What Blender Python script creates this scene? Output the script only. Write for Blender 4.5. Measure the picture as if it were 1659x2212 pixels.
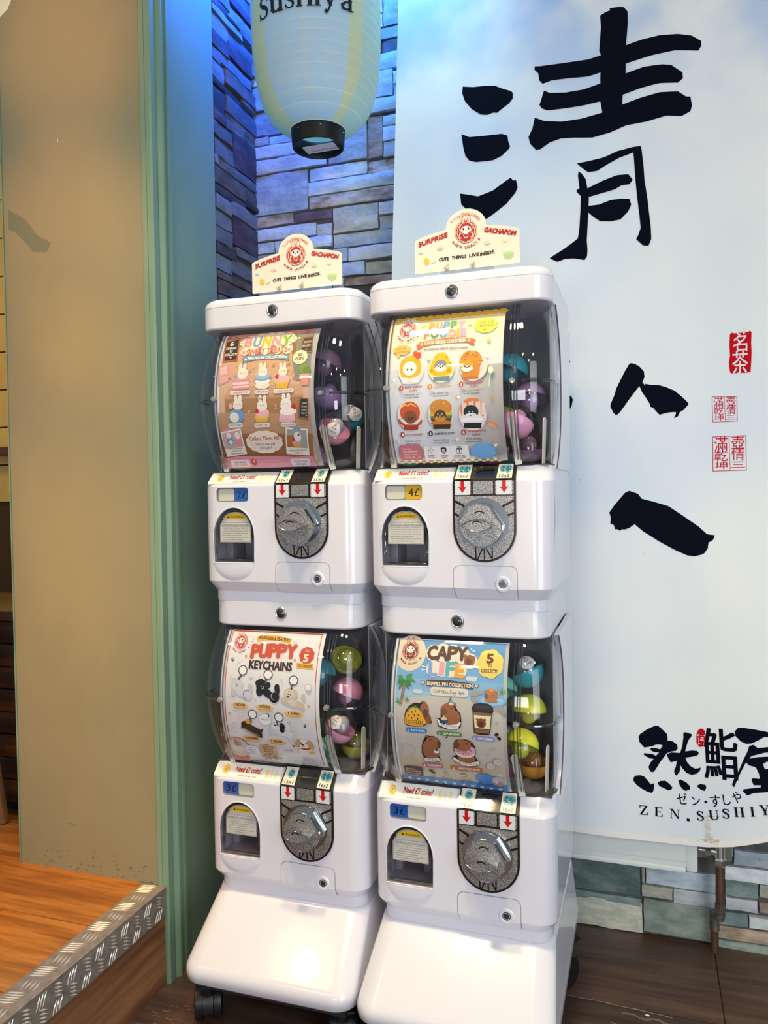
# Capsule toy machines in the corner of a sushi restaurant
import bpy, bmesh, math, random
from mathutils import Vector, Matrix, noise
from mathutils.geometry import tessellate_polygon

C = bpy.context.scene.collection
SC = bpy.context.scene
R = math.radians
rnd = random.Random(7)
for o in list(bpy.data.objects):
    bpy.data.objects.remove(o)

# ------------------------------------------------------------------ camera
cam = bpy.data.cameras.new('camera')
cam.sensor_fit = 'VERTICAL'; cam.sensor_height = 36.0; cam.lens = 1662.8 / 2212 * 36
cam.clip_start = 0.02
camo = bpy.data.objects.new('camera', cam); C.objects.link(camo)
yaw, pitch, roll = R(18.7), R(1.532), R(-0.869)
fw = Vector((-math.sin(yaw) * math.cos(pitch), math.cos(yaw) * math.cos(pitch), -math.sin(pitch)))
rt = Vector((math.cos(yaw), math.sin(yaw), 0)); up = rt.cross(fw)
r2 = math.cos(roll) * rt + math.sin(roll) * up; u2 = -math.sin(roll) * rt + math.cos(roll) * up
camo.matrix_world = Matrix(((r2.x, u2.x, -fw.x, .4701), (r2.y, u2.y, -fw.y, -1.3859), (r2.z, u2.z, -fw.z, 1.0802), (0, 0, 0, 1)))
SC.camera = camo

# ------------------------------------------------------------------ view, world, lights
SC.view_settings.view_transform = 'Standard'
SC.view_settings.look = 'None'
SC.view_settings.gamma = 1.0
SC.view_settings.use_curve_mapping = False
SC.view_settings.exposure = 0.0
SC.cycles.use_denoising = True
SC.cycles.transparent_max_bounces = 24
SC.cycles.max_bounces = 8
SC.cycles.sample_clamp_indirect = 4.0
SC.cycles.caustics_reflective = False
SC.cycles.caustics_refractive = False
W = bpy.data.worlds.new('world'); SC.world = W; W.use_nodes = True
W.node_tree.nodes['Background'].inputs[0].default_value = (0.80, 0.88, 1.0, 1)
W.node_tree.nodes['Background'].inputs[1].default_value = 0.28

def light(name, kind, loc, aim, power, col, size=.5, size2=None, spot=None, blend=.5, spread=None):
    l = bpy.data.lights.new(name, kind); l.energy = power; l.color = col
    if kind == 'AREA':
        l.size = size
        if size2: l.shape = 'RECTANGLE'; l.size_y = size2
        if spread: l.spread = R(spread)
    else:
        l.shadow_soft_size = size
    if kind == 'SPOT':
        l.spot_size = R(spot); l.spot_blend = blend
    o = bpy.data.objects.new(name, l); C.objects.link(o); o.location = loc
    o.rotation_euler = (Vector(aim) - Vector(loc)).to_track_quat('-Z', 'Y').to_euler()
    return o
light('daylight_window', 'AREA', (1.9, -2.0, 1.30), (.52, .4, .95), 15.8, (.88, .955, 1.0), 1.3, 2.3, spread=110)
light('front_fill_light', 'AREA', (.3, -2.9, .95), (.1, .2, .8), 13, (.96, .95, 1.0), .7, .5)  # unseen fill added low in front to lift the down-tilted poster halves
light('warm_downlight_a', 'AREA', (-.30, -.62, 2.7), (-.24, -.12, .2), 3.6, (1.0, .79, .44), .16, .16, spread=70)
light('warm_downlight_b', 'AREA', (.22, -.64, 2.7), (.13, -.14, .2), 3.6, (1.0, .79, .44), .16, .16, spread=70)
for i, (z, w) in enumerate(((2.10, 84), (1.62, 122), (1.16, 142), (.74, 142), (.36, 150))):
    light('orange_track_spot', 'SPOT', (-1.10 - .06 * i, -1.45, 2.62), (-.755, .05, z), w, (1.0, .42, .085), .05, spot=19, blend=1.0)
light('orange_step_spot', 'SPOT', (-1.0, -.9, 2.3), (-.85, -.2, .2), 19, (1.0, .60, .22), .06, spot=50, blend=.8)
light('blue_corner_led', 'AREA', (-.34, .46, 2.60), (-.42, .51, 1.2), 27, (.012, .105, 1.0), .42, .12)
light('blue_wall_fill', 'AREA', (-.10, .28, 2.66), (-.25, .56, 1.75), 4.5, (.16, .60, 1.0), .5, .1, spread=95)  # second blue lamp, added to brighten and tint the back wall
light('back_room_lamp', 'POINT', (-1.55, .75, 1.75), (-1.5, .7, 0), 14, (1.0, .62, .14), .08)
for i, (x, y, z) in enumerate(((-1.9, -1.7, 2.5), (-1.25, -2.4, 2.45), (-.5, -2.5, 2.55), (.3, -2.0, 2.6), (1.15, -2.2, 2.5), (1.5, -1.4, 2.45))):
    light('ceiling_spot', 'AREA', (x, y, z), (x * .4, 0, 1.1), 2.2, (1.0, .78, .45), .09)

# ------------------------------------------------------------------ colours and materials
def lin(h):
    out = []
    for k in (16, 8, 0):
        c = ((h >> k) & 255) / 255
        out.append(c / 12.92 if c <= .04045 else ((c + .055) / 1.055) ** 2.4)
    return tuple(out) + (1.0,)
MATS = {}
def mat(name, h, rough=.5, metal=0, coat=0, spec=.5):
    if name in MATS: return MATS[name]
    m = bpy.data.materials.new(name); m.use_nodes = True
    b = m.node_tree.nodes['Principled BSDF']
    b.inputs['Base Color'].default_value = lin(h) if isinstance(h, int) else h
    b.inputs['Roughness'].default_value = rough; b.inputs['Metallic'].default_value = metal
    b.inputs['Coat Weight'].default_value = coat; b.inputs['Coat Roughness'].default_value = .04
    b.inputs['Specular IOR Level'].default_value = spec
    MATS[name] = m
    return m
def nd(m, t, **kw):
    n = m.node_tree.nodes.new(t)
    for k, v in kw.items(): setattr(n, k, v)
    return n
def lk(m, a, b): m.node_tree.links.new(a, b)
def noisy(name, cols, scale=(8, 8, 8), rough=.6, detail=6, bump=0, bscale=60, metal=0, coat=0, coord='Object', dist=.01, rand=False, pos=None):
    """procedural colour: a noise drives a ramp through the given colours"""
    if name in MATS: return MATS[name]
    m = mat(name, cols[0], rough, metal, coat); b = m.node_tree.nodes['Principled BSDF']
    tc = nd(m, 'ShaderNodeTexCoord'); mp = nd(m, 'ShaderNodeMapping'); mp.inputs['Scale'].default_value = scale
    lk(m, tc.outputs[coord], mp.inputs['Vector'])
    n = nd(m, 'ShaderNodeTexNoise'); n.inputs['Scale'].default_value = 1; n.inputs['Detail'].default_value = detail
    n.inputs['Roughness'].default_value = .6
    lk(m, mp.outputs[0], n.inputs['Vector'])
    r = nd(m, 'ShaderNodeValToRGB'); e = r.color_ramp.elements
    for i, c in enumerate(cols):
        p = pos[i] if pos else (.28 + .44 * i / max(1, len(cols) - 1))
        if i < 2: e[i].position = p; e[i].color = lin(c)
        else: q = e.new(p); q.color = lin(c)
    lk(m, n.outputs['Fac'], r.inputs['Fac'])
    if rand:
        oi = nd(m, 'ShaderNodeObjectInfo'); hs = nd(m, 'ShaderNodeHueSaturation'); mr = nd(m, 'ShaderNodeMapRange')
        mr.inputs['To Min'].default_value = .72; mr.inputs['To Max'].default_value = 1.22
        lk(m, oi.outputs['Random'], mr.inputs['Value']); lk(m, mr.outputs[0], hs.inputs['Value'])
        lk(m, r.outputs['Color'], hs.inputs['Color']); lk(m, hs.outputs[0], b.inputs['Base Color'])
        va = nd(m, 'ShaderNodeVectorMath', operation='ADD'); lk(m, tc.outputs[coord], va.inputs[0]); lk(m, oi.outputs['Location'], va.inputs[1])
    else:
        lk(m, r.outputs['Color'], b.inputs['Base Color'])
    if bump:
        n2 = nd(m, 'ShaderNodeTexNoise'); n2.inputs['Scale'].default_value = bscale; n2.inputs['Detail'].default_value = 5
        lk(m, tc.outputs[coord], n2.inputs['Vector'])
        bp = nd(m, 'ShaderNodeBump'); bp.inputs['Strength'].default_value = bump; bp.inputs['Distance'].default_value = dist
        lk(m, n2.outputs['Fac'], bp.inputs['Height']); lk(m, bp.outputs[0], b.inputs['Normal'])
    return m
def clear(name, tint=(.9, .92, .92), rough=.02, base=.05, top=.85, gl=(1, 1, 1)):
    """thin clear plastic: see-through with a sheen that grows at grazing angles"""
    if name in MATS: return MATS[name]
    m = bpy.data.materials.new(name); m.use_nodes = True; MATS[name] = m
    nt = m.node_tree; nt.nodes.clear()
    out = nd(m, 'ShaderNodeOutputMaterial'); mx = nd(m, 'ShaderNodeMixShader')
    tr = nd(m, 'ShaderNodeBsdfTransparent'); tr.inputs[0].default_value = tint + (1,)
    g = nd(m, 'ShaderNodeBsdfGlossy'); g.inputs['Roughness'].default_value = rough; g.inputs[0].default_value = gl + (1,)
    lw = nd(m, 'ShaderNodeLayerWeight'); lw.inputs[0].default_value = .5
    p = nd(m, 'ShaderNodeMath', operation='POWER'); p.inputs[1].default_value = 5
    mr = nd(m, 'ShaderNodeMapRange'); mr.inputs['To Min'].default_value = base; mr.inputs['To Max'].default_value = top
    lk(m, lw.outputs['Facing'], p.inputs[0]); lk(m, p.outputs[0], mr.inputs['Value']); lk(m, mr.outputs[0], mx.inputs[0])
    lk(m, tr.outputs[0], mx.inputs[1]); lk(m, g.outputs[0], mx.inputs[2]); lk(m, mx.outputs[0], out.inputs[0])
    return m
def printed(name='print_ink', rough=.55):
    if name in MATS: return MATS[name]
    m = mat(name, 0xffffff, rough, spec=.05 if 'cloth' in name else .4); a = nd(m, 'ShaderNodeAttribute', attribute_name='ink')
    lk(m, a.outputs['Color'], m.node_tree.nodes['Principled BSDF'].inputs['Base Color'])
    return m

# ------------------------------------------------------------------ objects
def tag(o, label=None, cat=None, group=None, kind=None):
    if label: o['label'] = label
    if cat: o['category'] = cat
    if group: o['group'] = group
    if kind: o['kind'] = kind
    return o
def empty(name, loc=(0, 0, 0), label=None, cat=None, group=None, rot=(0, 0, 0)):
    o = bpy.data.objects.new(name, None); C.objects.link(o); o.location = loc; o.rotation_euler = rot; o.empty_display_size = .05
    return tag(o, label, cat, group)
def obj(name, bm, m, parent=None, smooth=40, loc=None):
    bmesh.ops.recalc_face_normals(bm, faces=bm.faces)
    me = bpy.data.meshes.new(name); bm.to_mesh(me); bm.free()
    for x in (m if isinstance(m, (list, tuple)) else [m]): me.materials.append(x)
    if smooth:
        me.shade_smooth(); me.set_sharp_from_angle(angle=R(smooth))
    o = bpy.data.objects.new(name, me); C.objects.link(o)
    if parent is not None: o.parent = parent
    if loc is not None: o.location = loc
    return o
def even(o):
    m = o.modifiers.new('even', 'WEIGHTED_NORMAL'); m.keep_sharp = True; m.weight = 80
    return o
def copy_tree(o, parent=None):
    c = o.copy(); C.objects.link(c)
    if parent is not None: c.parent = parent
    for ch in list(o.children): copy_tree(ch, c)
    return c

# ------------------------------------------------------------------ mesh helpers
def box(bm, x0, x1, y0, y1, z0, z1, mi=0, bev=0):
    vs = [bm.verts.new((x, y, z)) for z in (z0, z1) for x, y in ((x0, y0), (x1, y0), (x1, y1), (x0, y1))]
    fs = [bm.faces.new([vs[i] for i in q]) for q in ((3, 2, 1, 0), (4, 5, 6, 7), (0, 1, 5, 4), (1, 2, 6, 5), (2, 3, 7, 6), (3, 0, 4, 7))]
    for f in fs: f.material_index = mi
    if bev:
        es = list({e for f in fs for e in f.edges})
        bmesh.ops.bevel(bm, geom=es, offset=bev, segments=2, affect='EDGES', profile=.6)
    return vs
def NB(): return bmesh.new()
def rring(x0, x1, y0, y1, rf, rb, n=6):
    """rounded rectangle in plan; rf rounds the two front (low y) corners, rb the two rear ones"""
    p = []
    for cx, cy, r, a in ((x0 + rf, y0 + rf, rf, 180), (x1 - rf, y0 + rf, rf, 270), (x1 - rb, y1 - rb, rb, 0), (x0 + rb, y1 - rb, rb, 90)):
        for i in range(n + 1):
            t = R(a + 90 * i / n); p.append((cx + r * math.cos(t), cy + r * math.sin(t)))
    return p
def loft(bm, rings, cap=(True, True), closed=True, mi=0):
    vv = [[bm.verts.new(p) for p in r] for r in rings]
    n = len(vv[0])
    for a, b in zip(vv, vv[1:]):
        for i in range(n if closed else n - 1):
            j = (i + 1) % n
            f = bm.faces.new((a[i], a[j], b[j], b[i])); f.material_index = mi
    if cap[0]: bm.faces.new(vv[0][::-1]).material_index = mi
    if cap[1]: bm.faces.new(vv[-1]).material_index = mi
    return vv
def lathe(bm, prof, n=24, c=(0, 0, 0), axis='z', mi=0, a0=0, a1=360, cap=False):
    """profile of (radius, height) turned about an axis"""
    full = a1 - a0 >= 360; k = n if full else n + 1
    rows = []
    for r, h in prof:
        row = []
        for i in range(k):
            t = R(a0 + (a1 - a0) * i / n); x, y = r * math.cos(t), r * math.sin(t)
            p = {'z': (x, y, h), 'y': (x, h, y), 'x': (h, x, y)}[axis]
            row.append(bm.verts.new((p[0] + c[0], p[1] + c[1], p[2] + c[2])))
        rows.append(row)
    for a, b in zip(rows, rows[1:]):
        for i in range(n):
            j = (i + 1) % k
            f = bm.faces.new((a[i], a[j], b[j], b[i])); f.material_index = mi
    if cap and full:
        bm.faces.new(rows[0][::-1]).material_index = mi; bm.faces.new(rows[-1]).material_index = mi
def tube(bm, path, r, n=8, mi=0, cap=True):
    path = [Vector(p) for p in path]; rows = []; ref = None
    for i, p in enumerate(path):
        d = (path[min(i + 1, len(path) - 1)] - path[max(i - 1, 0)]).normalized()
        if ref is None: ref = d.orthogonal().normalized()
        ref = (ref - d * ref.dot(d)).normalized(); b = d.cross(ref)
        rr = r[i] if isinstance(r, (list, tuple)) else r
        rows.append([p + (ref * math.cos(2 * math.pi * k / n) + b * math.sin(2 * math.pi * k / n)) * rr for k in range(n)])
    loft(bm, rows, (cap, cap), mi=mi)
def tess(pts):
    return tessellate_polygon([[Vector((p[0], p[1], 0)) for p in pts]])
def slab(bm, pts, fn, th, cuts=(), mi=0, side=None, base=0.0):
    """a plate with outline pts (u, v) laid on the surface fn(u, v, w); th proud of w = base"""
    b2 = NB(); vs = [b2.verts.new((p[0], p[1], 0)) for p in pts]
    b2.faces.new(vs)
    for c in cuts:
        bmesh.ops.bisect_plane(b2, geom=b2.verts[:] + b2.edges[:] + b2.faces[:], plane_co=(0, c, 0), plane_no=(0, 1, 0), dist=1e-7)
    b2.verts.ensure_lookup_table(); m = {}
    for v in b2.verts: m[v] = (bm.verts.new(fn(v.co.x, v.co.y, base + th)), bm.verts.new(fn(v.co.x, v.co.y, base)))
    for f in b2.faces: bm.faces.new([m[v][0] for v in f.verts]).material_index = mi
    for e in b2.edges:
        if len(e.link_faces) == 1:
            a, b = e.verts
            bm.faces.new((m[a][0], m[b][0], m[b][1], m[a][1])).material_index = mi if side is None else side
    b2.free()
def disc_pts(cx, cy, rx, ry=None, n=28, a0=0, a1=360):
    ry = rx if ry is None else ry
    k = n if a1 - a0 >= 360 else n + 1
    return [(cx + rx * math.cos(R(a0 + (a1 - a0) * i / n)), cy + ry * math.sin(R(a0 + (a1 - a0) * i / n))) for i in range(k)]
def rr_pts(x0, x1, y0, y1, r, n=4):
    p = []
    for cx, cy, a in ((x1 - r, y1 - r, 0), (x0 + r, y1 - r, 90), (x0 + r, y0 + r, 180), (x1 - r, y0 + r, 270)):
        for i in range(n + 1):
            t = R(a + 90 * i / n); p.append((cx + r * math.cos(t), cy + r * math.sin(t)))
    return p

# ------------------------------------------------------------------ flat print (posters, stickers, cloth lettering)
GL = {}
def glyphs(s):
    if s not in GL:
        cu = bpy.data.curves.new('t', 'FONT'); cu.body = s; cu.size = 1; cu.resolution_u = 2; cu.align_x = 'LEFT'
        o = bpy.data.objects.new('t', cu); me = bpy.data.meshes.new_from_object(o)
        GL[s] = ([(v.co.x, v.co.y) for v in me.vertices], [tuple(p.vertices) for p in me.polygons])
        bpy.data.meshes.remove(me); bpy.data.objects.remove(o); bpy.data.curves.remove(cu)
    return GL[s]
def thick(b):
    """offsets that stroke a letter to make it bolder by b"""
    b *= .66
    if b <= .004: return [(0, 0)]
    if b < .022: return [(-b, 0), (b, 0)]
    n = 6 if b < .06 else 10 if b < .1 else 14
    return [(0, 0)] + [(b * math.cos(2 * math.pi * i / n), b * math.sin(2 * math.pi * i / n)) for i in range(n)]
class Flat:
    """sheet coordinates given directly in metres, v upwards"""
    def at(s, x, y): return (x, y)
    def sc(s, x, y): return (1, 1)
class Sketch:
    """a sheet measured on a drawing of it (y downwards): corners and mid sides of the sheet, its real width and height"""
    def __init__(s, TL, TR, BL, BR, ML, MR, u0, u1, v0, v1):
        s.t, s.b = (TL, TR), (BL, BR); s.u0, s.u1, s.v0, s.v1 = u0, u1, v0, v1
        s.L = s.quad(TL, ML, BL); s.R = s.quad(TR, MR, BR)
    def yv(s, x):
        f = lambda a, b: a[1] + (b[1] - a[1]) * (x - a[0]) / (b[0] - a[0])
        return f(*s.t), f(*s.b)
    def vv(s, x, y):
        a, b = s.yv(x); return 1 - (y - a) / (b - a)
    def quad(s, T, M, B):
        vm = min(.8, max(.2, s.vv(*M)))
        c = (M[0] - B[0] - (T[0] - B[0]) * vm) / (vm * vm - vm)
        return (B[0], T[0] - B[0] - c, c)
    def xs(s, v):
        return [q[0] + q[1] * v + q[2] * v * v for q in (s.L, s.R)]
    def at(s, x, y):
        v = s.vv(x, y); l, r = s.xs(v)
        return (s.u0 + (s.u1 - s.u0) * (x - l) / (r - l), s.v0 + (s.v1 - s.v0) * v)
    def sc(s, x, y):
        v = s.vv(x, y); l, r = s.xs(v); a, b = s.yv(x)
        return ((s.u1 - s.u0) / (r - l), (s.v1 - s.v0) / (b - a))
class Sheet:
    def __init__(s, T=None, eps=1.2e-5):
        s.T = T or Flat(); s.items = []; s.eps = eps; s.lay = 1
    def raw(s, verts, faces, c):
        s.items.append((verts, faces, c, s.lay)); s.lay += 1
    def uv(s, pts, c):
        if len(pts) > 2: s.raw(pts, tess(pts), c)
    def poly(s, pts, c): s.uv([s.T.at(*p) for p in pts], c)
    def loc(s, x, y, pts, c, rot=0):
        """shape pts (y up, in sketch units) centred on x, y"""
        u, v = s.T.at(x, y); sx, sy = s.T.sc(x, y); ca, sa = math.cos(R(rot)), math.sin(R(rot))
        s.uv([(u + (p[0] * ca - p[1] * sa) * sx, v + (p[0] * sa + p[1] * ca) * sy) for p in pts], c)
    def ell(s, x, y, rx, ry, c, rot=0, n=22, a0=0, a1=360): s.loc(x, y, disc_pts(0, 0, rx, ry, n, a0, a1), c, rot)
    def ring(s, x, y, r0, r1, c, c2):
        s.ell(x, y, r1, r1, c); s.ell(x, y, r0, r0, c2)
    def rr(s, x, y, w, h, r, c, rot=0): s.loc(x, y, rr_pts(-w / 2, w / 2, -h / 2, h / 2, min(r, w / 2.01, h / 2.01)), c, rot)
    def star(s, x, y, r, c, n=5, k=.45): s.loc(x, y, [((r if i % 2 == 0 else r * k) * math.sin(math.pi * i / n), (r if i % 2 == 0 else r * k) * math.cos(math.pi * i / n)) for i in range(2 * n)], c)
    def heart(s, x, y, r, c, rot=0):
        s.loc(x, y, [(r * .062 * 16 * math.sin(t) ** 3, r * .062 * (13 * math.cos(t) - 5 * math.cos(2 * t) - 2 * math.cos(3 * t) - math.cos(4 * t))) for t in [2 * math.pi * i / 20 for i in range(20)]], c, rot)
    def cloud(s, x, y, rx, ry, c, n=9, k=.1):
        s.loc(x, y, [((1 + k * abs(math.sin(n * t / 2))) * rx * math.cos(t), (1 + k * abs(math.sin(n * t / 2))) * ry * math.sin(t)) for t in [2 * math.pi * i / 60 for i in range(60)]], c)
    def line(s, pts, w, c):
        u = [s.T.at(*p) for p in pts]; k = s.T.sc(*pts[0])[0] * w / 2
        for a, b in zip(u, u[1:]):
            d = Vector((b[0] - a[0], b[1] - a[1])); L = d.length
            if L < 1e-9: continue
            d /= L; n = Vector((-d.y, d.x)) * k; e = d * k * .6
            s.uv([(a[0] - n.x - e.x, a[1] - n.y - e.y), (b[0] - n.x + e.x, b[1] - n.y + e.y), (b[0] + n.x + e.x, b[1] + n.y + e.y), (a[0] + n.x - e.x, a[1] + n.y - e.y)], c); s.lay -= .9
        s.lay += 1
    def arcline(s, x, y, r, a0, a1, w, c, ry=None):
        ry = r if ry is None else ry; k = w / 2
        s.loc(x, y, disc_pts(0, 0, r + k, ry + k, 14, a0, a1) + disc_pts(0, 0, r - k, ry - k, 14, a0, a1)[::-1], c)
    def text(s, t, x, y, h, c, w=None, bold=.0, rot=0, lean=0, al='c', back=None, bw=.06):
        """words centred on x, y; h is the height of a capital, w an optional total width, back an outline colour"""
        if back is not None:
            s.text(t, x, y, h, back, w, bold + bw, rot, lean, al)
        vs, fs = glyphs(t)
        if not vs: return
        x0 = min(p[0] for p in vs); x1 = max(p[0] for p in vs)
        sy = h / .70; sx = sy if w is None else w / (x1 - x0)
        u, v = s.T.at(x, y); ku, kv = s.T.sc(x, y); ca, sa = math.cos(R(rot)), math.sin(R(rot))
        mx = {'c': (x0 + x1) / 2, 'l': x0, 'r': x1}[al]
        for dx, dy in thick(bold):
            out = []
            for p in vs:
                py = (p[1] - .35 + dy) * sy; px = (p[0] - mx) * sx + dx * sy + lean * py
                out.append((u + (px * ca - py * sa) * ku, v + (px * sa + py * ca) * kv))
            s.raw(out, fs, c); s.lay -= .9
        s.lay += 1
    def arc(s, t, x, y, r, a0, a1, h, c, bold=.02, w=None, out=True):
        n = len(t); u, v = s.T.at(x, y); ku, kv = s.T.sc(x, y)
        for i, ch in enumerate(t):
            if ch == ' ': continue
            a = a0 + (a1 - a0) * i / (n - 1); vs, fs = glyphs(ch)
            x0 = min(p[0] for p in vs); x1 = max(p[0] for p in vs); sy = h / .7; sx = sy if w is None else w / max(.35, x1 - x0)
            rot = R(a - 90) if out else R(a + 90); ca, sa = math.cos(rot), math.sin(rot); cx, cy = r * math.cos(R(a)), r * math.sin(R(a))
            for dx, dy in thick(bold):
                s.raw([(u + (cx + ((p[0] - (x0 + x1) / 2) * sx + dx * sy) * ca - (p[1] - .35 + dy) * sy * sa) * ku, v + (cy + ((p[0] - (x0 + x1) / 2) * sx + dx * sy) * sa + (p[1] - .35 + dy) * sy * ca) * kv) for p in vs], fs, c); s.lay -= .9
        s.lay += 1
    def into(s, bm, fn, cuts=(), ucuts=(), base=0.0, mi=0):
        col = bm.loops.layers.float_color.get('ink') or bm.loops.layers.float_color.new('ink')
        b2 = NB(); L = b2.faces.layers.int.new('c'); pal = []
        for verts, faces, c, lay in s.items:
            vs = [b2.verts.new((p[0], p[1], lay * s.eps)) for p in verts]
            if c not in pal: pal.append(c)
            for f in faces:
                try: b2.faces.new([vs[i] for i in f])[L] = pal.index(c)
                except ValueError: pass
        for k, cs in ((1, cuts), (0, ucuts)):
            for q in cs:
                co = [0, 0, 0]; no = [0, 0, 0]; co[k] = q; no[k] = 1
                bmesh.ops.bisect_plane(b2, geom=b2.verts[:] + b2.edges[:] + b2.faces[:], plane_co=co, plane_no=no, dist=1e-7)
        m = {v: bm.verts.new(fn(v.co.x, v.co.y, base + v.co.z)) for v in b2.verts}
        for f in b2.faces:
            g = bm.faces.new([m[v] for v in f.verts]); g.material_index = mi
            k = lin(pal[f[L]])
            for lp in g.loops: lp[col] = k
        b2.free()
def sheet_obj(name, sh, fn, parent, m=None, outline=None, paper=0xffffff, th=.0004, cuts=(), ucuts=(), base=0.0, smooth=30):
    """one mesh: the paper (outline in metres) and everything printed on it"""
    bm = NB(); col = bm.loops.layers.float_color.new('ink')
    if outline:
        slab(bm, outline, fn, th, cuts, base=base)
        for f in bm.faces:
            for lp in f.loops: lp[col] = lin(paper)
    n0 = len(bm.faces)
    sh.into(bm, fn, cuts, ucuts, base=base + (th if outline else 0))
    me = bpy.data.meshes.new(name)
    bm.normal_update(); bm.to_mesh(me); bm.free(); me.materials.append(m or printed())
    o = bpy.data.objects.new(name, me); C.objects.link(o); o.parent = parent
    return o
def front(u, v, w): return Vector((u, -w, v))

chrome = mat('chrome', 0xe2e5e8, .16, .95)

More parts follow.
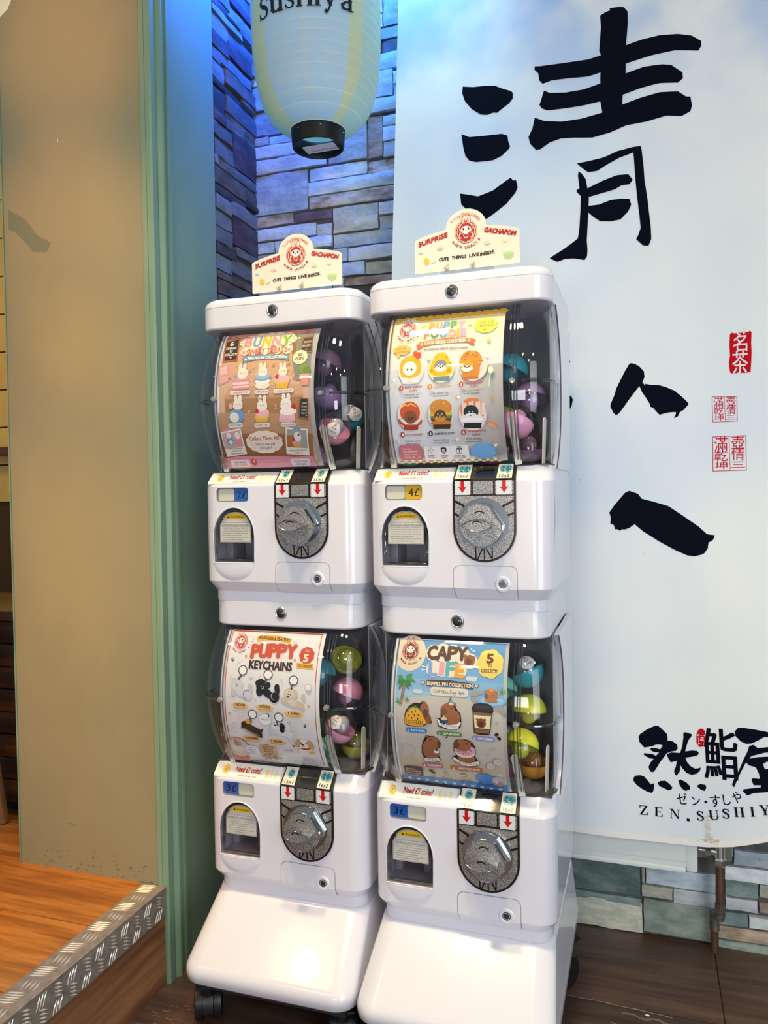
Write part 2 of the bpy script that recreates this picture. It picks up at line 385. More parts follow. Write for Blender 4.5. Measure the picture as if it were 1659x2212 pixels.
# outlines and stone courses measured in the scene (banner lettering in 0.1 mm, stones in mm)
BANNER={'qing':[[(626,20490),(873,20435),(1172,20408),(1414,20359),(1574,20267),(1786,20166),(1828,20117),(1826,19986),(1730,19883),(1504,19753),(1461,19719),(1353,19742),(1218,19712),(1056,19750),(839,19920),(677,20135),(613,20333)],[(584,19364),(776,19264),(1131,19234),(1562,19207),(1695,19143),(1709,19010),(1751,18882),(1718,18824),(1556,18691),(1341,18618),(1124,18629),(933,18642),(769,18704),(677,18825),(624,19047)],[(538,17949),(731,17895),(978,17819),(1332,17904),(1657,18096),(1764,18149),(1816,18074),(1885,18079),(1921,17901),(1866,17777),(1651,17543),(1380,17366),(1189,17258),(999,17271),(781,17417),(672,17565),(563,17687)],[(4013,21633),(4231,21601),(4328,21566),(4409,21449),(4412,21200),(4370,20711),(4357,20066),(4291,19628),(4274,19331),(3849,19328),(3802,19614),(3806,20168),(3834,20616),(3785,20751),(3829,21270),(3811,21525),(3914,21563),(4037,21587)],[(2342,20646),(2471,20632),(3035,20628),(3537,20613),(3883,20647),(4371,20721),(4706,20754),(5085,20757),(5458,20707),(5734,20622),(5925,20477),(5934,20379),(5870,20280),(5410,20370),(4894,20361),(4358,20315),(3806,20259),(3534,20229),(3133,20267),(2726,20276),(2519,20221),(2442,20307),(2418,20477),(2331,20571)],[(2544,20067),(2672,19992),(3029,19954),(3432,19958),(3805,20017),(4367,20104),(4750,20152),(5129,20120),(5315,20070),(5547,19870),(5555,19746),(5453,19667),(5079,19725),(4700,19705),(4315,19649),(3802,19614),(3379,19596),(2873,19597),(2616,19600),(2488,19663),(2437,19749),(2490,19895)],[(2330,19472),(2537,19370),(2921,19306),(3376,19307),(3849,19353),(4275,19431),(4651,19490),(5078,19528),(5452,19481),(5614,19345),(5706,19329),(5737,19129),(5704,19012),(5519,18936),(5217,18997),(4791,18944),(4359,18951),(4018,18871),(3622,18834),(3222,18898),(2918,18921),(2661,18859),(2453,18726),(2349,18726),(2220,18877),(2180,19039),(2276,19232)],[(3268,18303),(3519,18316),(3866,18339),(4161,18420),(4501,18443),(4669,18432),(4682,18315),(4500,18318),(4209,18262),(3964,18173),(3716,18058),(3517,18066),(3417,18152)],[(4501,18443),(4669,18432),(4692,18313),(4728,17959),(4746,17657),(4805,17249),(4841,16895),(4873,16592),(4881,16341),(4823,16198),(4704,16221),(4560,16379),(4609,16473),(4658,16618),(4636,16872),(4590,17278),(4554,17684),(4523,18189)],[(3306,18118),(3376,18056),(3466,17916),(3504,17680),(3532,17472),(3520,17167),(3497,16812),(3479,16507),(3493,16300),(3482,16147),(3426,16066),(3199,16127),(2996,16139),(2816,16087),(2636,16179),(2714,16233),(2946,16363),(3151,16494),(3279,16582),(3316,16834),(3339,17191),(3352,17548),(3272,17636),(3253,17690),(3323,17731),(3291,18018)],[(3464,17686),(3614,17741),(3863,17823),(4158,17882),(4401,17857),(4496,17717),(4423,17628),(4253,17636),(4107,17571),(3811,17536),(3522,17494)],[(3521,17295),(3760,17289),(4007,17347),(4252,17339),(4421,17301),(4459,17171),(4395,17028),(4224,16873),(4004,16866),(3782,16904),(3633,17025),(3520,17142)]],'xin':[[(4419,13614),(4495,13599),(4602,13538),(4707,13410),(4721,13282),(4675,13173),(4568,13036),(4414,12836),(4259,12619),(4165,12495),(4103,12459),(4042,12517),(3974,12666),(3987,12730),(4075,12935),(4107,13062),(4201,13250),(4295,13436),(4388,13591)],[(4593,13124),(4666,13183),(4735,13084),(4720,13043),(4674,12928)],[(4736,13131),(4841,13103),(5022,13086),(5171,13033),(5349,12944),(5496,12810),(5627,12668),(5642,12630),(5538,12509),(5464,12466),(5420,12373),(5331,12336),(5376,12423),(5376,12470),(5227,12467),(5033,12423),(4959,12506),(4899,12588),(4845,12606),(4824,12687),(4749,12818),(4674,12934),(4705,13028)],[(2710,13175),(2872,13132),(3112,12938),(3138,12871),(3111,12741),(2996,12500),(2703,12447)],[(2877,13692),(3078,13777),(3081,13737),(2941,13622)]],'yi':[[(4370,10730),(4477,10696),(4569,10656),(4645,10549),(4887,10482),(5217,10374),(5513,10159),(5835,9921),(6009,9749),(6168,9727),(6130,9624),(6038,9560),(6023,9434),(5950,9323),(5891,9291),(5745,9251),(5598,9272),(5332,9396),(5003,9585),(4671,9808),(4488,9970),(4365,9882),(4272,9850),(4210,9856),(4172,9817),(4110,9856),(4054,9856),(4039,9947),(3955,9986),(3969,10117),(3935,10241),(4027,10377),(4184,10570),(4277,10682)]],'logo':[[(4544,5082),(4578,5158),(4739,5281),(4899,5368),(4967,5373),(5057,5296),(5157,5197),(5173,5089),(5157,5052),(5280,5039),(5369,4975),(5386,4892),(5346,4828),(5245,4802),(5144,4749),(5064,4620),(5008,4542),(4939,4414),(4870,4298),(4802,4298),(4768,4360),(4757,4420),(4803,4522),(4872,4601),(4792,4606),(4690,4657),(4644,4696),(4668,4720),(4827,4718),(4918,4679),(4986,4758),(4873,4759),(4800,4801),(4805,4850),(4919,4853),(5009,4833),(5066,4923),(5010,4942),(4919,4933),(4828,4889),(4668,4849),(4623,4894),(4566,4962)],[(5503,5258),(5559,5272),(5680,5242),(5669,5182),(5602,5080),(5569,4957),(5541,4835),(5679,4872),(5788,4875),(5828,4838),(5799,4776),(5678,4728),(5545,4692),(5578,4599),(5655,4511),(5743,4467),(5809,4483),(5864,4513),(5848,4435),(5775,4356),(5676,4317),(5566,4346),(5478,4445),(5433,4512),(5428,4368),(5354,4259),(5316,4296),(5303,4367),(5344,4479),(5363,4601),(5233,4552),(5188,4632),(5144,4725),(5234,4782),(5435,4789),(5480,4949),(5503,5143)],[(4423,4116),(4458,4181),(4573,4205),(4664,4179),(4733,4100),(4800,4010),(4869,4042),(4873,3970),(4857,3858),(4822,3813),(4731,3832),(4594,3902),(4491,3976),(4429,4056)],[(4948,4051),(5005,4105),(5118,4122),(5208,4055),(5264,3988),(5252,3939),(5185,3902),(5095,3945),(4993,3983)],[(5392,4159),(5443,4184),(5565,4130),(5642,4054),(5635,3981),(5586,3957),(5542,3935),(5475,3976),(5420,4054)],[(5781,4089),(5851,4137),(5961,4132),(5976,4067),(5938,3991),(5873,4003),(5807,4048)],[(6551,5401),(6611,5488),(6717,5509),(6949,5494),(7218,5459),(7510,5449),(7510,5369),(7137,5347),(7012,5255),(6885,5178),(6780,5159),(6674,5201),(6568,5309)],[(6843,5123),(6927,5154),(7011,5091),(7218,5134),(7509,5172),(7509,5069),(7136,4999),(6969,4936),(6885,4904),(6758,4716),(6672,4520),(6587,4299),(6533,4164),(6497,4219),(6523,4316),(6630,4539),(6737,4832),(6801,4978)],[(6779,4742),(6843,4842),(7011,4893),(7218,4925),(7509,4965),(7509,4861),(7178,4805),(7115,4752),(7146,4639),(7509,4699),(7508,4213),(7216,4146),(6925,4090),(6798,4022),(6714,4102),(6725,4150),(6883,4191),(7072,4235),(7072,4281),(6926,4266),(6884,4378),(6905,4415),(7052,4419),(7031,4534),(6968,4667),(6842,4690)]],'seal':[[(6482,14102),(6525,14130),(6651,14129),(6722,14138),(6875,14135),(6906,14108),(6897,13880),(6905,13666),(6896,13453),(6882,13247),(6790,13243),(6649,13246),(6508,13249),(6480,13281),(6458,13483),(6481,13635),(6470,13882)]],'seal2':[(6121,12764),(6614,12747),(6618,12211),(6131,12213)],'seal3':[(6127,11890),(6786,11890),(6793,11145),(6133,11141)],'redoval':[[(5779,5239),(5812,5349),(5878,5403),(5943,5361),(5960,5231),(5953,5088),(5898,4988),(5833,4982),(5778,5072)]],'marks':{'sealtext':[(6693,13896),(6678,13468)],'oval':[(5869,5176)],'sushi':[(6029,4834),(6278,4811),(6599,4889),(6279,5260),(6276,4337)],'kana':[(5374,3699),(6629,4010),(6003,3844)],'zen':[(4642,3401),(4974,3393),(5312,3385),(5597,3348),(5849,3417),(6128,3484),(6371,3557),(6638,3634),(6899,3681),(7145,3746),(7384,3805)],'zenh':[(4683,3509),(4682,3294)],'stain':[(5980,3495),(6001,3211),(6021,2807)]},'hem':[(2658,2738),(3086,2716),(4231,2701),(5233,2684),(5913,2713),(6483,2822),(7214,3043)],'edge':[(-917,22844),(-999,20619),(-1058,18370),(-1153,16107)]}
STONES_BACK=[(-530,-502,2039,2060,'p'),(-501,-389,2036,2058,'w'),(-533,-375,2002,2035,'p'),(-531,-332,1960,1999,'p'),(-526,-388,1849,1957,'g'),(-521,-432,1815,1844,'b'),(-431,-319,1815,1840,'m'),(-521,-365,1776,1810,'p'),(-364,-319,1772,1804,'g'),(-520,-490,1742,1773,'g'),(-489,-320,1740,1772,'w'),(-520,-448,1702,1740,'g'),(-447,-343,1694,1732,'w'),(-521,-415,1666,1700,'d'),(-414,-320,1660,1693,'p'),(-521,-321,1624,1664,'w'),(-522,-322,1593,1622,'g'),(-539,-455,2065,2131,'g'),(-454,-336,2055,2128,'g'),(-537,-382,2133,2199,'w'),(-536,-404,2201,2256,'p'),(-534,-427,2258,2332,'g'),(-533,-402,2335,2387,'p'),(-532,-425,2389,2452,'w'),(-326,-216,1958,2072,'g'),(-215,-172,1957,2065,'b'),(-172,-107,2033,2060,'w'),(-172,-108,1993,2032,'p'),(-171,-108,1952,1992,'p'),(-215,-109,1916,1949,'t'),(-383,-217,1920,1954,'w'),(-388,-110,1881,1918,'w'),(-385,-110,1845,1879,'t'),(-316,-187,1772,1840,'o'),(-186,-115,1805,1838,'p'),(-186,-115,1767,1804,'g'),(-317,-116,1734,1770,'w'),(-318,-275,1697,1733,'g'),(-274,-117,1694,1729,'p'),(-292,-227,1656,1692,'w'),(-226,-117,1655,1688,'o'),(-286,-118,1629,1651,'b'),(-319,-286,1623,1654,'p'),(-276,-181,2343,2384,'p'),(-181,-167,2323,2364,'p'),(-246,-182,2301,2336,'w'),(-182,-167,2289,2322,'p'),(-166,-105,2287,2364,'g'),(-174,-106,2257,2286,'g'),(-172,-106,2217,2255,'d'),(-246,-172,2228,2296,'m'),(-217,-107,2180,2221,'w'),(-212,-141,2108,2177,'p'),(-141,-108,2135,2169,'p'),(-141,-108,2096,2135,'g'),(-222,-109,2071,2107,'p'),(236,456,91,178,'u'),(457,467,124,167,'o'),(468,629,124,169,'w'),(235,458,66,86,'u'),(458,529,94,123,'o'),(530,642,86,123,'g'),(304,461,0,74,'o'),(462,620,8,90,'v'),(190,303,-12,64,'o'),(662,797,197,236,'w'),(643,797,161,194,'p'),(643,715,123,161,'u'),(716,797,130,160,'o'),(643,714,91,121,'p'),(715,797,94,121,'b'),(622,693,54,87,'u'),(694,797,57,85,'p'),(621,797,19,51,'b'),(621,797,-9,17,'v'),(525,661,217,273,'w'),(629,642,102,192,'g')]
STONES_LEFT=[(320,397,2303,2322,'d'),(397,544,2316,2348,'g'),(413,543,2356,2380,'m'),(322,414,2324,2354,'g'),(320,477,2283,2302,'w'),(475,547,2300,2320,'w'),(319,409,2239,2281,'w'),(408,547,2252,2282,'g'),(319,404,2200,2238,'m'),(403,527,2213,2252,'m'),(525,551,2221,2256,'w'),(318,368,2168,2199,'w'),(368,528,2177,2205,'w'),(321,384,2125,2168,'w'),(384,575,2134,2171,'b'),(320,475,2107,2124,'d'),(474,576,2124,2145,'w'),(321,384,2044,2104,'d'),(385,570,2063,2107,'g'),(320,385,2017,2043,'m'),(387,566,2022,2063,'t'),(321,418,1981,2016,'g'),(418,562,1936,2027,'m'),(323,418,1931,1970,'w'),(322,343,1907,1934,'w'),(344,570,1908,1935,'g'),(323,573,1862,1905,'b'),(322,480,1836,1859,'d'),(479,572,1852,1870,'d'),(324,405,1798,1835,'w'),(406,580,1806,1844,'g'),(324,410,1758,1795,'w'),(411,582,1730,1804,'m'),(324,409,1716,1755,'g'),(323,425,1686,1715,'d'),(425,586,1705,1729,'o'),(324,403,1646,1685,'w'),(404,590,1655,1693,'g'),(325,594,1625,1645,'b'),(328,408,1585,1623,'b'),(409,592,1592,1626,'g'),(326,407,1548,1583,'g')]

# ------------------------------------------------------------------ the setting
STONE = {
 'g': (0x99a4ab, 0xc6cdd0, 0xb0b9bd), 'p': (0xc6d0d5, 0xe8ecec, 0xd8dfe2), 'b': (0x86735f, 0xc2b19e, 0xa8947f),
 'd': (0x4a4643, 0x75706c, 0x5e5a57), 'm': (0x6a535c, 0x988086, 0x80686f), 'o': (0xa3a896, 0xd0cebb, 0xbabbab),
 'w': (0xa3b6c2, 0xd3dfe4, 0xbccbd4), 't': (0x7d6853, 0xddd6c6, 0xb5a996), 'u': (0x5f7674, 0x8c9f9c, 0x748a87), 'v': (0x83968c, 0xb3beb2, 0x9aaba0)}
SM = {k: noisy('stone_' + k, v, (17, 17, 38), .62, 8, bump=.45, bscale=75, dist=.005, rand=True, pos=(.36, .64, .5)) for k, v in STONE.items()}
def stone(x0, x1, z0, z1, plane, th, m, parent, side, name='stone'):
    """one split-faced ledge stone with an uneven face"""
    bm = NB(); nx = max(2, min(6, int(abs(x1 - x0) / .045) + 1)); nz = 2 if z1 - z0 < .06 else 3
    g = .0012; x0 += g; x1 -= g; z0 += g; z1 -= g; rows = []
    for j in range(nz + 1):
        row = []
        for i in range(nx + 1):
            u = x0 + (x1 - x0) * i / nx; v = z0 + (z1 - z0) * j / nz; e = i in (0, nx) or j in (0, nz)
            d = th + rnd.uniform(-.0022, .002) - (.0016 if e else 0)
            if not (i in (0, nx)): v += rnd.uniform(-.0012, .0012) * (j in (0, nz))
            if i in (0, nx): u += rnd.uniform(-.001, .0008) * (1 if i else -1)
            row.append(bm.verts.new((u, plane - d, v) if side == 'b' else (plane + d, u, v)))
        rows.append(row)
    for a, b in zip(rows, rows[1:]):
        for i in range(nx): bm.faces.new((a[i], a[i + 1], b[i + 1], b[i]))
    rim = rows[0] + [r[-1] for r in rows[1:]] + rows[-1][-2::-1] + [r[0] for r in rows[-2:0:-1]]
    back = [bm.verts.new((v.co.x, plane, v.co.z) if side == 'b' else (plane, v.co.y, v.co.z)) for v in rim]
    for i in range(len(rim)):
        j = (i + 1) % len(rim); bm.faces.new((rim[i], rim[j], back[j], back[i]))
    return obj(name, bm, m, parent, 35)
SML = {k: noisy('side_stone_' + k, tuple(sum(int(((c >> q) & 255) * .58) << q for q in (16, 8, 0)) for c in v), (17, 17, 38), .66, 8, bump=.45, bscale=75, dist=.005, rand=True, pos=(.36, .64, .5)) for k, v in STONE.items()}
mortar = noisy('dark_mortar', (0x4a4a4a, 0x6a6863), (30, 30, 30), .9)
bm = NB(); box(bm, -.60, 1.35, .556, .66, 0, 2.75); wall_back = tag(obj('wall_back', bm, mortar), kind='structure')
bm = NB(); box(bm, -.66, -.550, .30, .566, 0, 2.75); wall_left = tag(obj('wall_left', bm, mortar), kind='structure')
TH = {'p': .023, 'd': .017, 'w': .021, 'g': .020, 'm': .0195, 'b': .019}
for x0, x1, z0, z1, c in STONES_BACK:
    stone(-.559 if x0 < -512 else x0 / 1e3, min(x1, 1300) / 1e3, z0 / 1e3, z1 / 1e3, .566, TH.get(c, .02) + rnd.uniform(-.0025, .0025), SM[c], wall_back, 'b')
for x0, x1, z0, z1, c in STONES_LEFT:
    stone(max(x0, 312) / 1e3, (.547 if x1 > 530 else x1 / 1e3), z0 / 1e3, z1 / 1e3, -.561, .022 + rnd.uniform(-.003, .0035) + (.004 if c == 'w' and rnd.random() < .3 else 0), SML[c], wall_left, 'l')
# courses hidden behind machines, lantern and banner: plain ledge stones so that nothing is bare from the side
def fill(z0, z1, x0, x1, side):
    z = z0
    while z < z1 - .02:
        h = min(rnd.choice((.035, .045, .06, .09)), z1 - z); x = x0
        while x < x1 - .02:
            w = min(rnd.uniform(.12, .32), x1 - x)
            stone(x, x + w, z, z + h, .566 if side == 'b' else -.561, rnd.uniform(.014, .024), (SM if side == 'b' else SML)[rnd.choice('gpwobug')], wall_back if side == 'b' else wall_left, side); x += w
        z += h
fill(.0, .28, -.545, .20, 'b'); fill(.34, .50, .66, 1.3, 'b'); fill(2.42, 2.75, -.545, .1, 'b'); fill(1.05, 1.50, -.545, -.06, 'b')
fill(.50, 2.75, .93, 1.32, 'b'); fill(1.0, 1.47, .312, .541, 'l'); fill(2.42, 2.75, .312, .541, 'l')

# floor of dark wood-look tiles
bm = NB(); box(bm, -.62, 2.2, -2.6, .6, -.06, -.004); floor = tag(obj('floor', bm, mat('floor_grout', 0x2a2420, .8)), kind='structure')
tile_m = noisy('dark_wood_tile', (0x382920, 0x614a3b, 0x4a372c, 0x765f4d), (3, 30, 3), .42, 9, bump=.12, bscale=90, dist=.003, pos=(.25, .62, .42, .78))
for i, xa in enumerate((-.582, .018, .618, 1.218, 1.6)[:4]):
    for j, ya in enumerate((-2.14, -1.54, -.94, -.338, .262)):
        x1, y1 = xa + .6, min(ya + .6, .566)
        bm = NB(); box(bm, xa + .0012, x1 - .0012, ya + .0012, y1 - .0012, -.012, 0, bev=.0008); obj('floor_tile', bm, tile_m, floor)
# worn pale streaks and a grain of rice on the tiles
bm = NB()
sh = Sheet(eps=2e-5)
def streak(pts, w, c):
    L, Rr = [], []
    for i, (x, y) in enumerate(pts):
        k = w * rnd.uniform(.4, 1.3); L.append((x, y + k)); Rr.append((x, y - k * rnd.uniform(.3, 1)))
    sh.poly(L + Rr[::-1], c)
streak([(.29 + .012 * i, .2625 + rnd.uniform(-.001, .001) - (.012 * max(0, i - 7) / 8) ** 1.2) for i in range(20)], .0022, 0x8f7f70)
streak([(.42 + .012 * i, .240 + rnd.uniform(-.004, .004) - .0008 * i) for i in range(10)], .0035, 0x7b6a5c)
streak([(.40 + .015 * i, .200 + rnd.uniform(-.004, .004)) for i in range(9)], .0025, 0x8a7664)
for i in range(26):
    x, y = rnd.uniform(-.53, -.40), rnd.uniform(-.12, -.01); streak([(x + .006 * k, y + rnd.uniform(-.002, .002)) for k in range(4)], .0012, 0x8d7459)
for i in range(22):
    x, y = rnd.uniform(.35, .75), rnd.uniform(.02, .50); streak([(x + .012 * k, y + rnd.uniform(-.001, .001)) for k in range(5)], .0006, 0x665343)
sheet_obj('worn_streak', sh, lambda u, v, w: Vector((u, v, w + .0002)), floor, printed('print_floor', .5))
bm = NB(); bmesh.ops.create_uvsphere(bm, u_segments=10, v_segments=6, radius=.0035)
for v in bm.verts: v.co.x *= 1.4; v.co.y *= .7; v.co.z = v.co.z * .5
tag(obj('rice_grain', bm, mat('rice', 0xe9e2d0, .5), loc=(.470, .245, .0019)), 'tiny white rice grain dropped on the dark floor tiles near the pipe', 'crumb')

# raised wooden floor, riser and chequer-plate nosing
bm = NB(); box(bm, -3.0, -.545, -1.8, 1.35, -.06, .205); fr = tag(obj('floor_raised', bm, mat('floor_base', 0x3a2412, .8)), kind='structure')
plank_m = noisy('orange_plank', (0x7c4a1c, 0xbd7c3a, 0x9c6128, 0x683a14), (4, 42, 3), .38, 9, bump=.1, bscale=70, dist=.002, rand=True, pos=(.25, .6, .45, .8))
ys = [-.134 + .216 * k for k in range(-6, 7)]
for j, (a, b) in enumerate(zip(ys, ys[1:])):
    xs = [-3.0] + sorted(-3.0 + .55 + 1.1 * k + (.45 if j % 2 else 0) for k in range(2)) + [-.594]
    if abs(a + .35) < .01: xs = [-3.0, -1.9, -.812, -.594]
    for p, q in zip(xs, xs[1:]):
        bm = NB(); box(bm, p + .001, q - .001, a + .001, b - .001, .205, .215, bev=.0008); obj('floor_plank', bm, plank_m, fr)
bm = NB(); box(bm, -.546, -.537, -1.8, .043, 0, .158)
obj('riser_board', bm, noisy('brown_riser', (0x6a4630, 0xa0734f, 0x845b3e), (10, 3, 34), .5, 8, bump=.15, bscale=60, dist=.002, pos=(.36, .64, .5)), fr)
alu = noisy('scratched_aluminium', (0x8f8880, 0xbab3a9), (60, 60, 60), .33, 5, metal=.5)
bm = NB()
box(bm, -.592, -.533, -1.8, .040, .2155, .2175); box(bm, -.5355, -.533, -1.8, .040, .155, .2175)
tube(bm, [(-.5335, -1.8, .217), (-.5335, .040, .217)], .0016, 6)
nos = obj('checker_plate_nosing', bm, alu, fr)
bm = NB()
def bar(c, d, n, L=.021, wd=.0032, h=.0016):
    c, d, n = Vector(c), Vector(d).normalized(), Vector(n); s = n.cross(d)
    v = [bm.verts.new(c + d * L / 2), bm.verts.new(c + s * wd / 2), bm.verts.new(c - d * L / 2), bm.verts.new(c - s * wd / 2)]
    t1, t2 = bm.verts.new(c + d * L * .22 + n * h), bm.verts.new(c - d * L * .22 + n * h)
    for q in ((v[0], v[1], t1), (v[1], v[2], t2), (v[2], v[3], t2), (v[3], v[0], t1)): bm.faces.new(q)
    bm.faces.new((v[1], t2, t1)); bm.faces.new((v[3], t1, t2))
y = .020; k = 0
while y > -1.75:
    for i in range(5): bar((-.570, y + (i - 2) * .0066, .2175), (1, .22, 0), (0, 0, 1), .036, .0048, .0013)
    for i in range(4): bar((-.575 + i * .0085, y - .038, .2175), (-.2, 1, 0), (0, 0, 1), .030, .0048, .0013)
    for z, yy, f in ((.194, y - .004, 0), (.170, y - .042, 0), (.198, y - .042, 1), (.166, y - .004, 1)):
        for i in range(4 if not f else 3):
            o_ = (i - 1.5) * .0078
            if f: bar((-.533, yy + o_, z), (0, .45, 1), (1, 0, 0), .027, .0046, .0013)
            else: bar((-.533, yy, z + o_ * .9), (0, 1, -.5), (1, 0, 0), .024, .0048, .0013)
    y -= .076
tag(obj('tread_bars', bm, mat('tread_glint', 0xe4e0d6, .28, .5), fr, smooth=0), kind='stuff')  # same aluminium as the nosing; specular glint put into the lighter colour

# green painted partition end: broad face to the room, moulded edge, deep return
paint_warm = noisy('mint_paint_warm_lit', (0x7d7f66, 0x8a8a70, 0x84856b), (2.2, 2.2, 1.4), .46, 5, bump=.05, bscale=300, dist=.001)  # same green paint; the warm light on the broad face put into its colour
paint = noisy('mint_paint', (0x6c8d78, 0x799a84, 0x72947e), (2.2, 2.2, 1.4), .46, 5, bump=.05, bscale=300, dist=.001)
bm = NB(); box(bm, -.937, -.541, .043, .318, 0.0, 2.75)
wp = tag(obj('wall_partition', bm, paint_warm), kind='structure')
bm = NB(); box(bm, -.937, -.934, .0405, .043, .216, 2.75); box(bm, -.552, -.541, .0395, .043, .216, 2.75); obj('edge_bead', bm, paint, wp)
bm = NB(); prof = [(-.541, .041), (-.531, .041), (-.527, .044), (-.527, .060), (-.530, .063), (-.530, .066), (-.524, .069), (-.520, .074), (-.520, .079), (-.524, .084), (-.532, .087), (-.532, .101), (-.526, .103), (-.526, .111), (-.531, .113), (-.541, .114)]
loft(bm, [[(x, y, z) for x, y in prof] for z in (0, 2.75)])
tag(obj('trim_1', bm, paint, None, 30), kind='structure')
bm = NB(); box(bm, -.541, -.537, .114, .316, 0, 2.75); obj('return_panel', bm, paint, wp)
bm = NB(); slab(bm, [(-.937, 2.17), (-.93, 2.182), (-.917, 2.19), (-.905, 2.197), (-.896, 2.212), (-.888, 2.222), (-.884, 2.245), (-.882, 2.30), (-.937, 2.30)], lambda u, v, w: Vector((u, .043 - w, v)), .0012)
obj('bare_plaster_patch', bm, mat('pale_plaster', 0xd9ecd9, .8), wp)
sh = Sheet()
sh.poly([(-.921, 1.745), (-.87, 1.715), (-.838, 1.675), (-.80, 1.655), (-.815, 1.635), (-.85, 1.64), (-.90, 1.69), (-.921, 1.70)], 0x6c7766)
sh.poly([(-.80, .325), (-.785, .326), (-.765, .320), (-.785, .323)], 0x6b7a62)
sh.ell(-.775, 1.88, .0015, .004, 0xcfe0cc)
for i in range(60): sh.ell(rnd.uniform(-.93, -.56), .218 + .06 * rnd.random() ** 2, rnd.uniform(.001, .004), rnd.uniform(.0006, .002), rnd.choice((0x727a68, 0x69725f, 0x767f6c)))
sheet_obj('scuff_mark', sh, lambda u, v, w: Vector((u, .0428 - w, v)), wp, printed('print_wall', .6))

# glimpse of the room behind the partition
bm = NB(); box(bm, -2.9, -1.2, 1.31, 1.40, .2, 2.75); wr = tag(obj('wall_far', bm, mat('dark_joint', 0x4a3410, .8)), kind='structure')
yt = noisy('cream_tile', (0xd8b35a, 0xe8c670), (4, 4, 4), .35, 3)
for i in range(9):
    for j in range(3):
        bm = NB(); box(bm, -2.72 + j * .4, -2.325 + j * .4, 1.298, 1.31, 1.06 + i * .165, 1.219 + i * .165, bev=.003); obj('wall_tile', bm, yt, wr)
burnt = noisy('burnt_wood', (0x120a05, 0x4a290f, 0x2a170a, 0x6b3d18), (2, 2, 30), .45, 8, bump=.3, bscale=30, dist=.004, pos=(.3, .6, .45, .75))
bm = NB(); box(bm, -2.8, -1.3, 1.22, 1.298, 1.262, 1.295, bev=.004); obj('wall_shelf', bm, noisy('brown_shelf', (0x4a2a10, 0x7a4a20), (2, 20, 20), .5, 6), wr)
cn = empty('counter', (-1.55, .38, .2155), 'low dark burnt timber counter glimpsed left of the green partition', 'counter')
bm = NB(); box(bm, -.60, .52, -.16, .16, .535, .562, bev=.004); obj('worktop', bm, burnt, cn)
for i in range(8):
    bm = NB(); box(bm, -.58, .50, -.142 + .005 * (i % 2), -.11, .040 + .0615 * i, .099 + .0615 * i, bev=.004); obj('board', bm, burnt, cn)
bm = NB(); box(bm, -.56, .48, -.10, .14, 0, .530); obj('carcass', bm, mat('black_carcass', 0x0d0a08, .8), cn)
pl = empty('leaning_plank', (-1.155, .20, .216), 'weathered brown plank leaning against the dark timber counter', 'plank')
bm = NB(); vs = box(bm, -.022, .022, -.010, .010, 0, .98, bev=.003)
o = obj('board', bm, noisy('weathered_wood', (0x5e4028, 0x8e6a48, 0x775234), (14, 14, 3), .7, 6), pl); o.rotation_euler = (R(3), R(-7), 0)

# ------------------------------------------------------------------ capsule machines
plastic = mat('white_plastic', 0xe1e1ec, .16, coat=.3)
lidp = mat('white_lid_plastic', 0xe2e2ec, .13, coat=.4)
chromed = mat('knob_chrome', 0xd9dadb, .10, 1.0)
grain = noisy('hammered_chrome', (0x55544f, 0xc9c7c2, 0x8f8d8c, 0xe2e0dc), (800, 800, 800), .36, 2, bump=.5, bscale=650, dist=.0008, metal=.6, pos=(.32, .6, .48, .72))
groove = mat('dark_groove', 0x3a2c28, .22, .6)  # mirror-like metal; its brown reflection put into the colour
dark = mat('dark_chamber', 0x57555b, .35); gasket = mat('black_gasket', 0x2a2c30, .3); seal = mat('grey_seal', 0x5c5f64, .3)
chute_m = mat('grey_chute', 0xa29ea8, .4)
domem = clear('dome_plastic', (.965, .97, .975), .03, .030, .6)
seamm = clear('seam_plastic', (.62, .63, .64), .06, .16, .9)
smoked = clear('smoked_cover', (.52, .52, .50), .05, .08, .8)
flapm = clear('flap_plastic', (.86, .86, .88), .05, .05, .7)
capclear = clear('capsule_clear', (.90, .90, .92), .05, .07, .8)
ink = printed(); inkg = printed('print_gloss', .25)
SX = .175
def prof(h):
    """front surface depth of the control body at height h"""
    if h < .019: return .0165
    if h < .041: return .0155 * (.041 - h) / .022
    if h <= .2385: return 0.0
    return min(.032, (h - .2385) * 1.10)
def body_fn(u, v, w):
    if .0 <= v <= .2385 and v >= .041: return Vector((u, -w, v))
    if v < .041: return Vector((u, prof(v) - w * .86, v - w * .5))
    return Vector((u, prof(v) - w * .68, v + w * .74))
S_TOP, S_BOT, Y_END, SAG = .560, .2655, .030, .056
def bulge(t):
    """dome profile, t from bottom 0 to top 1"""
    q = max(0, 1 - (2 * t - 1) ** 2); return SAG * q ** .82
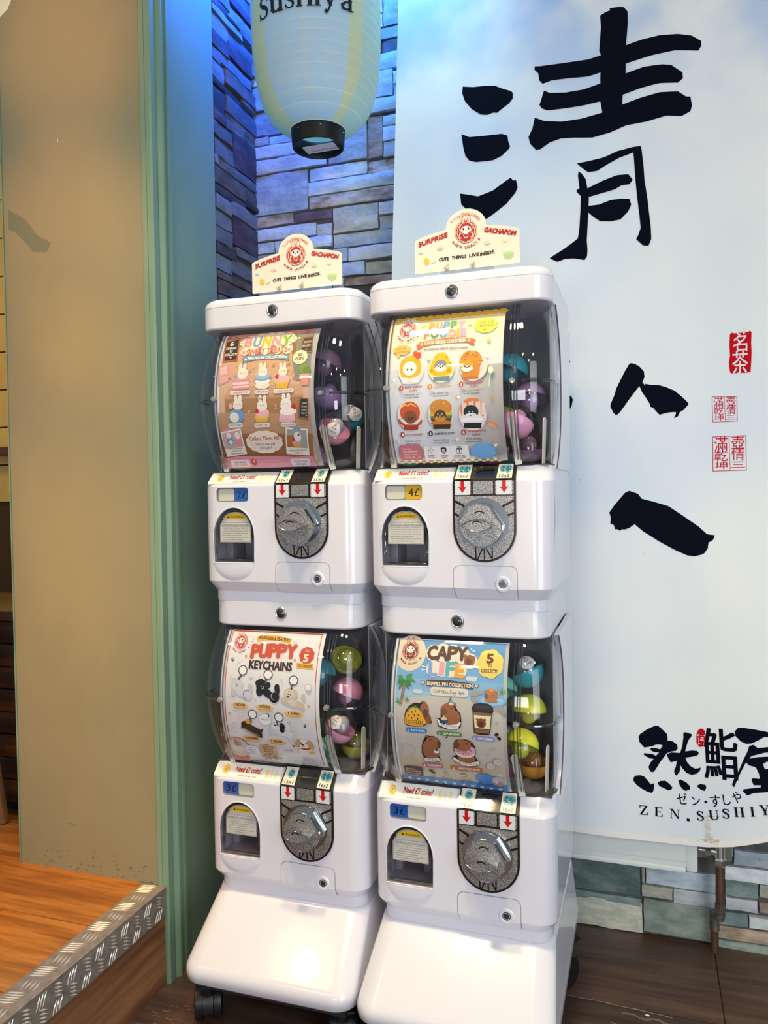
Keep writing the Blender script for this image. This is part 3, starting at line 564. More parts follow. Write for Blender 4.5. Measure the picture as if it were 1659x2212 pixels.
def make_unit(upper):
    u = empty('capsule_machine', (0, 0, 0))
    # control body
    bm = NB()
    def rg(z, hw, yf, r=.036): return [(x, y, z) for x, y in rring(-hw, hw, yf, .335, r, .012)]
    loft(bm, [rg(0, .1638, .0165, .034), rg(.0190, .1638, .0165, .034), rg(.0205, .1644, .0155, .034), rg(.0395, .1742, .0010), rg(.0425, SX, 0), rg(.2355, SX, 0), rg(.2395, .1745, .0016), rg(.2425, .1735, .0045), rg(.2655, .170, .030, .030)])
    o = obj('body', bm, plastic, u)
    # recesses: vend window, price window
    def arch(x, z0, z1, hw, n=14):
        zs = z0 + (z1 - z0) * .48; p = [(x - hw * .97, z0), (x + hw * .97, z0)]
        return p + [(x + hw * math.cos(t), zs + (z1 - zs) * math.sin(t)) for t in [math.pi * i / n for i in range(n + 1)]]
    AX, AZ0, AZ1, AHW = -.100, .080, .194, .0475
    cut = NB()
    for pts, dp in ((arch(AX, AZ0, AZ1, AHW), .11), (rr_pts(-.1385, -.0655, .2050, .2340, .007), .006), (disc_pts(.084, .0505, .0085), .02), (disc_pts(-.100, .30, .001), .001)):
        a = [cut.verts.new((x, -.02, z)) for x, z in pts]; b_ = [cut.verts.new((x, dp, z)) for x, z in pts]
        cut.faces.new(a); cut.faces.new(b_[::-1])
        for i in range(len(a)): cut.faces.new((a[i], b_[i], b_[(i + 1) % len(a)], a[(i + 1) % len(a)]))
    bmesh.ops.recalc_face_normals(cut, faces=cut.faces)
    cm_ = bpy.data.meshes.new('cut'); cut.to_mesh(cm_); cut.free(); co = bpy.data.objects.new('cut', cm_); C.objects.link(co)
    cm_.materials.append(chute_m)
    md = o.modifiers.new('b', 'BOOLEAN'); md.object = co; md.operation = 'DIFFERENCE'; md.solver = 'EXACT'; md.material_mode = 'TRANSFER'
    bpy.context.view_layer.update(); dg = bpy.context.evaluated_depsgraph_get()
    me = bpy.data.meshes.new_from_object(o.evaluated_get(dg)); o.modifiers.clear(); o.data = me; bpy.data.objects.remove(co)
    me.shade_smooth(); me.set_sharp_from_angle(angle=R(40)); even(o)
    # vend window: rim, clear flap, chute step, scoop below
    rim = arch(AX, AZ0, AZ1, AHW); bm = NB(); tube(bm, [(x, -.0004, z) for x, z in rim + rim[:2]], .0013, 6); obj('window_rim', bm, plastic, u)
    fl = empty('dispensing_flap'); fl.parent = u
    bm = NB(); slab(bm, arch(AX, AZ0 + .0015, AZ1 - .0015, AHW - .0015), front, .0025, base=-.010)
    box(bm, AX - .040, AX + .040, .002, .008, AZ0 + .002, AZ0 + .008, bev=.001); box(bm, AX - .0445, AX - .038, .001, .008, AZ0 + .018, AZ0 + .034, bev=.001); box(bm, AX + .038, AX + .0445, .001, .008, AZ0 + .018, AZ0 + .034, bev=.001)
    obj('flap_panel', bm, flapm, fl)
    bm = NB(); inner = arch(AX, AZ0 + .006, AZ1 - .006, AHW - .006); tube(bm, [(x, .0065, z) for x, z in inner + inner[:2]], .0011, 6); obj('flap_edge', bm, seamm, fl)
    for q in ((AX + .012, AX + .044, .055, .100, AZ0, AZ0 + .06), (AX - .046, AX - .030, .05, .100, AZ0, AZ0 + .05)):
        bm = NB(); box(bm, *q, bev=.003); obj('chute_guide', bm, mat('chute_guide', 0x8f8d97, .4), u)
    # warning label on the flap
    sh = Sheet()
    L0, L1, B0, B1 = AX - .036, AX + .0355, .1215, .1835
    def lab(k, c):
        sh.uv([(L0 + k, B0 + k), (L1 - k, B0 + k), (L1 - k, B0 + .036), (L1 - .006 - k * .6, B0 + .046 - k)] + [(AX + (.029 - k) * math.cos(t), B0 + .046 + (.0165 - k) * math.sin(t)) for t in [math.pi * i / 14 for i in range(15)]] + [(L0 + .006 + k * .6, B0 + .046 - k), (L0 + k, B0 + .036)], c)
    lab(0, 0xb9b8b4); lab(.0012, 0x55554e); lab(.0018, 0xc4c4be)
    sh.uv([(AX + .0272 * math.cos(t), B0 + .0455 + .0147 * math.sin(t)) for t in [R(12) + (math.pi - R(24)) * i / 14 for i in range(15)]], 0xe2b81f)
    sh.text('WARNING', AX + .004, B0 + .0525, .0044, 0x3a3318, bold=.03); sh.uv([(AX - .0185, B0 + .0502), (AX - .0125, B0 + .0502), (AX - .0155, B0 + .0555)], 0x3a3318)
    for i, (t, x) in enumerate((('Be sure to read the paper before insert', .0), ('included with capsule before using.', .0), ('Do not shake this machine, it may fall over.', .0), ('If buying more than one capsule, remove each', .0), ('one before proceeding single next purchase.', .0), ('If capsule does not come out after insert money,', .0), ('please contact store personnel.', -.008), ('If the transparent parts damaged, you will hurt', .0), ('others, do not deliberately destroyed.', -.006))):
        sh.text(t, AX + x, B0 + .0412 - .0044 * i, .0021, 0x5c5c56, w=.058 if x == 0 else .046, bold=.008)
    sh.line([(L0 + .003, B0 + .0347), (L1 - .003, B0 + .0347)], .0005, 0x33332e)
    wl = sheet_obj('warning_label', sh, front, fl, ink, base=-.0072); 
    bm = NB()
    def scoop(rx, rz, dep, n=16, m=7):
        rows = []
        for j in range(m + 1):
            k = j / m; rows.append([bm.verts.new((AX + rx * k * math.cos(t), .0004 - dep * math.sqrt(max(0, 1 - k * k)) , AZ0 - .0015 + rz * k * math.sin(t))) for t in [math.pi + math.pi * i / n for i in range(n + 1)]])
        for a, b_ in zip(rows[1:], rows[2:]):
            for i in range(n): bm.faces.new((a[i], a[i + 1], b_[i + 1], b_[i]))
        for i in range(n): bm.faces.new((rows[0][0], rows[1][i], rows[1][i + 1]))
        top = [rows[j][0] for j in range(m, 0, -1)] + [rows[0][0]] + [rows[j][-1] for j in range(1, m + 1)]
        bm.faces.new(top)
    scoop(.0475, .035, .0050); obj('scoop_lip', bm, plastic, u)
    # coin box door wrapped over the bottom chamfer, with a round lock
    dr = empty('coin_box_door'); dr.parent = u
    d0, d1, dt = -.0065, .1100, .0825
    op = [(d0 + .0035, .0225), (d1 - .0005, .0225), (d1, .045), (d1, dt - .012)] + [(d1 - .012 + .012 * math.cos(t), dt - .012 + .012 * math.sin(t)) for t in [math.pi / 2 * i / 5 for i in range(1, 6)]] + [(d0 + .012 - .012 * math.sin(t), dt - .012 + .012 * math.cos(t)) for t in [math.pi / 2 * i / 5 for i in range(0, 6)]] + [(d0, .045)]
    bm = NB(); slab(bm, op, body_fn, .0016, cuts=(.041,)); obj('door_panel', bm, plastic, dr, 25)
    k = 1.014; cxd, czd = (d0 + d1) / 2, .052
    bm = NB(); slab(bm, [(cxd + (x - cxd) * 1.022, czd + (z - czd) * 1.045 if z > .03 else z) for x, z in op], body_fn, .0004, cuts=(.041,)); obj('door_gap_shade', bm, mat('gap_shadow_grey', 0x9b98a2, .5), dr, 25)  # thin groove shadow round the door, put in as a grey plate
    LX, LZ = .0845, .0505
    bm = NB(); lathe(bm, [(.0090, .004), (.0094, -.0030), (.0115, -.0036), (.0142, -.0026), (.0158, -.0008)], 32, c=(LX, 0, LZ), axis='y'); obj('lock_surround', bm, plastic, dr)
    bm = NB(); lathe(bm, [(.0, -.0002), (.0050, -.0002), (.0056, .0010), (.0064, .0004), (.0078, .0006), (.0084, .0040)], 24, c=(LX, -.0022, LZ), axis='y'); box(bm, LX - .0008, LX + .0008, -.0032, -.001, LZ - .003, LZ + .003); obj('lock_cylinder', bm, mat('lock_steel', 0x6f7274, .25, .9), dr)
    # coin plate
    PX, PW, PT, PB = .0520, .0580, .2385, .0900
    def u_shape(k):
        zc = .150; return [(PX + PW - k, PT - k * .2), (PX - PW + k, PT - k * .2), (PX - PW + k, zc)] + [(PX - (PW - k) * math.cos(t), zc - (zc - PB - k) * math.sin(t)) for t in [math.pi * i / 24 for i in range(1, 24)]] + [(PX + PW - k, zc)]
    cp = empty('coin_plate'); cp.parent = u
    bm = NB(); slab(bm, u_shape(0), front, .0022); obj('plate_rim', bm, groove, cp, 25)
    bm = NB(); slab(bm, u_shape(.0040), front, .0006, base=.0022); obj('plate_face', bm, grain, cp, 25)
    bm = NB()
    def gp(x, y): return (PX + (x - 802) * .0000839, PT - (y - 395) * .0000840)
    def gbar(a, b_, w=.0042):
        a, b_ = Vector(gp(*a)), Vector(gp(*b_)); d = (b_ - a).normalized(); n = Vector((-d.y, d.x)) * w / 2
        slab(bm, [a - n, b_ - n, b_ + n, a + n], front, .0005, base=.0028)
    for a, b_, w in (((160, 700), (1450, 700), .0036), ((540, 400), (540, 690), .0036), ((1025, 400), (1025, 690), .0036), ((160, 830), (370, 945), .0042), ((360, 930), (360, 1100), .0042), ((365, 1085), (235, 1165), .0042), ((245, 1165), (160, 1105), .0038),
                    ((1450, 830), (1215, 945), .0042), ((1220, 930), (1220, 1095), .0042), ((1215, 1080), (1335, 1150), .0042), ((1325, 1150), (1450, 1090), .0038), ((605, 1840), (615, 2105), .0024), ((760, 1860), (640, 2110), .0026), ((800, 1860), (800, 2130), .0026), ((835, 1860), (965, 2085), .0026), ((970, 1840), (970, 2090), .0024)):
        gbar(a, b_, w)
    tag(obj('plate_groove', bm, groove, cp, 25), kind='stuff')
    # knob
    kn = empty('turn_knob'); kn.parent = u
    bm = NB(); ko = [gp(x, y) for x, y in [(500, 940), (560, 912), (640, 893), (730, 886), (850, 897), (960, 938), (1090, 1145), (1222, 1350), (1215, 1440), (1180, 1540), (1110, 1650), (1020, 1735), (920, 1795), (820, 1822), (700, 1810), (600, 1770), (500, 1695), (410, 1590), (340, 1470), (300, 1350), (300, 1330), (400, 1130)]][::-1]
    base_ = [gp(790 + 560 * math.cos(R(a)), 1310 - 545 * math.sin(R(a))) for a in range(0, 360, 9)]
    slab(bm, base_, front, .0050, base=.0028); obj('knob_skirt', bm, chromed, kn, 25)
    bm = NB(); slab(bm, ko, front, .0150, base=.0078, mi=0, side=1); obj('knob_face', bm, [grain, chromed], kn, 25)
    bm = NB()
    for i, p in enumerate(ko): pass
    tube(bm, [(p[0], -.0228, p[1]) for p in ko + ko[:1]], .0010, 6); obj('knob_edge', bm, chromed, kn)
    bm = NB(); lens = []
    cx_, cz_ = gp(745, 1345)
    for s_ in (1, -1):
        for i in range(10):
            t = -1 + 2 * i / 10; lens.append((cx_ + s_ * t * .0280, cz_ - s_ * .0108 * (1 - t * t)))
    slab(bm, lens, front, .0230, base=.0228, mi=0, side=1); obj('knob_grip', bm, [grain, chromed], kn, 50)
    bm = NB(); tube(bm, [(x, -.0459, z) for x, z in lens + lens[:1]], .0009, 6); obj('grip_edge', bm, chromed, kn)
    for (x, y, r_, w0) in ((745, 1180, .0125, .0231), (745, 1360, .0110, .0461)):
        bm = NB(); c = gp(x, y); rr_ = r_; slab(bm, disc_pts(c[0], c[1], rr_, rr_ * .95, 10, 38, 142) + disc_pts(c[0], c[1], rr_ - .0022, rr_ * .95 - .0022, 10, 38, 142)[::-1], front, .0003, base=w0 - .0002)
        obj('turn_mark', bm, groove, kn, 20)
    # smoked cover on the sloping shelf with coin stickers, arrows below
    bm = NB(); slab(bm, [(PX - PW, .2388), (PX + PW, .2388), (PX + PW - .002, .2668), (PX - PW + .002, .2668)], body_fn, .0035, base=.0006); slab(bm, rr_pts(PX - .017, PX + .017, .2455, .2610, .006), body_fn, .0008, base=.0041)
    obj('shelf_cover', bm, smoked, u, 25)
    bm = NB(); slab(bm, [(PX - PW, .2388), (PX + PW, .2388), (PX + PW - .002, .2668), (PX - PW + .002, .2668)], body_fn, .0005); obj('cover_backing', bm, mat('cover_backing', 0x5a564f, .3), u, 25)
    # side pieces of the dome housing
    bm = NB()
    N = 22
    for s in (-1, 1):
        fr_ = []
        for i in range(N + 1):
            t = i / N; h = .2600 + (S_TOP - .2600) * t
            fr_.append((.066 + .082 * (1 - abs(2 * t - 1) ** 2.6), h))
        rows = [[(s * xx, y, h) for y, h in fr_] + [(s * xx, .335, S_TOP), (s * xx, .335, .2600)] for xx in (.1665, .1755)]
        a = [bm.verts.new(p) for p in rows[0]]; b_ = [bm.verts.new(p) for p in rows[1]]
        for ring_ in (a, b_):
            for tri in tess([(v.co.y, v.co.z) for v in ring_]): bm.faces.new([ring_[i] for i in tri])
        for i in range(len(a)): bm.faces.new((a[i], b_[i], b_[(i + 1) % len(a)], a[(i + 1) % len(a)]))
    box(bm, -.1665, .1665, .325, .335, .26, S_TOP)
    obj('housing', bm, plastic, u, 30)
    for s in (-1, 1):
        bm = NB(); tube(bm, [(s * .1757, y - .0008, h) for y, h in fr_], .0012, 6); obj('gasket', bm, seal, u)
    bm = NB(); tube(bm, [(x, y, .2668) for x, y in rring(-.1695, .1695, .0285, .30, .045, .005)[:14]], .0016, 6); obj('gasket', bm, gasket, u)
    bm = NB(); box(bm, -.165, .165, .150, .156, .2665, S_TOP); box(bm, -.165, .165, .03, .150, .2656, .2675); obj('chamber_liner', bm, dark, u)
    for q in (-.1655, .164):
        bm = NB(); box(bm, q, q + .0015, .07, .150, .268, S_TOP); obj('chamber_cheek', bm, mat('pale_cheek', 0x9c9da2, .4), u)
    # the dome: one clear moulding, flat-faced with rounded corners, bowed in side view
    bm = NB(); rings = []; NS = 26
    def section(t):
        b_ = bulge(t); h = S_BOT + .001 + (S_TOP - S_BOT - .002) * t; yf = Y_END - b_; sx = .1655 + .0125 * (b_ / SAG) ; r = .052; p = [(-.1650, .150)]
        p += [(-sx + .004, .135), (-sx, yf + r + .02), (-sx, yf + r)]
        p += [(-sx + r - r * math.cos(a), yf + r - r * math.sin(a)) for a in [math.pi / 2 * i / 8 for i in range(1, 9)]]
        p += [(-sx + r + (2 * sx - 2 * r) * i / 6, yf) for i in range(1, 6)]
        p += [(sx - r + r * math.sin(a), yf + r - r * math.cos(a)) for a in [math.pi / 2 * i / 8 for i in range(0, 9)]]
        p += [(sx, yf + r + .02), (sx - .004, .135), (.1650, .150)]
        return [(x, y, h) for x, y in p]
    rings = [section(i / NS) for i in range(NS + 1)]
    loft(bm, rings, (False, False), closed=False)
    bmesh.ops.recalc_face_normals(bm, faces=bm.faces)
    bmesh.ops.solidify(bm, geom=bm.faces[:], thickness=.0026)
    dm = empty('dome'); dm.parent = u
    obj('clear_shell', bm, domem, dm, 50)
    bm = NB()
    def on_dome(x, t, off=.001):
        b_ = bulge(t); return (x, Y_END - b_ - off, S_BOT + .001 + (S_TOP - S_BOT - .002) * t)
    for x in (-.1310, -.1265, -.1195, .1045, .1115, .1165):
        bm = NB(); tube(bm, [on_dome(x, i / 20, .0004 if abs(x) < .118 else -.0006) for i in range(21)], .0015, 6); obj('seam_rib', bm, seamm, dm)
    for s in (-1, 1):
        bm = NB(); ii = [q for q in section(.5) if q[0] * s > .112 and q[1] < .10]
        tube(bm, [(q[0] + s * .0015, q[1] - .0015, q[2]) for q in ii], .0030, 8)
        obj('hinge_bar', bm, seamm, dm)
    for x in (-.124, .109):
        bm = NB(); lathe(bm, [(.0, -.006), (.0045, -.0055), (.006, -.001), (.006, .006)], 12, c=(x, Y_END - SAG - .001, (S_TOP + S_BOT) / 2), axis='y')
        obj('hinge_screw', bm, mat('clear_screw', 0xb9bab4, .15, .6), dm)
    # white guide fins standing on the chamber floor
    for x, y, hh, tilt in ((.112, .0240, .085, 8), (.151, .060, .080, 0), (-.128, .0270, .075, -5)):
        bm = NB(); pts = [(-.006, 0), (.006, 0), (.0065, hh)] + [(.0065 * math.cos(t), hh + .0065 * math.sin(t)) for t in [math.pi * i / 6 for i in range(1, 6)]] + [(-.0065, hh)]
        slab(bm, pts, front, .0018); f = obj('guide_fin', bm, mat('fin_white', 0xe8e4da, .4), u, 30, loc=(x, y, .2676)); f.rotation_euler = (R(19 if y < .03 else 2), R(-tilt), R(4 if x < .12 else 75) if x > 0 else R(-6))
    # lid with its lock
    bm = NB()
    def lg(z, hw, yf, r=.040): return [(x, y, z) for x, y in rring(-hw, hw, yf, .335, r, .018, 8)]
    if upper: rings = [lg(S_TOP - .002, .1715, .006), lg(S_TOP, .1738, .0028), lg(S_TOP + .003, .1748, .0016), lg(.6020, .1748, .0016), lg(.6026, .1740, .0026), lg(.6034, .1740, .0026), lg(.6040, .1748, .0016), lg(.6100, .1744, .0020), lg(.6160, .1722, .0045), lg(.6205, .1680, .0090), lg(.6228, .1600, .0170, .034), lg(.6235, .1500, .0270, .03)]
    else: rings = [lg(S_TOP - .002, .1610, .019), lg(S_TOP, .1632, .0165), lg(S_TOP + .003, .1642, .0155), lg(.6072, .1642, .0155), lg(.6082, .1634, .0170), lg(.6099, .1634, .0170)]
    YL = .0016 if upper else .0155
    loft(bm, rings); even(obj('lid', bm, lidp, u, 50))
    lx = -.0045; lz = .5865
    lkx = empty('lid_lock'); lkx.parent = u
    bm = NB(); lathe(bm, [(.0128, .003), (.0128, -.0006), (.0118, -.0016), (.0105, -.0012), (.0098, -.0030), (.0090, -.0024)], 30, c=(lx, YL, lz), axis='y'); obj('lock_ring', bm, chrome, lkx)
    bm = NB(); lathe(bm, [(.0, -.0034), (.0062, -.0034), (.0072, -.0026), (.0092, -.0022)], 24, c=(lx, YL, lz), axis='y'); obj('lock_face', bm, mat('lock_brass' if False else 'lock_dark', 0x5d5b56, .22, .85), lkx)
    bm = NB(); box(bm, lx - .0008, lx + .0008, YL - .0039, YL - .0031, lz - .0035, lz + .003); lathe(bm, [(0, -.0004), (.0026, -.0004), (.0026, .0)], 12, c=(lx, YL - .0034, lz), axis='y'); obj('keyhole', bm, gasket, lkx)
    return u
def slot_bar(u, rot=0):
    """coin slot block showing beside the turned knob"""
    bm = NB(); a = Vector((PXC + .0150, 0, .2010)); 
    o_ = empty('coin_slot'); o_.parent = u; o_.location = (.0775, -.0030, .176); o_.rotation_euler = (0, R(-33), 0)
    box(bm, -.0075, .0075, -.0150, 0, -.0225, .0225, bev=.0018); obj('slot_block', bm, mat('blue_chrome', 0xc3d3dc, .14, .95), o_)
    bm = NB(); box(bm, -.0014, .0014, -.0154, -.0140, -.0165, .0165); obj('slot_opening', bm, gasket, o_)
    return o_
PXC = .052
def coin_icon(sh, x, v, r):
    sh.ell(x, v, r, r * 1.0, 0x4f9aa6); sh.ell(x, v, r * .86, r * .86, 0xb9d4d4); sh.ell(x, v, r * .74, r * .74, 0x2f7f91)
    for i in range(7): sh.ell(x + r * .45 * math.cos(i * 2.4), v + r * .42 * math.sin(i * 1.7 + x * 90), r * .16, r * .13, 0x8fc3c4 if i % 2 else 0x1f6272)
def dress(u, n_left, n_right, price, flip, card):
    """stickers that differ from unit to unit"""
    for x, n in ((PXC - .0395, n_left), (PXC + .0370, n_right)):
        sh = Sheet(); w2 = .0140
        sh.uv([(x - w2, .2130), (x + w2, .2130), (x + w2, .2386), (x - w2, .2386)], 0xd9dde2)
        sh.uv([(x - .0034, .2386), (x + .0034, .2386), (x + .0034, .2270), (x + .0085, .2285), (x, .2165), (x - .0085, .2285), (x - .0034, .2270)], 0xc4161c)
        sheet_obj('arrow_sticker', sh, front, u, inkg, base=.0040)
        sh = Sheet()
        sh.uv([(x - w2, .2388), (x + w2, .2388), (x + w2 - .0005, .2650), (x - w2 + .0005, .2650)], 0xe2dccb)
        if n == 2:
            coin_icon(sh, x - .0045, .2560, .0068); coin_icon(sh, x + .0048, .2558, .0074)
        else: coin_icon(sh, x + .0006, .2558, .0074)
        sh.text('1£x%d' % n, x, .2435, .0052, 0x191919, w=.0185, bold=.03)
        sheet_obj('coin_sticker', sh, body_fn, u, inkg, base=.0052)
    sh = Sheet(); x0 = -.1385; x1 = -.0655; xm = -.104 + (.004 if flip else -.0005)
    sh.uv(rr_pts(x0 + .0004, x1 - .0004, .2054, .2336, .0066), 0x8c8d86)
    a, b_ = ((x0 + .001, xm), (xm, x1 - .001)) if not flip else ((xm, x1 - .001), (x0 + .001, xm))
    cA, cB = (card, 0xd9d8c6)
    if flip: (p0, p1), (q0, q1) = (xm, x1 - .001), (x0 + .001, xm)
    else: (p0, p1), (q0, q1) = (x0 + .001, xm), (xm, x1 - .001)
    sh.uv([(p0, .2062), (p1, .2062), (p1, .2328), (p0, .2328)], cA); sh.uv(rr_pts(q0 + .001, q1 - .001, .2072, .2318, .004), cB)
    sh.text(price, (p0 + p1) / 2, .2193, .0150, 0x16171c, w=.0215, bold=.005)
    sheet_obj('price_card', sh, front, u, inkg, base=-.0055)
    bm = NB(); slab(bm, rr_pts(x0 + .0003, x1 - .0003, .2053, .2337, .0067), front, .0008, base=-.0020); obj('price_window', bm, domem, u)
    # coin notice on the shelf
    sh = Sheet(); Z = .2535
    sh.uv(rr_pts(-.1620, -.0105, .2418, .2646, .004), 0xf1efe8)
    sh.ell(-.137, Z, .0072, .0072, 0xe8b93c); sh.ell(-.137, Z, .0060, .0060, 0xf3d36a); sh.text('£', -.137, Z, .0074, 0xb9851c, bold=.02)
    for a in (110, 135, 160): sh.uv([(-.137 + k * math.cos(R(a + d)), Z + k * math.sin(R(a + d))) for k, d in ((.0085, -2), (.0115, -2), (.0115, 2), (.0085, 2))], 0xe9d9a0)
    sh.text('Need £1 coins?', -.086, Z + .0020, .0088, 0xb8151d, w=.058, bold=.045, lean=.12)
    sh.text('PLEASE ASK A MEMBER OF STAFF', -.086, Z - .0078, .0021, 0x4a4440, w=.042, bold=.02)
    for i, c in enumerate((0xeadf92, 0xf0dcd2, 0xdfe6bb)):
        x = -.0425 + i * .0098; sh.uv(rr_pts(x - .003, x + .003, Z - .0075, Z + .0015, .002), c); sh.uv(rr_pts(x - .0026, x - .0006, Z + .0005, Z + .0065, .0009), c); sh.uv(rr_pts(x + .0006, x + .0026, Z + .0005, Z + .0065, .0009), c)
    sheet_obj('coin_notice', sh, body_fn, u, inkg, base=.0004)
PV0, PV1, PU0, PU1 = .2760, .5480, -.1265, .0920
NF = 26
def pfn(u, v, w):
    k = min(NF - 1, max(0, int((v - PV0) / (PV1 - PV0) * NF))); va, vb = (PV0 + (PV1 - PV0) * q / NF for q in (k, k + 1))
    a, b = pcurve(u, va), pcurve(u, vb); q = (v - va) / (vb - va); p = a + (b - a) * q
    d = (b - a).normalized(); return p + Vector((0, -d.z, d.y)) * w
def pcurve(u, v):
    t = (v - S_BOT - .001) / (S_TOP - S_BOT - .002)
    return Vector((u, Y_END - bulge(t) + .0050, v))
PCUTS = [PV0 + (PV1 - PV0) * i / NF for i in range(1, NF)]
def poster(u, sh, label):
    o_ = sheet_obj('poster', sh, pfn, u, printed('print_poster', .5), outline=[(PU0, PV0), (PU1, PV0), (PU1, PV1), (PU0, PV1)], paper=0xf1f1f4, cuts=PCUTS)
    o_.data.shade_smooth()
    return tag(o_, label)

# ------------------------------------------------------------------ printed artwork
RED = 0xb3242a
def emblem(sh, x, y, r, c=RED, bg=0xf3e6cf, words=True):
    """round shop emblem: rings, a hooded rabbit figure holding a heart"""
    sh.ell(x, y, r, r * 1.02, c, n=32); sh.ell(x, y, r * .95, r * .97, bg, n=32); sh.ell(x, y, r * .90, r * .92, c, n=32); sh.ell(x, y, r * .80, r * .82, bg, n=32); sh.ell(x, y, r * .75, r * .77, c, n=32)
    for s in (-1, 1):
        d = -1 if sh.T.__class__ is Sketch else 1
        sh.ell(x + s * r * .26, y + d * r * .98, r * .17, r * .40, c, rot=-s * 6); sh.ell(x + s * r * .26, y + d * r * .97, r * .13, r * .34, bg, rot=-s * 6); sh.ell(x + s * r * .26, y + d * r * .93, r * .05, r * .22, 0xd9a0a0, rot=-s * 6)
    sh.ell(x, y + d * r * .30, r * .58, r * .52, bg); sh.ell(x, y - d * r * .30, r * .62, r * .60, bg)
    sh.ell(x, y + d * r * .30, r * .53, r * .50, c); sh.ell(x, y - d * r * .30, r * .58, r * .55, c)
    sh.ell(x, y + d * r * .18, r * .46, r * .33, 0xfbf6ee)
    for s in (-1, 1):
        sh.ell(x + s * r * .22, y + d * r * .25, r * .085, r * .105, 0x1d1616); sh.ell(x + s * r * .34, y + d * r * .06, r * .07, r * .04, 0xd9a0a0)
        sh.arcline(x + s * r * .36, y - d * r * .30, r * .22, (100 if s < 0 else -80), (260 if s < 0 else 80), r * .06, bg)
        sh.ell(x + s * r * .22, y - d * r * .86, r * .17, r * .10, 0x2a1a1a); sh.ell(x + s * r * .22, y - d * r * .86, r * .13, r * .07, bg)
    sh.ell(x, y + d * r * .12, r * .05, r * .04, 0x1d1616)
    sh.loc(x, y - d * r * .22, [(0, r * .30), (r * .24, -r * .05), (r * .12, -r * .34), (-r * .12, -r * .34), (-r * .24, -r * .05)], bg); sh.heart(x, y - d * r * .34, r * .19, c)
    if words:
        sh.arc('AKA USAGI', x, y, r * 1.34, 228, 312, r * .27, 0x8e2a2a if bg != 0xf3e6cf else c, .03, out=False)
        sh.ell(x - r * 1.13, y - d * r * .78, r * .09, r * .11, c); sh.ell(x + r * 1.13, y - d * r * .78, r * .09, r * .11, c)
def paw(sh, x, y, r, c):
    sh.ell(x, y + r * .25, r * .42, r * .36, c)
    for dx, dy in ((-.55, -.15), (-.2, -.6), (.2, -.6), (.55, -.15)): sh.ell(x + dx * r, y + dy * r, r * .16, r * .22, c)
def qr_blank(sh, x, y, w, c): sh.rr(x, y, w, w, w * .05, c)
def pill(sh, x, y, w, h, c, t=None, tc=0xffffff, th=None, tw=None, rot=0):
    sh.rr(x, y, w, h, h * .45, c, rot)
    if t: sh.text(t, x, y, th or h * .5, tc, w=tw, bold=.03, rot=rot)
def letters(sh, word, xs, y, h, cols, bold, back=None, bw=.07, ys=None, wide=None):
    if back is not None:
        for i, ch in enumerate(word): sh.text(ch, xs[i], ys[i] if ys else y, h, back, w=wide and wide[i], bold=bold + bw)
    for i, ch in enumerate(word): sh.text(ch, xs[i], ys[i] if ys else y, h, cols[i % len(cols)], w=wide and wide[i], bold=bold)

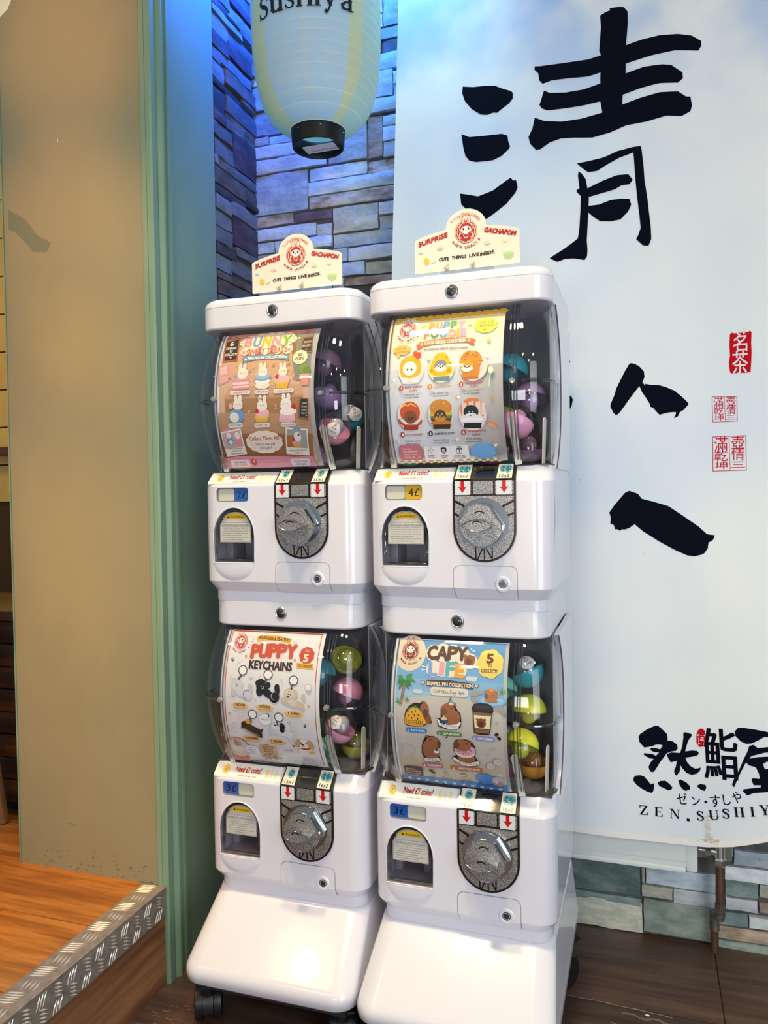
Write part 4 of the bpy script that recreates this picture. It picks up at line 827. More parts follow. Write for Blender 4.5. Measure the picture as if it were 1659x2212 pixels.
def poster_bunny():
    T = Sketch((215, 188), (1530, 100), (300, 1848), (1580, 1815), (95, 1000), (1425, 950), PU0, PU1, PV0, PV1); s = Sheet(T)
    def band(y0, y1, c, a=None, b=None):
        """strip of the picture between two sheet heights"""
        v0, v1 = [PV1 - (PV1 - PV0) * q for q in (y0, y1)]; u0 = PU0 + .0105 if a is None else a; u1 = PU1 - .0105 if b is None else b
        s.uv([(u0, v1), (u1, v1), (u1, v0), (u0, v0)], c)
    band(0, 1, 0xe0b79c); band(.0, .10, 0xdfa08c); band(.10, .36, 0xdfae8a)
    for i in range(9):
        u = PU0 + .0105 + .0219 * i
        s.uv([(u, PV1), (u + .011, PV1), (u + .0105, PV1 - .016 - .004 * (i > 6)), (u + .0005, PV1 - .016 - .004 * (i > 6))], 0xd9837a if i % 2 == 0 else 0xe8a898)
    for i in range(60):
        s.ell(rnd.uniform(230, 1330), rnd.uniform(560, 800), rnd.uniform(10, 30), rnd.uniform(10, 30), rnd.choice((0xd8a376, 0xe6c29a, 0xc98e62, 0xcfa06c, 0xe0b48e)))
    s.poly([(1180, 190), (1440, 180), (1380, 760), (1200, 800), (1150, 560)], 0x8c8f80); s.poly([(1170, 200), (1225, 196), (1190, 560), (1150, 560)], 0xa66a3c)
    s.poly([(160, 600), (290, 580), (300, 800), (150, 850)], 0xe6a2a4); s.poly([(175, 620), (270, 606), (275, 700), (172, 720)], 0xf0c4c0); s.poly([(175, 740), (270, 725), (275, 790), (172, 815)], 0xe9b3a8)
    s.poly([(240, 985), (300, 865), (1270, 835), (1290, 960)], 0xd5ab83); s.poly([(240, 985), (1290, 960), (1250, 1200), (260, 1180)], 0xb58558)
    for k in range(8): s.line([(260, 1010 + 22 * k), (1260, 985 + 25 * k)], 3, 0xa6774b)
    s.poly([(240, 985), (1290, 955), (1285, 985), (245, 1015)], 0xcda077)
    s.poly([(165, 1180), (1380, 1200), (1420, 1460), (200, 1480)], 0xc99a72)
    for k in range(7): s.line([(180, 1220 + 34 * k), (1390, 1225 + 34 * k)], 3, 0xbb8a60)
    s.poly([(200, 1440), (1420, 1430), (1460, 1710), (260, 1730)], 0xa9754c)
    for k in range(6): s.line([(220, 1480 + 40 * k), (1440, 1470 + 40 * k)], 5, 0x8e5d3a)
    # hanging board, title, ribbons
    s.line([(262, 262), (335, 195)], 7, 0x9a5f3a); s.line([(445, 240), (380, 195)], 7, 0x9a5f3a)
    s.poly([(250, 262), (460, 230), (415, 535), (212, 555)], 0xb4683c); s.poly([(268, 275), (440, 248), (400, 515), (235, 535)], 0x2f2723)
    s.text('6', 341, 305, 56, 0xf6ead0, w=46, bold=.05); s.text('DESIGNS', 333, 368, 30, 0xf6ead0, w=140, bold=.05); s.text('TO', 328, 408, 30, 0xf6ead0, w=42, bold=.05); s.text('COLLECT!', 326, 452, 30, 0xf6ead0, w=158, bold=.05); s.heart(322, 492, 18, 0xf0a0a0)
    for x, y, r in ((500, 300, 48), (590, 290, 110), (720, 270, 110), (850, 260, 115), (970, 250, 110), (1090, 250, 105), (1170, 255, 50), (520, 420, 60), (640, 410, 66), (800, 400, 70), (960, 400, 66), (1090, 395, 70)): s.ell(x, y, r, r * .86, 0xf9e6c6)
    letters(s, 'BUNNY', (572, 690, 818, 948, 1085), 0, 132, (0xdf8f97, 0x8a9ccb, 0xf2bb2c, 0xe79aa0, 0x8cb33e), .075, ys=(285, 285, 278, 272, 272), wide=(92, 92, 100, 104, 112))
    for (a, b) in (((470, 262), (500, 275)), ((462, 300), (496, 303)), ((466, 335), (498, 326)), ((1160, 235), (1190, 222)), ((1168, 262), (1200, 258)), ((1120, 285), (1148, 300))): s.line([a, b], 6, 0xb8714f)
    s.text('SWEET TREATS', 815, 412, 68, 0xd8675c, w=545, bold=.05); s.heart(502, 432, 28, 0xee9a98); s.heart(1118, 398, 28, 0xee9a98)
    s.poly([(485, 505), (520, 500), (520, 548), (495, 575)], 0x55819f); s.poly([(1085, 470), (1120, 466), (1105, 500), (1122, 540), (1085, 520)], 0x55819f)
    s.poly([(500, 490), (640, 472), (800, 462), (960, 462), (1110, 478), (1105, 535), (960, 515), (800, 515), (640, 530), (505, 555)], 0x6d9dba)
    s.text('MINI FIGURE COLLECTION', 805, 497, 34, 0xf6f2e4, w=490, bold=.05, rot=-1); s.heart(530, 520, 16, 0xf6f2e4); s.heart(1073, 495, 16, 0xf6f2e4)
    s.poly([(1290, 240), (1430, 215), (1410, 440), (1255, 450)], 0x9c6a42); s.poly([(1305, 255), (1425, 232), (1400, 425), (1272, 434)], 0x3c3029); s.text('BUNNY', 1358, 300, 30, 0xd9b8a0, w=100, bold=.02); s.text('BAKERY', 1345, 350, 30, 0xd9b8a0, w=110, bold=.02); s.heart(1338, 405, 16, 0xd9b8a0); s.heart(1338, 405, 11, 0x3c3029)
    s.cloud(1255, 500, 92, 86, 0xf8e4ba, 14, .07); s.text('SO', 1262, 470, 36, 0x3d2a22, w=52, bold=.05); s.text('CUTE!', 1250, 523, 36, 0x3d2a22, w=112, bold=.05); s.heart(1240, 568, 13, 0xe89a90)
    s.star(1250, 245, 22, 0xf6e7b0)
    s.ell(1305, 650, 60, 70, 0x7f9a4a); s.ell(1340, 670, 50, 50, 0x6b8a3e); s.poly([(1250, 715), (1370, 705), (1362, 850), (1275, 855)], 0xe0938a); s.poly([(1245, 715), (1372, 705), (1372, 745), (1250, 755)], 0xeba79c)
    def bun(x, y, k, c=0xf1e3d2):
        for d in (-1, 1): s.ell(x + d * 32 * k, y - 78 * k, 25 * k, 48 * k, c); s.ell(x + d * 32 * k, y - 78 * k, 10 * k, 30 * k, 0xf3d3cc)
        s.ell(x, y, 72 * k, 66 * k, c); s.ell(x, y + 30 * k, 74 * k, 48 * k, c)
        for d in (-1, 1): s.ell(x + d * 24 * k, y + 2, 4.5, 5.5, 0x3b2c28); s.ell(x + d * 42 * k, y + 16, 9, 5, 0xf0b9b0)
        s.ell(x, y + 8, 4, 3, 0x3b2c28)
    # six little figures
    s.poly([(352, 760), (570, 745), (578, 895), (362, 908)], 0xdf8d98); s.poly([(352, 800), (575, 785), (576, 830), (358, 845)], 0xf3d5cf); s.poly([(358, 862), (577, 848), (577, 868), (360, 882)], 0xf3d5cf)
    for i in range(6): s.ell(372 + i * 39, 800 - 2 * i, 22, 16, 0xdf8d98)
    s.ell(463, 762, 112, 24, 0xea9fa8); s.ell(395, 748, 24, 24, 0x7fa3cf); bun(490, 692, .95)
    s.ell(758, 850, 98, 46, 0xeee3d3); s.ell(758, 800, 100, 44, 0xf4ebde); s.ell(758, 757, 100, 42, 0x83a7d6); s.ell(758, 735, 96, 36, 0x9bbbe2); bun(762, 672, .85)
    for i in range(6): s.line([(690 + 26 * i, 820), (680 + 30 * i, 880)], 4, 0xd9cdbd)
    s.poly([(920, 800), (1115, 785), (1085, 890), (948, 890)], 0xe3b13f); s.ell(1018, 805, 102, 34, 0xe9bd52); s.ell(1020, 765, 98, 48, 0xf0b4bd); s.ell(960, 780, 42, 26, 0xf0b4bd); s.ell(1080, 775, 42, 26, 0xf0b4bd); bun(1030, 672, .80); s.ell(953, 746, 24, 26, 0xc8281f)
    s.ell(408, 1225, 104, 82, 0x78a5d6); s.ell(450, 1210, 66, 80, 0x6b99cc); s.ell(390, 1235, 62, 58, 0xf0e6d8); s.ell(390, 1235, 40, 38, 0xe2d6c6); s.ell(390, 1235, 24, 22, 0xf0e6d8); bun(432, 1075, .90, 0xe9dfd6); s.ell(335, 1100, 28, 36, 0xe9a7b4)
    s.poly([(662, 1215), (862, 1210), (835, 1290), (690, 1292)], 0xe2ad48); s.ell(762, 1225, 100, 34, 0xe8bb5c); s.ell(765, 1180, 94, 48, 0xf0b6c0); bun(762, 1085, .92, 0xeee6e0); s.ell(694, 1165, 24, 26, 0xc8281f); s.arcline(735, 1040, 26, -40, 110, 7, 0x2c2624); s.ell(750, 1060, 9, 12, 0xffffff)
    s.poly([(1000, 1170), (1195, 1165), (1200, 1280), (990, 1282)], 0xe9b9c2); s.ell(1095, 1275, 106, 22, 0xe4aeb8); s.ell(1098, 1165, 100, 44, 0xf4efe8); s.ell(1180, 1105, 24, 34, 0xc8281f); bun(1075, 1072, .98, 0xece8e6); s.ell(1195, 1165, 22, 26, 0xefe9e2)
    for x, y, w, t, tc in ((460, 938, 275, '1. STRAWBERRY CAKE', 0xb8606a), (750, 932, 195, '2. MACARON', 0x4f5f80), (1042, 920, 265, '3. CHERRY CUPCAKE', 0xb8606a), (412, 1330, 200, '4. ROLL CAKE', 0x4f5f80), (770, 1328, 210, '5. BERRY TART', 0xb8606a), (1112, 1322, 195, '6. PUDDING', 0x4f5f80)): pill(s, x, y, w, 50, 0xeadfd8, t, tc, 22, w * .82)
    s.poly([(1255, 1000), (1365, 1010), (1372, 1270), (1240, 1245)], 0x8a5a38); s.poly([(1270, 1018), (1355, 1024), (1360, 1245), (1258, 1225)], 0x2b2726)
    for i, t in enumerate(('Sweet', 'Days', 'Start', 'Here!')): s.text(t, 1315, 1065 + 40 * i, 24, 0xd9d0c8, w=66, bold=.01)
    s.heart(1345, 1215, 10, 0xe0a0a0)
    s.heart(588, 1165, 20, 0xf2e2cc); s.heart(588, 1165, 13, 0xb58558); s.arcline(920, 1110, 26, -60, 60, 6, 0xf2e2cc)
    # snapshots and bottom band
    s.poly([(208, 1408), (480, 1360), (585, 1665), (318, 1705)], 0xefe7df); s.poly([(228, 1425), (470, 1382), (530, 1575), (285, 1610)], 0xc7a9a2); s.ell(350, 1520, 50, 48, 0x6f9ccc); s.ell(360, 1530, 26, 26, 0xeee4d6); s.ell(322, 1450, 30, 36, 0xe9e4e0); s.ell(462, 1520, 56, 42, 0xe090a0); s.ell(440, 1450, 34, 44, 0xefe4e0); s.poly([(240, 1380), (330, 1362), (325, 1392), (245, 1404)], 0xd98f98)
    for i, t in enumerate(('TINY & ADORABLE!', 'PERFECT FOR', 'DESKS & SHELVES')): s.text(t, 425 + i * 14, 1602 + 29 * i, 17, 0x4b3d38, w=(180, 130, 170)[i], bold=.03)
    s.poly([(1080, 1350), (1370, 1372), (1405, 1685), (1105, 1665)], 0xefe7df); s.poly([(1095, 1372), (1352, 1388), (1378, 1600), (1112, 1585)], 0x9fa09a); s.poly([(1095, 1440), (1190, 1450), (1260, 1590), (1112, 1585)], 0xb56a3c); s.ell(1230, 1530, 56, 40, 0xe3a2b0); s.ell(1240, 1460, 46, 56, 0xe4e4ea); s.ell(1240, 1565, 48, 22, 0xdca63e); s.ell(1252, 1438, 14, 14, 0xb8241f); s.ell(1190, 1500, 14, 14, 0xb8241f); s.poly([(1180, 1350), (1280, 1362), (1275, 1392), (1178, 1378)], 0x6f9bd0)
    s.text('THE CUTEST TREATS', 1255, 1625, 18, 0x4b3d38, w=220, bold=.03); s.text('EVER!', 1240, 1652, 18, 0x4b3d38, w=66, bold=.03); s.heart(1300, 1655, 11, 0xc8546a)
    s.cloud(808, 1525, 232, 130, 0xf0e2d2, 12, .06); s.text('Collect Them All!', 803, 1480, 46, 0xc04a55, w=395, bold=.035); s.text('Which one will', 820, 1547, 36, 0x5a7aa5, w=255, bold=.02); s.text('you get?', 832, 1590, 36, 0x5a7aa5, w=160, bold=.02)
    for x, y, c in ((685, 1590, 0xdfb060), (655, 1560, 0xcf9090), (985, 1535, 0x8aa0c0), (962, 1605, 0xd08a90)): s.star(x, y, 12, c)
    s.poly([(268, 1725), (400, 1700), (600, 1690), (900, 1690), (1200, 1700), (1440, 1690), (1500, 1812), (320, 1842)], 0xcf8a9c); s.poly([(290, 1780), (1480, 1755), (1500, 1812), (320, 1842)], 0xd99aab)
    s.rr(497, 1780, 255, 88, 14, 0xe6d6da); s.text('ONE CAPSULE.', 492, 1766, 22, 0x5a4246, w=160, bold=.03); s.text('TINY SURPRISE!', 505, 1796, 20, 0xc78f9c, w=170, bold=.02)
    s.ell(678, 1762, 38, 38, RED); emblem(s, 678, 1762, 30, 0xb3242a, 0xd99aab, False)
    for i in range(2): s.line([(730, 1752 + 24 * i), (1030, 1746 + 24 * i)], 6, 0xdfaab8)
    s.rr(1290, 1762, 240, 84, 14, 0xe9d8de); s.text('COLLECT, TRADE,', 1295, 1752, 22, 0x5a4246, w=190, bold=.03); s.text('AND ENJOY!', 1300, 1782, 20, 0x6a5a8a, w=130, bold=.03)
    return s

def poster_foodie():
    T = Sketch((130, 130), (1565, 15), (150, 1905), (1578, 1865), (40, 900), (1510, 900), PU0, PU1, PV0, PV1); s = Sheet(T)
    for i, c in enumerate((0xfbe7b4, 0xfaeac2, 0xf8eccf, 0xf6eedb, 0xf4f0e6, 0xf3f1ed)):
        v = PV1 - i * .017; s.uv([(PU0 + .0008, v - .017), (PU1 - .0008, v - .017), (PU1 - .0008, v), (PU0 + .0008, v)], c)
    for i in range(14):
        x = 225 + 100 * i; y = 142 - 9.2 * i; s.ell(x, y, 56, 36, 0xf2b532); s.heart(x, y + 4, 15, 0xfbe4a0)
    s.poly([(190, 124), (1600, 10), (1600, 25), (190, 140)], 0xf2b532)
    for i in range(14): s.ell(255 + 94 * i, 1893 - 2.6 * i, 34, 22, 0xe3b650, n=12); s.ell(255 + 94 * i, 1900 - 2.6 * i, 12, 9, 0xf3f1ed, n=10)
    s.uv([(PU0, PV0), (PU1, PV0), (PU1, PV0 + .0012), (PU0, PV0 + .0012)], 0xf1f1f4)
    s.ell(340, 290, 165, 165, 0xf8e8c4); s.ell(335, 285, 158, 158, 0xfbf0da); emblem(s, 338, 278, 108, RED, 0xfbf0da)
    letters(s, 'PUPPY', (652, 745, 838, 928, 1022), 0, 88, (0xf0a530, 0xec9a8c, 0x5a9fd8, 0x55a35a, 0xc9a0cc), .075, 0xfaf0d8, .05, (236, 224, 216, 212, 205), (62, 68, 68, 68, 76))
    letters(s, 'FOODIE', (582, 682, 796, 903, 976, 1045), 0, 92, (0xee7a3c, 0x3f8f4a, 0x5a9fd8, 0xec9a8c, 0xf0b53a, 0xc09ac8), .075, 0xfaf0d8, .05, (350, 340, 332, 326, 320, 315), (56, 90, 96, 84, 24, 62))
    s.heart(540, 228, 26, 0xf0d89a); s.heart(540, 228, 18, 0xfaeac2); s.heart(1125, 212, 26, 0xf0d89a); s.heart(1125, 212, 18, 0xfaeac2)
    s.poly([(438, 480), (510, 470), (520, 522), (440, 548), (470, 510)], 0xd9622a); s.poly([(1120, 400), (1195, 415), (1165, 445), (1180, 492), (1110, 478)], 0xd9622a)
    s.poly([(480, 450), (650, 415), (830, 395), (1000, 390), (1160, 398), (1155, 455), (1000, 450), (830, 458), (650, 478), (490, 512)], 0xee7d33)
    s.text('6 DOG DECOR COLLECTION', 815, 440, 40, 0xfdf3e2, w=515, bold=.06); paw(s, 518, 475, 24, 0xfdf3e2); paw(s, 1110, 425, 24, 0xfdf3e2)
    s.text('TINY PUPPIES. BIG APPETITE. ENDLESS CUTENESS!', 815, 530, 22, 0x6d5846, w=560, bold=.03, rot=-1.5); s.heart(512, 562, 10, 0xb0906a); s.heart(1120, 517, 10, 0xb0906a)
    s.cloud(1320, 232, 128, 92, 0xe5e54a, 9, .12); s.text('COLLECT', 1332, 190, 32, 0x7a7a20, w=165, bold=.03); s.text('THEM ALL!', 1316, 233, 32, 0x7a7a20, w=190, bold=.03); paw(s, 1298, 292, 28, 0x8a5a1e)
    s.cloud(262, 545, 108, 62, 0xf3bd5c, 8, .1); s.poly([(185, 600), (240, 610), (205, 660)], 0xf3bd5c); s.text('SO CUTE,', 258, 528, 28, 0x8a6a30, w=125, bold=.02, rot=3); s.text('SO DELICIOUS!', 262, 572, 27, 0x8a6a30, w=190, bold=.02, rot=3)
    paw(s, 1350, 440, 42, 0xbfc94e); paw(s, 1375, 1130, 36, 0xd99a4a)
    def face(x, y, k, c, w_=0xf4f0ea, eye=0x1a1616, muz=True):
        s.ell(x, y, 82 * k, 74 * k, c)
        if muz: s.ell(x, y + 36 * k, 78 * k, 40 * k, w_)
        for d in (-1, 1): s.ell(x + d * 26 * k, y + 8 * k, 9 * k, 11 * k, eye)
        s.ell(x, y + 22 * k, 9 * k, 7 * k, eye)
    # six figures
    s.ell(375, 800, 170, 170, 0xf6e2d6); s.ell(366, 757, 138, 140, 0xe9b720); 
    for i in range(40): a = rnd.uniform(0, 6.28); q = rnd.uniform(95, 134); s.ell(366 + q * math.cos(a), 757 + q * math.sin(a), 9, 7, rnd.choice((0xf3cc3e, 0xd9a316)))
    s.poly([(255, 890), (485, 870), (470, 950), (268, 962)], 0xe7e8e8); s.ell(362, 950, 104, 18, 0xdadcdc); s.ell(300, 920, 52, 36, 0xeceded); s.ell(425, 915, 52, 36, 0xeceded); s.ell(366, 790, 138, 106, 0xe9b720); s.ell(358, 778, 90, 86, 0xefeef0)
    for d in (-1, 1): s.ell(357 + d * 26, 792, 10, 13, 0x151515)
    s.ell(437, 598, 28, 38, 0xe2502a, rot=25); s.ell(478, 605, 32, 30, 0xe2502a, rot=-10); s.ell(465, 635, 26, 26, 0xe2502a)
    s.ell(760, 780, 165, 170, 0xf7eeb0); s.poly([(655, 880), (868, 868), (860, 925), (665, 932)], 0x7d93a0); s.line([(757, 880), (757, 930)], 5, 0x6a7f8c)
    s.poly([(755, 582), (800, 580), (835, 610), (865, 680), (900, 780), (890, 830), (845, 858), (700, 868), (625, 850), (605, 805), (640, 710), (690, 620), (715, 592)], 0xe8c223)
    for x, y, r in ((830, 640, 16), (872, 720, 18), (640, 805, 20), (700, 640, 13), (855, 800, 22), (690, 845, 12)): s.ell(x, y, r, r, 0xcda512)
    face(752, 745, .95, 0x8d9098); s.line([(712, 722), (735, 742)], 9, 0xe8e8e8); s.line([(788, 720), (766, 742)], 9, 0xe8e8e8)
    s.ell(1160, 750, 175, 180, 0xf8e4d2); s.ell(1130, 705, 140, 145, 0xdf9630); s.poly([(1010, 800), (1235, 780), (1215, 895), (1030, 905)], 0xe08a34); s.ell(1122, 895, 104, 18, 0xd37a28); s.ell(1125, 780, 125, 90, 0xdf8e30)
    for i in range(60): a = rnd.uniform(2.6, 6.8); q = rnd.uniform(85, 136); s.ell(1135 + q * math.cos(a), 700 + q * math.sin(a), 13, 7, rnd.choice((0xefae52, 0xc97c20, 0xe79b3a)), rot=rnd.uniform(0, 180))
    face(1082, 750, .95, 0xe9a83c); s.ell(1320, 630, 30, 18, 0xe8e6ea, rot=40); s.poly([(1235, 790), (1260, 700), (1280, 720), (1250, 800)], 0xe6e0ea)
    s.ell(375, 1330, 175, 180, 0xf6e6de); s.ell(362, 1300, 128, 130, 0xd95a30); s.poly([(205, 1380), (260, 1370), (310, 1400), (440, 1395), (480, 1365), (525, 1390), (505, 1440), (400, 1465), (300, 1460), (230, 1430)], 0xc94a2e); s.poly([(225, 1385), (270, 1372), (320, 1415), (430, 1410), (475, 1370), (510, 1385), (450, 1440), (300, 1440)], 0xf2ece6)
    s.poly([(280, 1455), (475, 1450), (465, 1495), (385, 1508), (285, 1498)], 0xb9402a); s.ell(365, 1352, 82, 78, 0x8f5634); s.line([(262, 1235), (290, 1205), (330, 1222), (370, 1195), (410, 1215), (440, 1228)], 15, 0xf3c860)
    for d in (-1, 1): s.ell(365 + d * 26, 1365, 9, 11, 0x231612)
    s.ell(366, 1384, 9, 7, 0x231612)
    s.ell(755, 1330, 165, 175, 0xdfe9f2); s.ell(755, 1250, 138, 108, 0xdb9038); s.poly([(620, 1300), (895, 1290), (898, 1345), (625, 1360)], 0xe6be3a); s.poly([(622, 1342), (895, 1330), (890, 1375), (632, 1385)], 0x5c8a3c); s.poly([(628, 1372), (890, 1362), (885, 1400), (640, 1412)], 0x7a3a24); s.ell(760, 1418, 132, 34, 0xd68a34); s.poly([(655, 1440), (880, 1435), (872, 1488), (668, 1490)], 0x4a3426)
    for x, y in ((690, 1200), (740, 1178), (795, 1190), (830, 1225), (660, 1240), (770, 1150)): s.ell(x, y, 8, 5, 0xf6ddb0)
    face(748, 1335, .92, 0x5c4030, 0xd99a44); s.ell(718, 1318, 8, 7, 0xf0e6d8); s.ell(770, 1316, 8, 7, 0xf0e6d8)
    s.ell(1150, 1330, 170, 180, 0xf5dde4); s.ell(1150, 1270, 150, 145, 0xe8834e)
    for x, w_ in ((1048, 26), (1130, 28), (1215, 28), (1280, 20)): s.poly([(x - w_, 1180), (x + w_, 1160 if 1080 < x < 1240 else 1190), (x + w_ + 8, 1330), (x - w_ - 4, 1330)], 0xf4d9cc)
    s.ell(1140, 1372, 140, 70, 0xf2f1f4); s.poly([(1040, 1420), (1262, 1415), (1255, 1480), (1050, 1478)], 0x1f2428); s.ell(1130, 1290, 92, 80, 0x1f2a30); s.ell(1130, 1345, 90, 40, 0xeeedf0); s.ell(1108, 1292, 7, 7, 0xf0f0f0); s.ell(1148, 1290, 7, 7, 0xf0f0f0); s.ell(1126, 1332, 9, 7, 0x121212)
    for x, y, n, c, t1, t2, a, b in ((250, 1018, '1', 0xc9502e, 'FRIED SHRIMP', 'PUPPY', 'Crispy, golden, and', 'irresistibly yummy!'), (622, 998, '2', 0xdba23a, 'CHEESE PUPPY', None, 'Say cheese! The', 'cheesiest pup around!'), (1010, 970, '3', 0xc9503e, 'FRIED CHICKEN', 'PUPPY', 'Crunchy outside,', 'soft inside!'), (270, 1555, '4', 0xb8403e, 'OCTOPUS PUPPY', None, 'Under the sea and', 'full of charm!'), (630, 1540, '5', 0x2e2c30, 'HAMBURGER PUPPY', None, 'Stacked with joy', 'and puppy love!'), (1043, 1525, '6', 0xb8403e, 'SALMON SUSHI', 'PUPPY', 'Fresh, adorable,', 'and oh-so-sushi!')):
        s.ell(x, y, 27, 32, c); s.text(n, x, y, 32, 0xffffff, bold=.05); s.text(t1, x + (160 if len(t1) < 14 else 172), y - (16 if t2 else 0), 26, c if c != 0xdba23a else 0xcf9a3a, w=220 if len(t1) < 14 else 258, bold=.03)
        if t2: s.text(t2, x + 158, y + 26, 26, c, w=100, bold=.03)
        s.text(a, x + 130, y + 72, 20, 0x5d5a60, w=190, bold=.015); s.text(b, x + 130, y + 104, 20, 0x5d5a60, w=190, bold=.015)
    for x, y, r, c in ((218, 1632, 34, 0xe2b8c2), (965, 1608, 36, 0xe2d6a8)): s.star(x, y, r, c); s.star(x, y, r * .7, 0xf3f1ed)
    for x, y, r, c in ((602, 645, 28, 0xead9a0), (980, 1120, 30, 0xd9a8ac), (1432, 1672, 28, 0xd0b0b8)): s.heart(x, y, r, c); s.heart(x, y, r * .75, 0xf3f1ed)
    s.ell(1372, 800, 34, 46, 0xc8d4a8); s.ell(1372, 800, 26, 38, 0xe9eedc); s.line([(1365, 845), (1352, 990)], 16, 0xcfd9b4); s.star(160, 922, 30, 0xd0d0d2); s.star(160, 922, 20, 0xf3f1ed); s.line([(190, 1040), (125, 1200)], 6, 0xd6d6da); s.line([(165, 1050), (185, 1085), (205, 1040)], 5, 0xd6d6da)
    s.ell(1392, 1432, 62, 30, 0xdc8a58, rot=-28)
    for i in range(4): s.line([(1360 + 24 * i, 1420 + 10 * i), (1350 + 24 * i, 1450 + 8 * i)], 5, 0xf2d2bc)
    s.poly([(228, 1690), (260, 1672), (480, 1668), (510, 1690), (542, 1825), (520, 1845), (270, 1850), (245, 1830)], 0xc97a80)
    for i, t in enumerate(('Warning:', 'Not suitable for', 'children under', '3 years old.')): s.text(t, 272 + 8 * i, 1720 + 32 * i, 20, 0xf4dede, w=(105, 190, 175, 140)[i], bold=.02, al='l')
    paw(s, 485, 1812, 22, 0xeec8c8)
    s.rr(830, 1760, 560, 160, 14, 0xe6e2e2); s.rr(830, 1760, 552, 152, 12, 0xf0eef0)
    for x in (718, 880): s.line([(x, 1700), (x + 6, 1820)], 4, 0xdcd8da)
    s.star(638, 1735, 42, 0x2e2a2c, 4, .35); s.star(638, 1735, 32, 0xf0eef0, 4, .35); s.star(600, 1718, 14, 0x2e2a2c, 4, .3); s.star(606, 1762, 12, 0x2e2a2c, 4, .3)
    s.loc(795, 1735, [(-36, 30), (0, 40), (36, 30), (34, -8), (0, -40), (-34, -8)], 0x2e2a2c); s.ell(795, 1735, 20, 20, 0xf0eef0); s.line([(785, 1735), (794, 1745), (808, 1725)], 6, 0x2e2a2c)
    s.rr(990, 1745, 66, 50, 4, 0x5a5656); s.rr(990, 1745, 56, 40, 3, 0xf0eef0); s.rr(990, 1715, 78, 20, 4, 0x5a5656); s.rr(990, 1728, 10, 80, 2, 0x5a5656); s.arcline(975, 1700, 14, 0, 180, 6, 0x5a5656); s.arcline(1005, 1700, 14, 0, 180, 6, 0x5a5656)
    for x, a, b in ((640, 'ADORABLE', 'DETAILS'), (805, 'PREMIUM', 'QUALITY'), (1000, 'PERFECT GIFT', 'FOR DOG LOVERS')): s.text(a, x, 1795, 16, 0x56525a, w=90 if x < 900 else 125, bold=.02); s.text(b, x, 1815, 16, 0x56525a, w=80 if x < 900 else 150, bold=.02)
    s.cloud(1285, 1740, 142, 84, 0x77aee6, 8, .12); s.poly([(1330, 1800), (1400, 1790), (1400, 1835)], 0x77aee6)
    return s

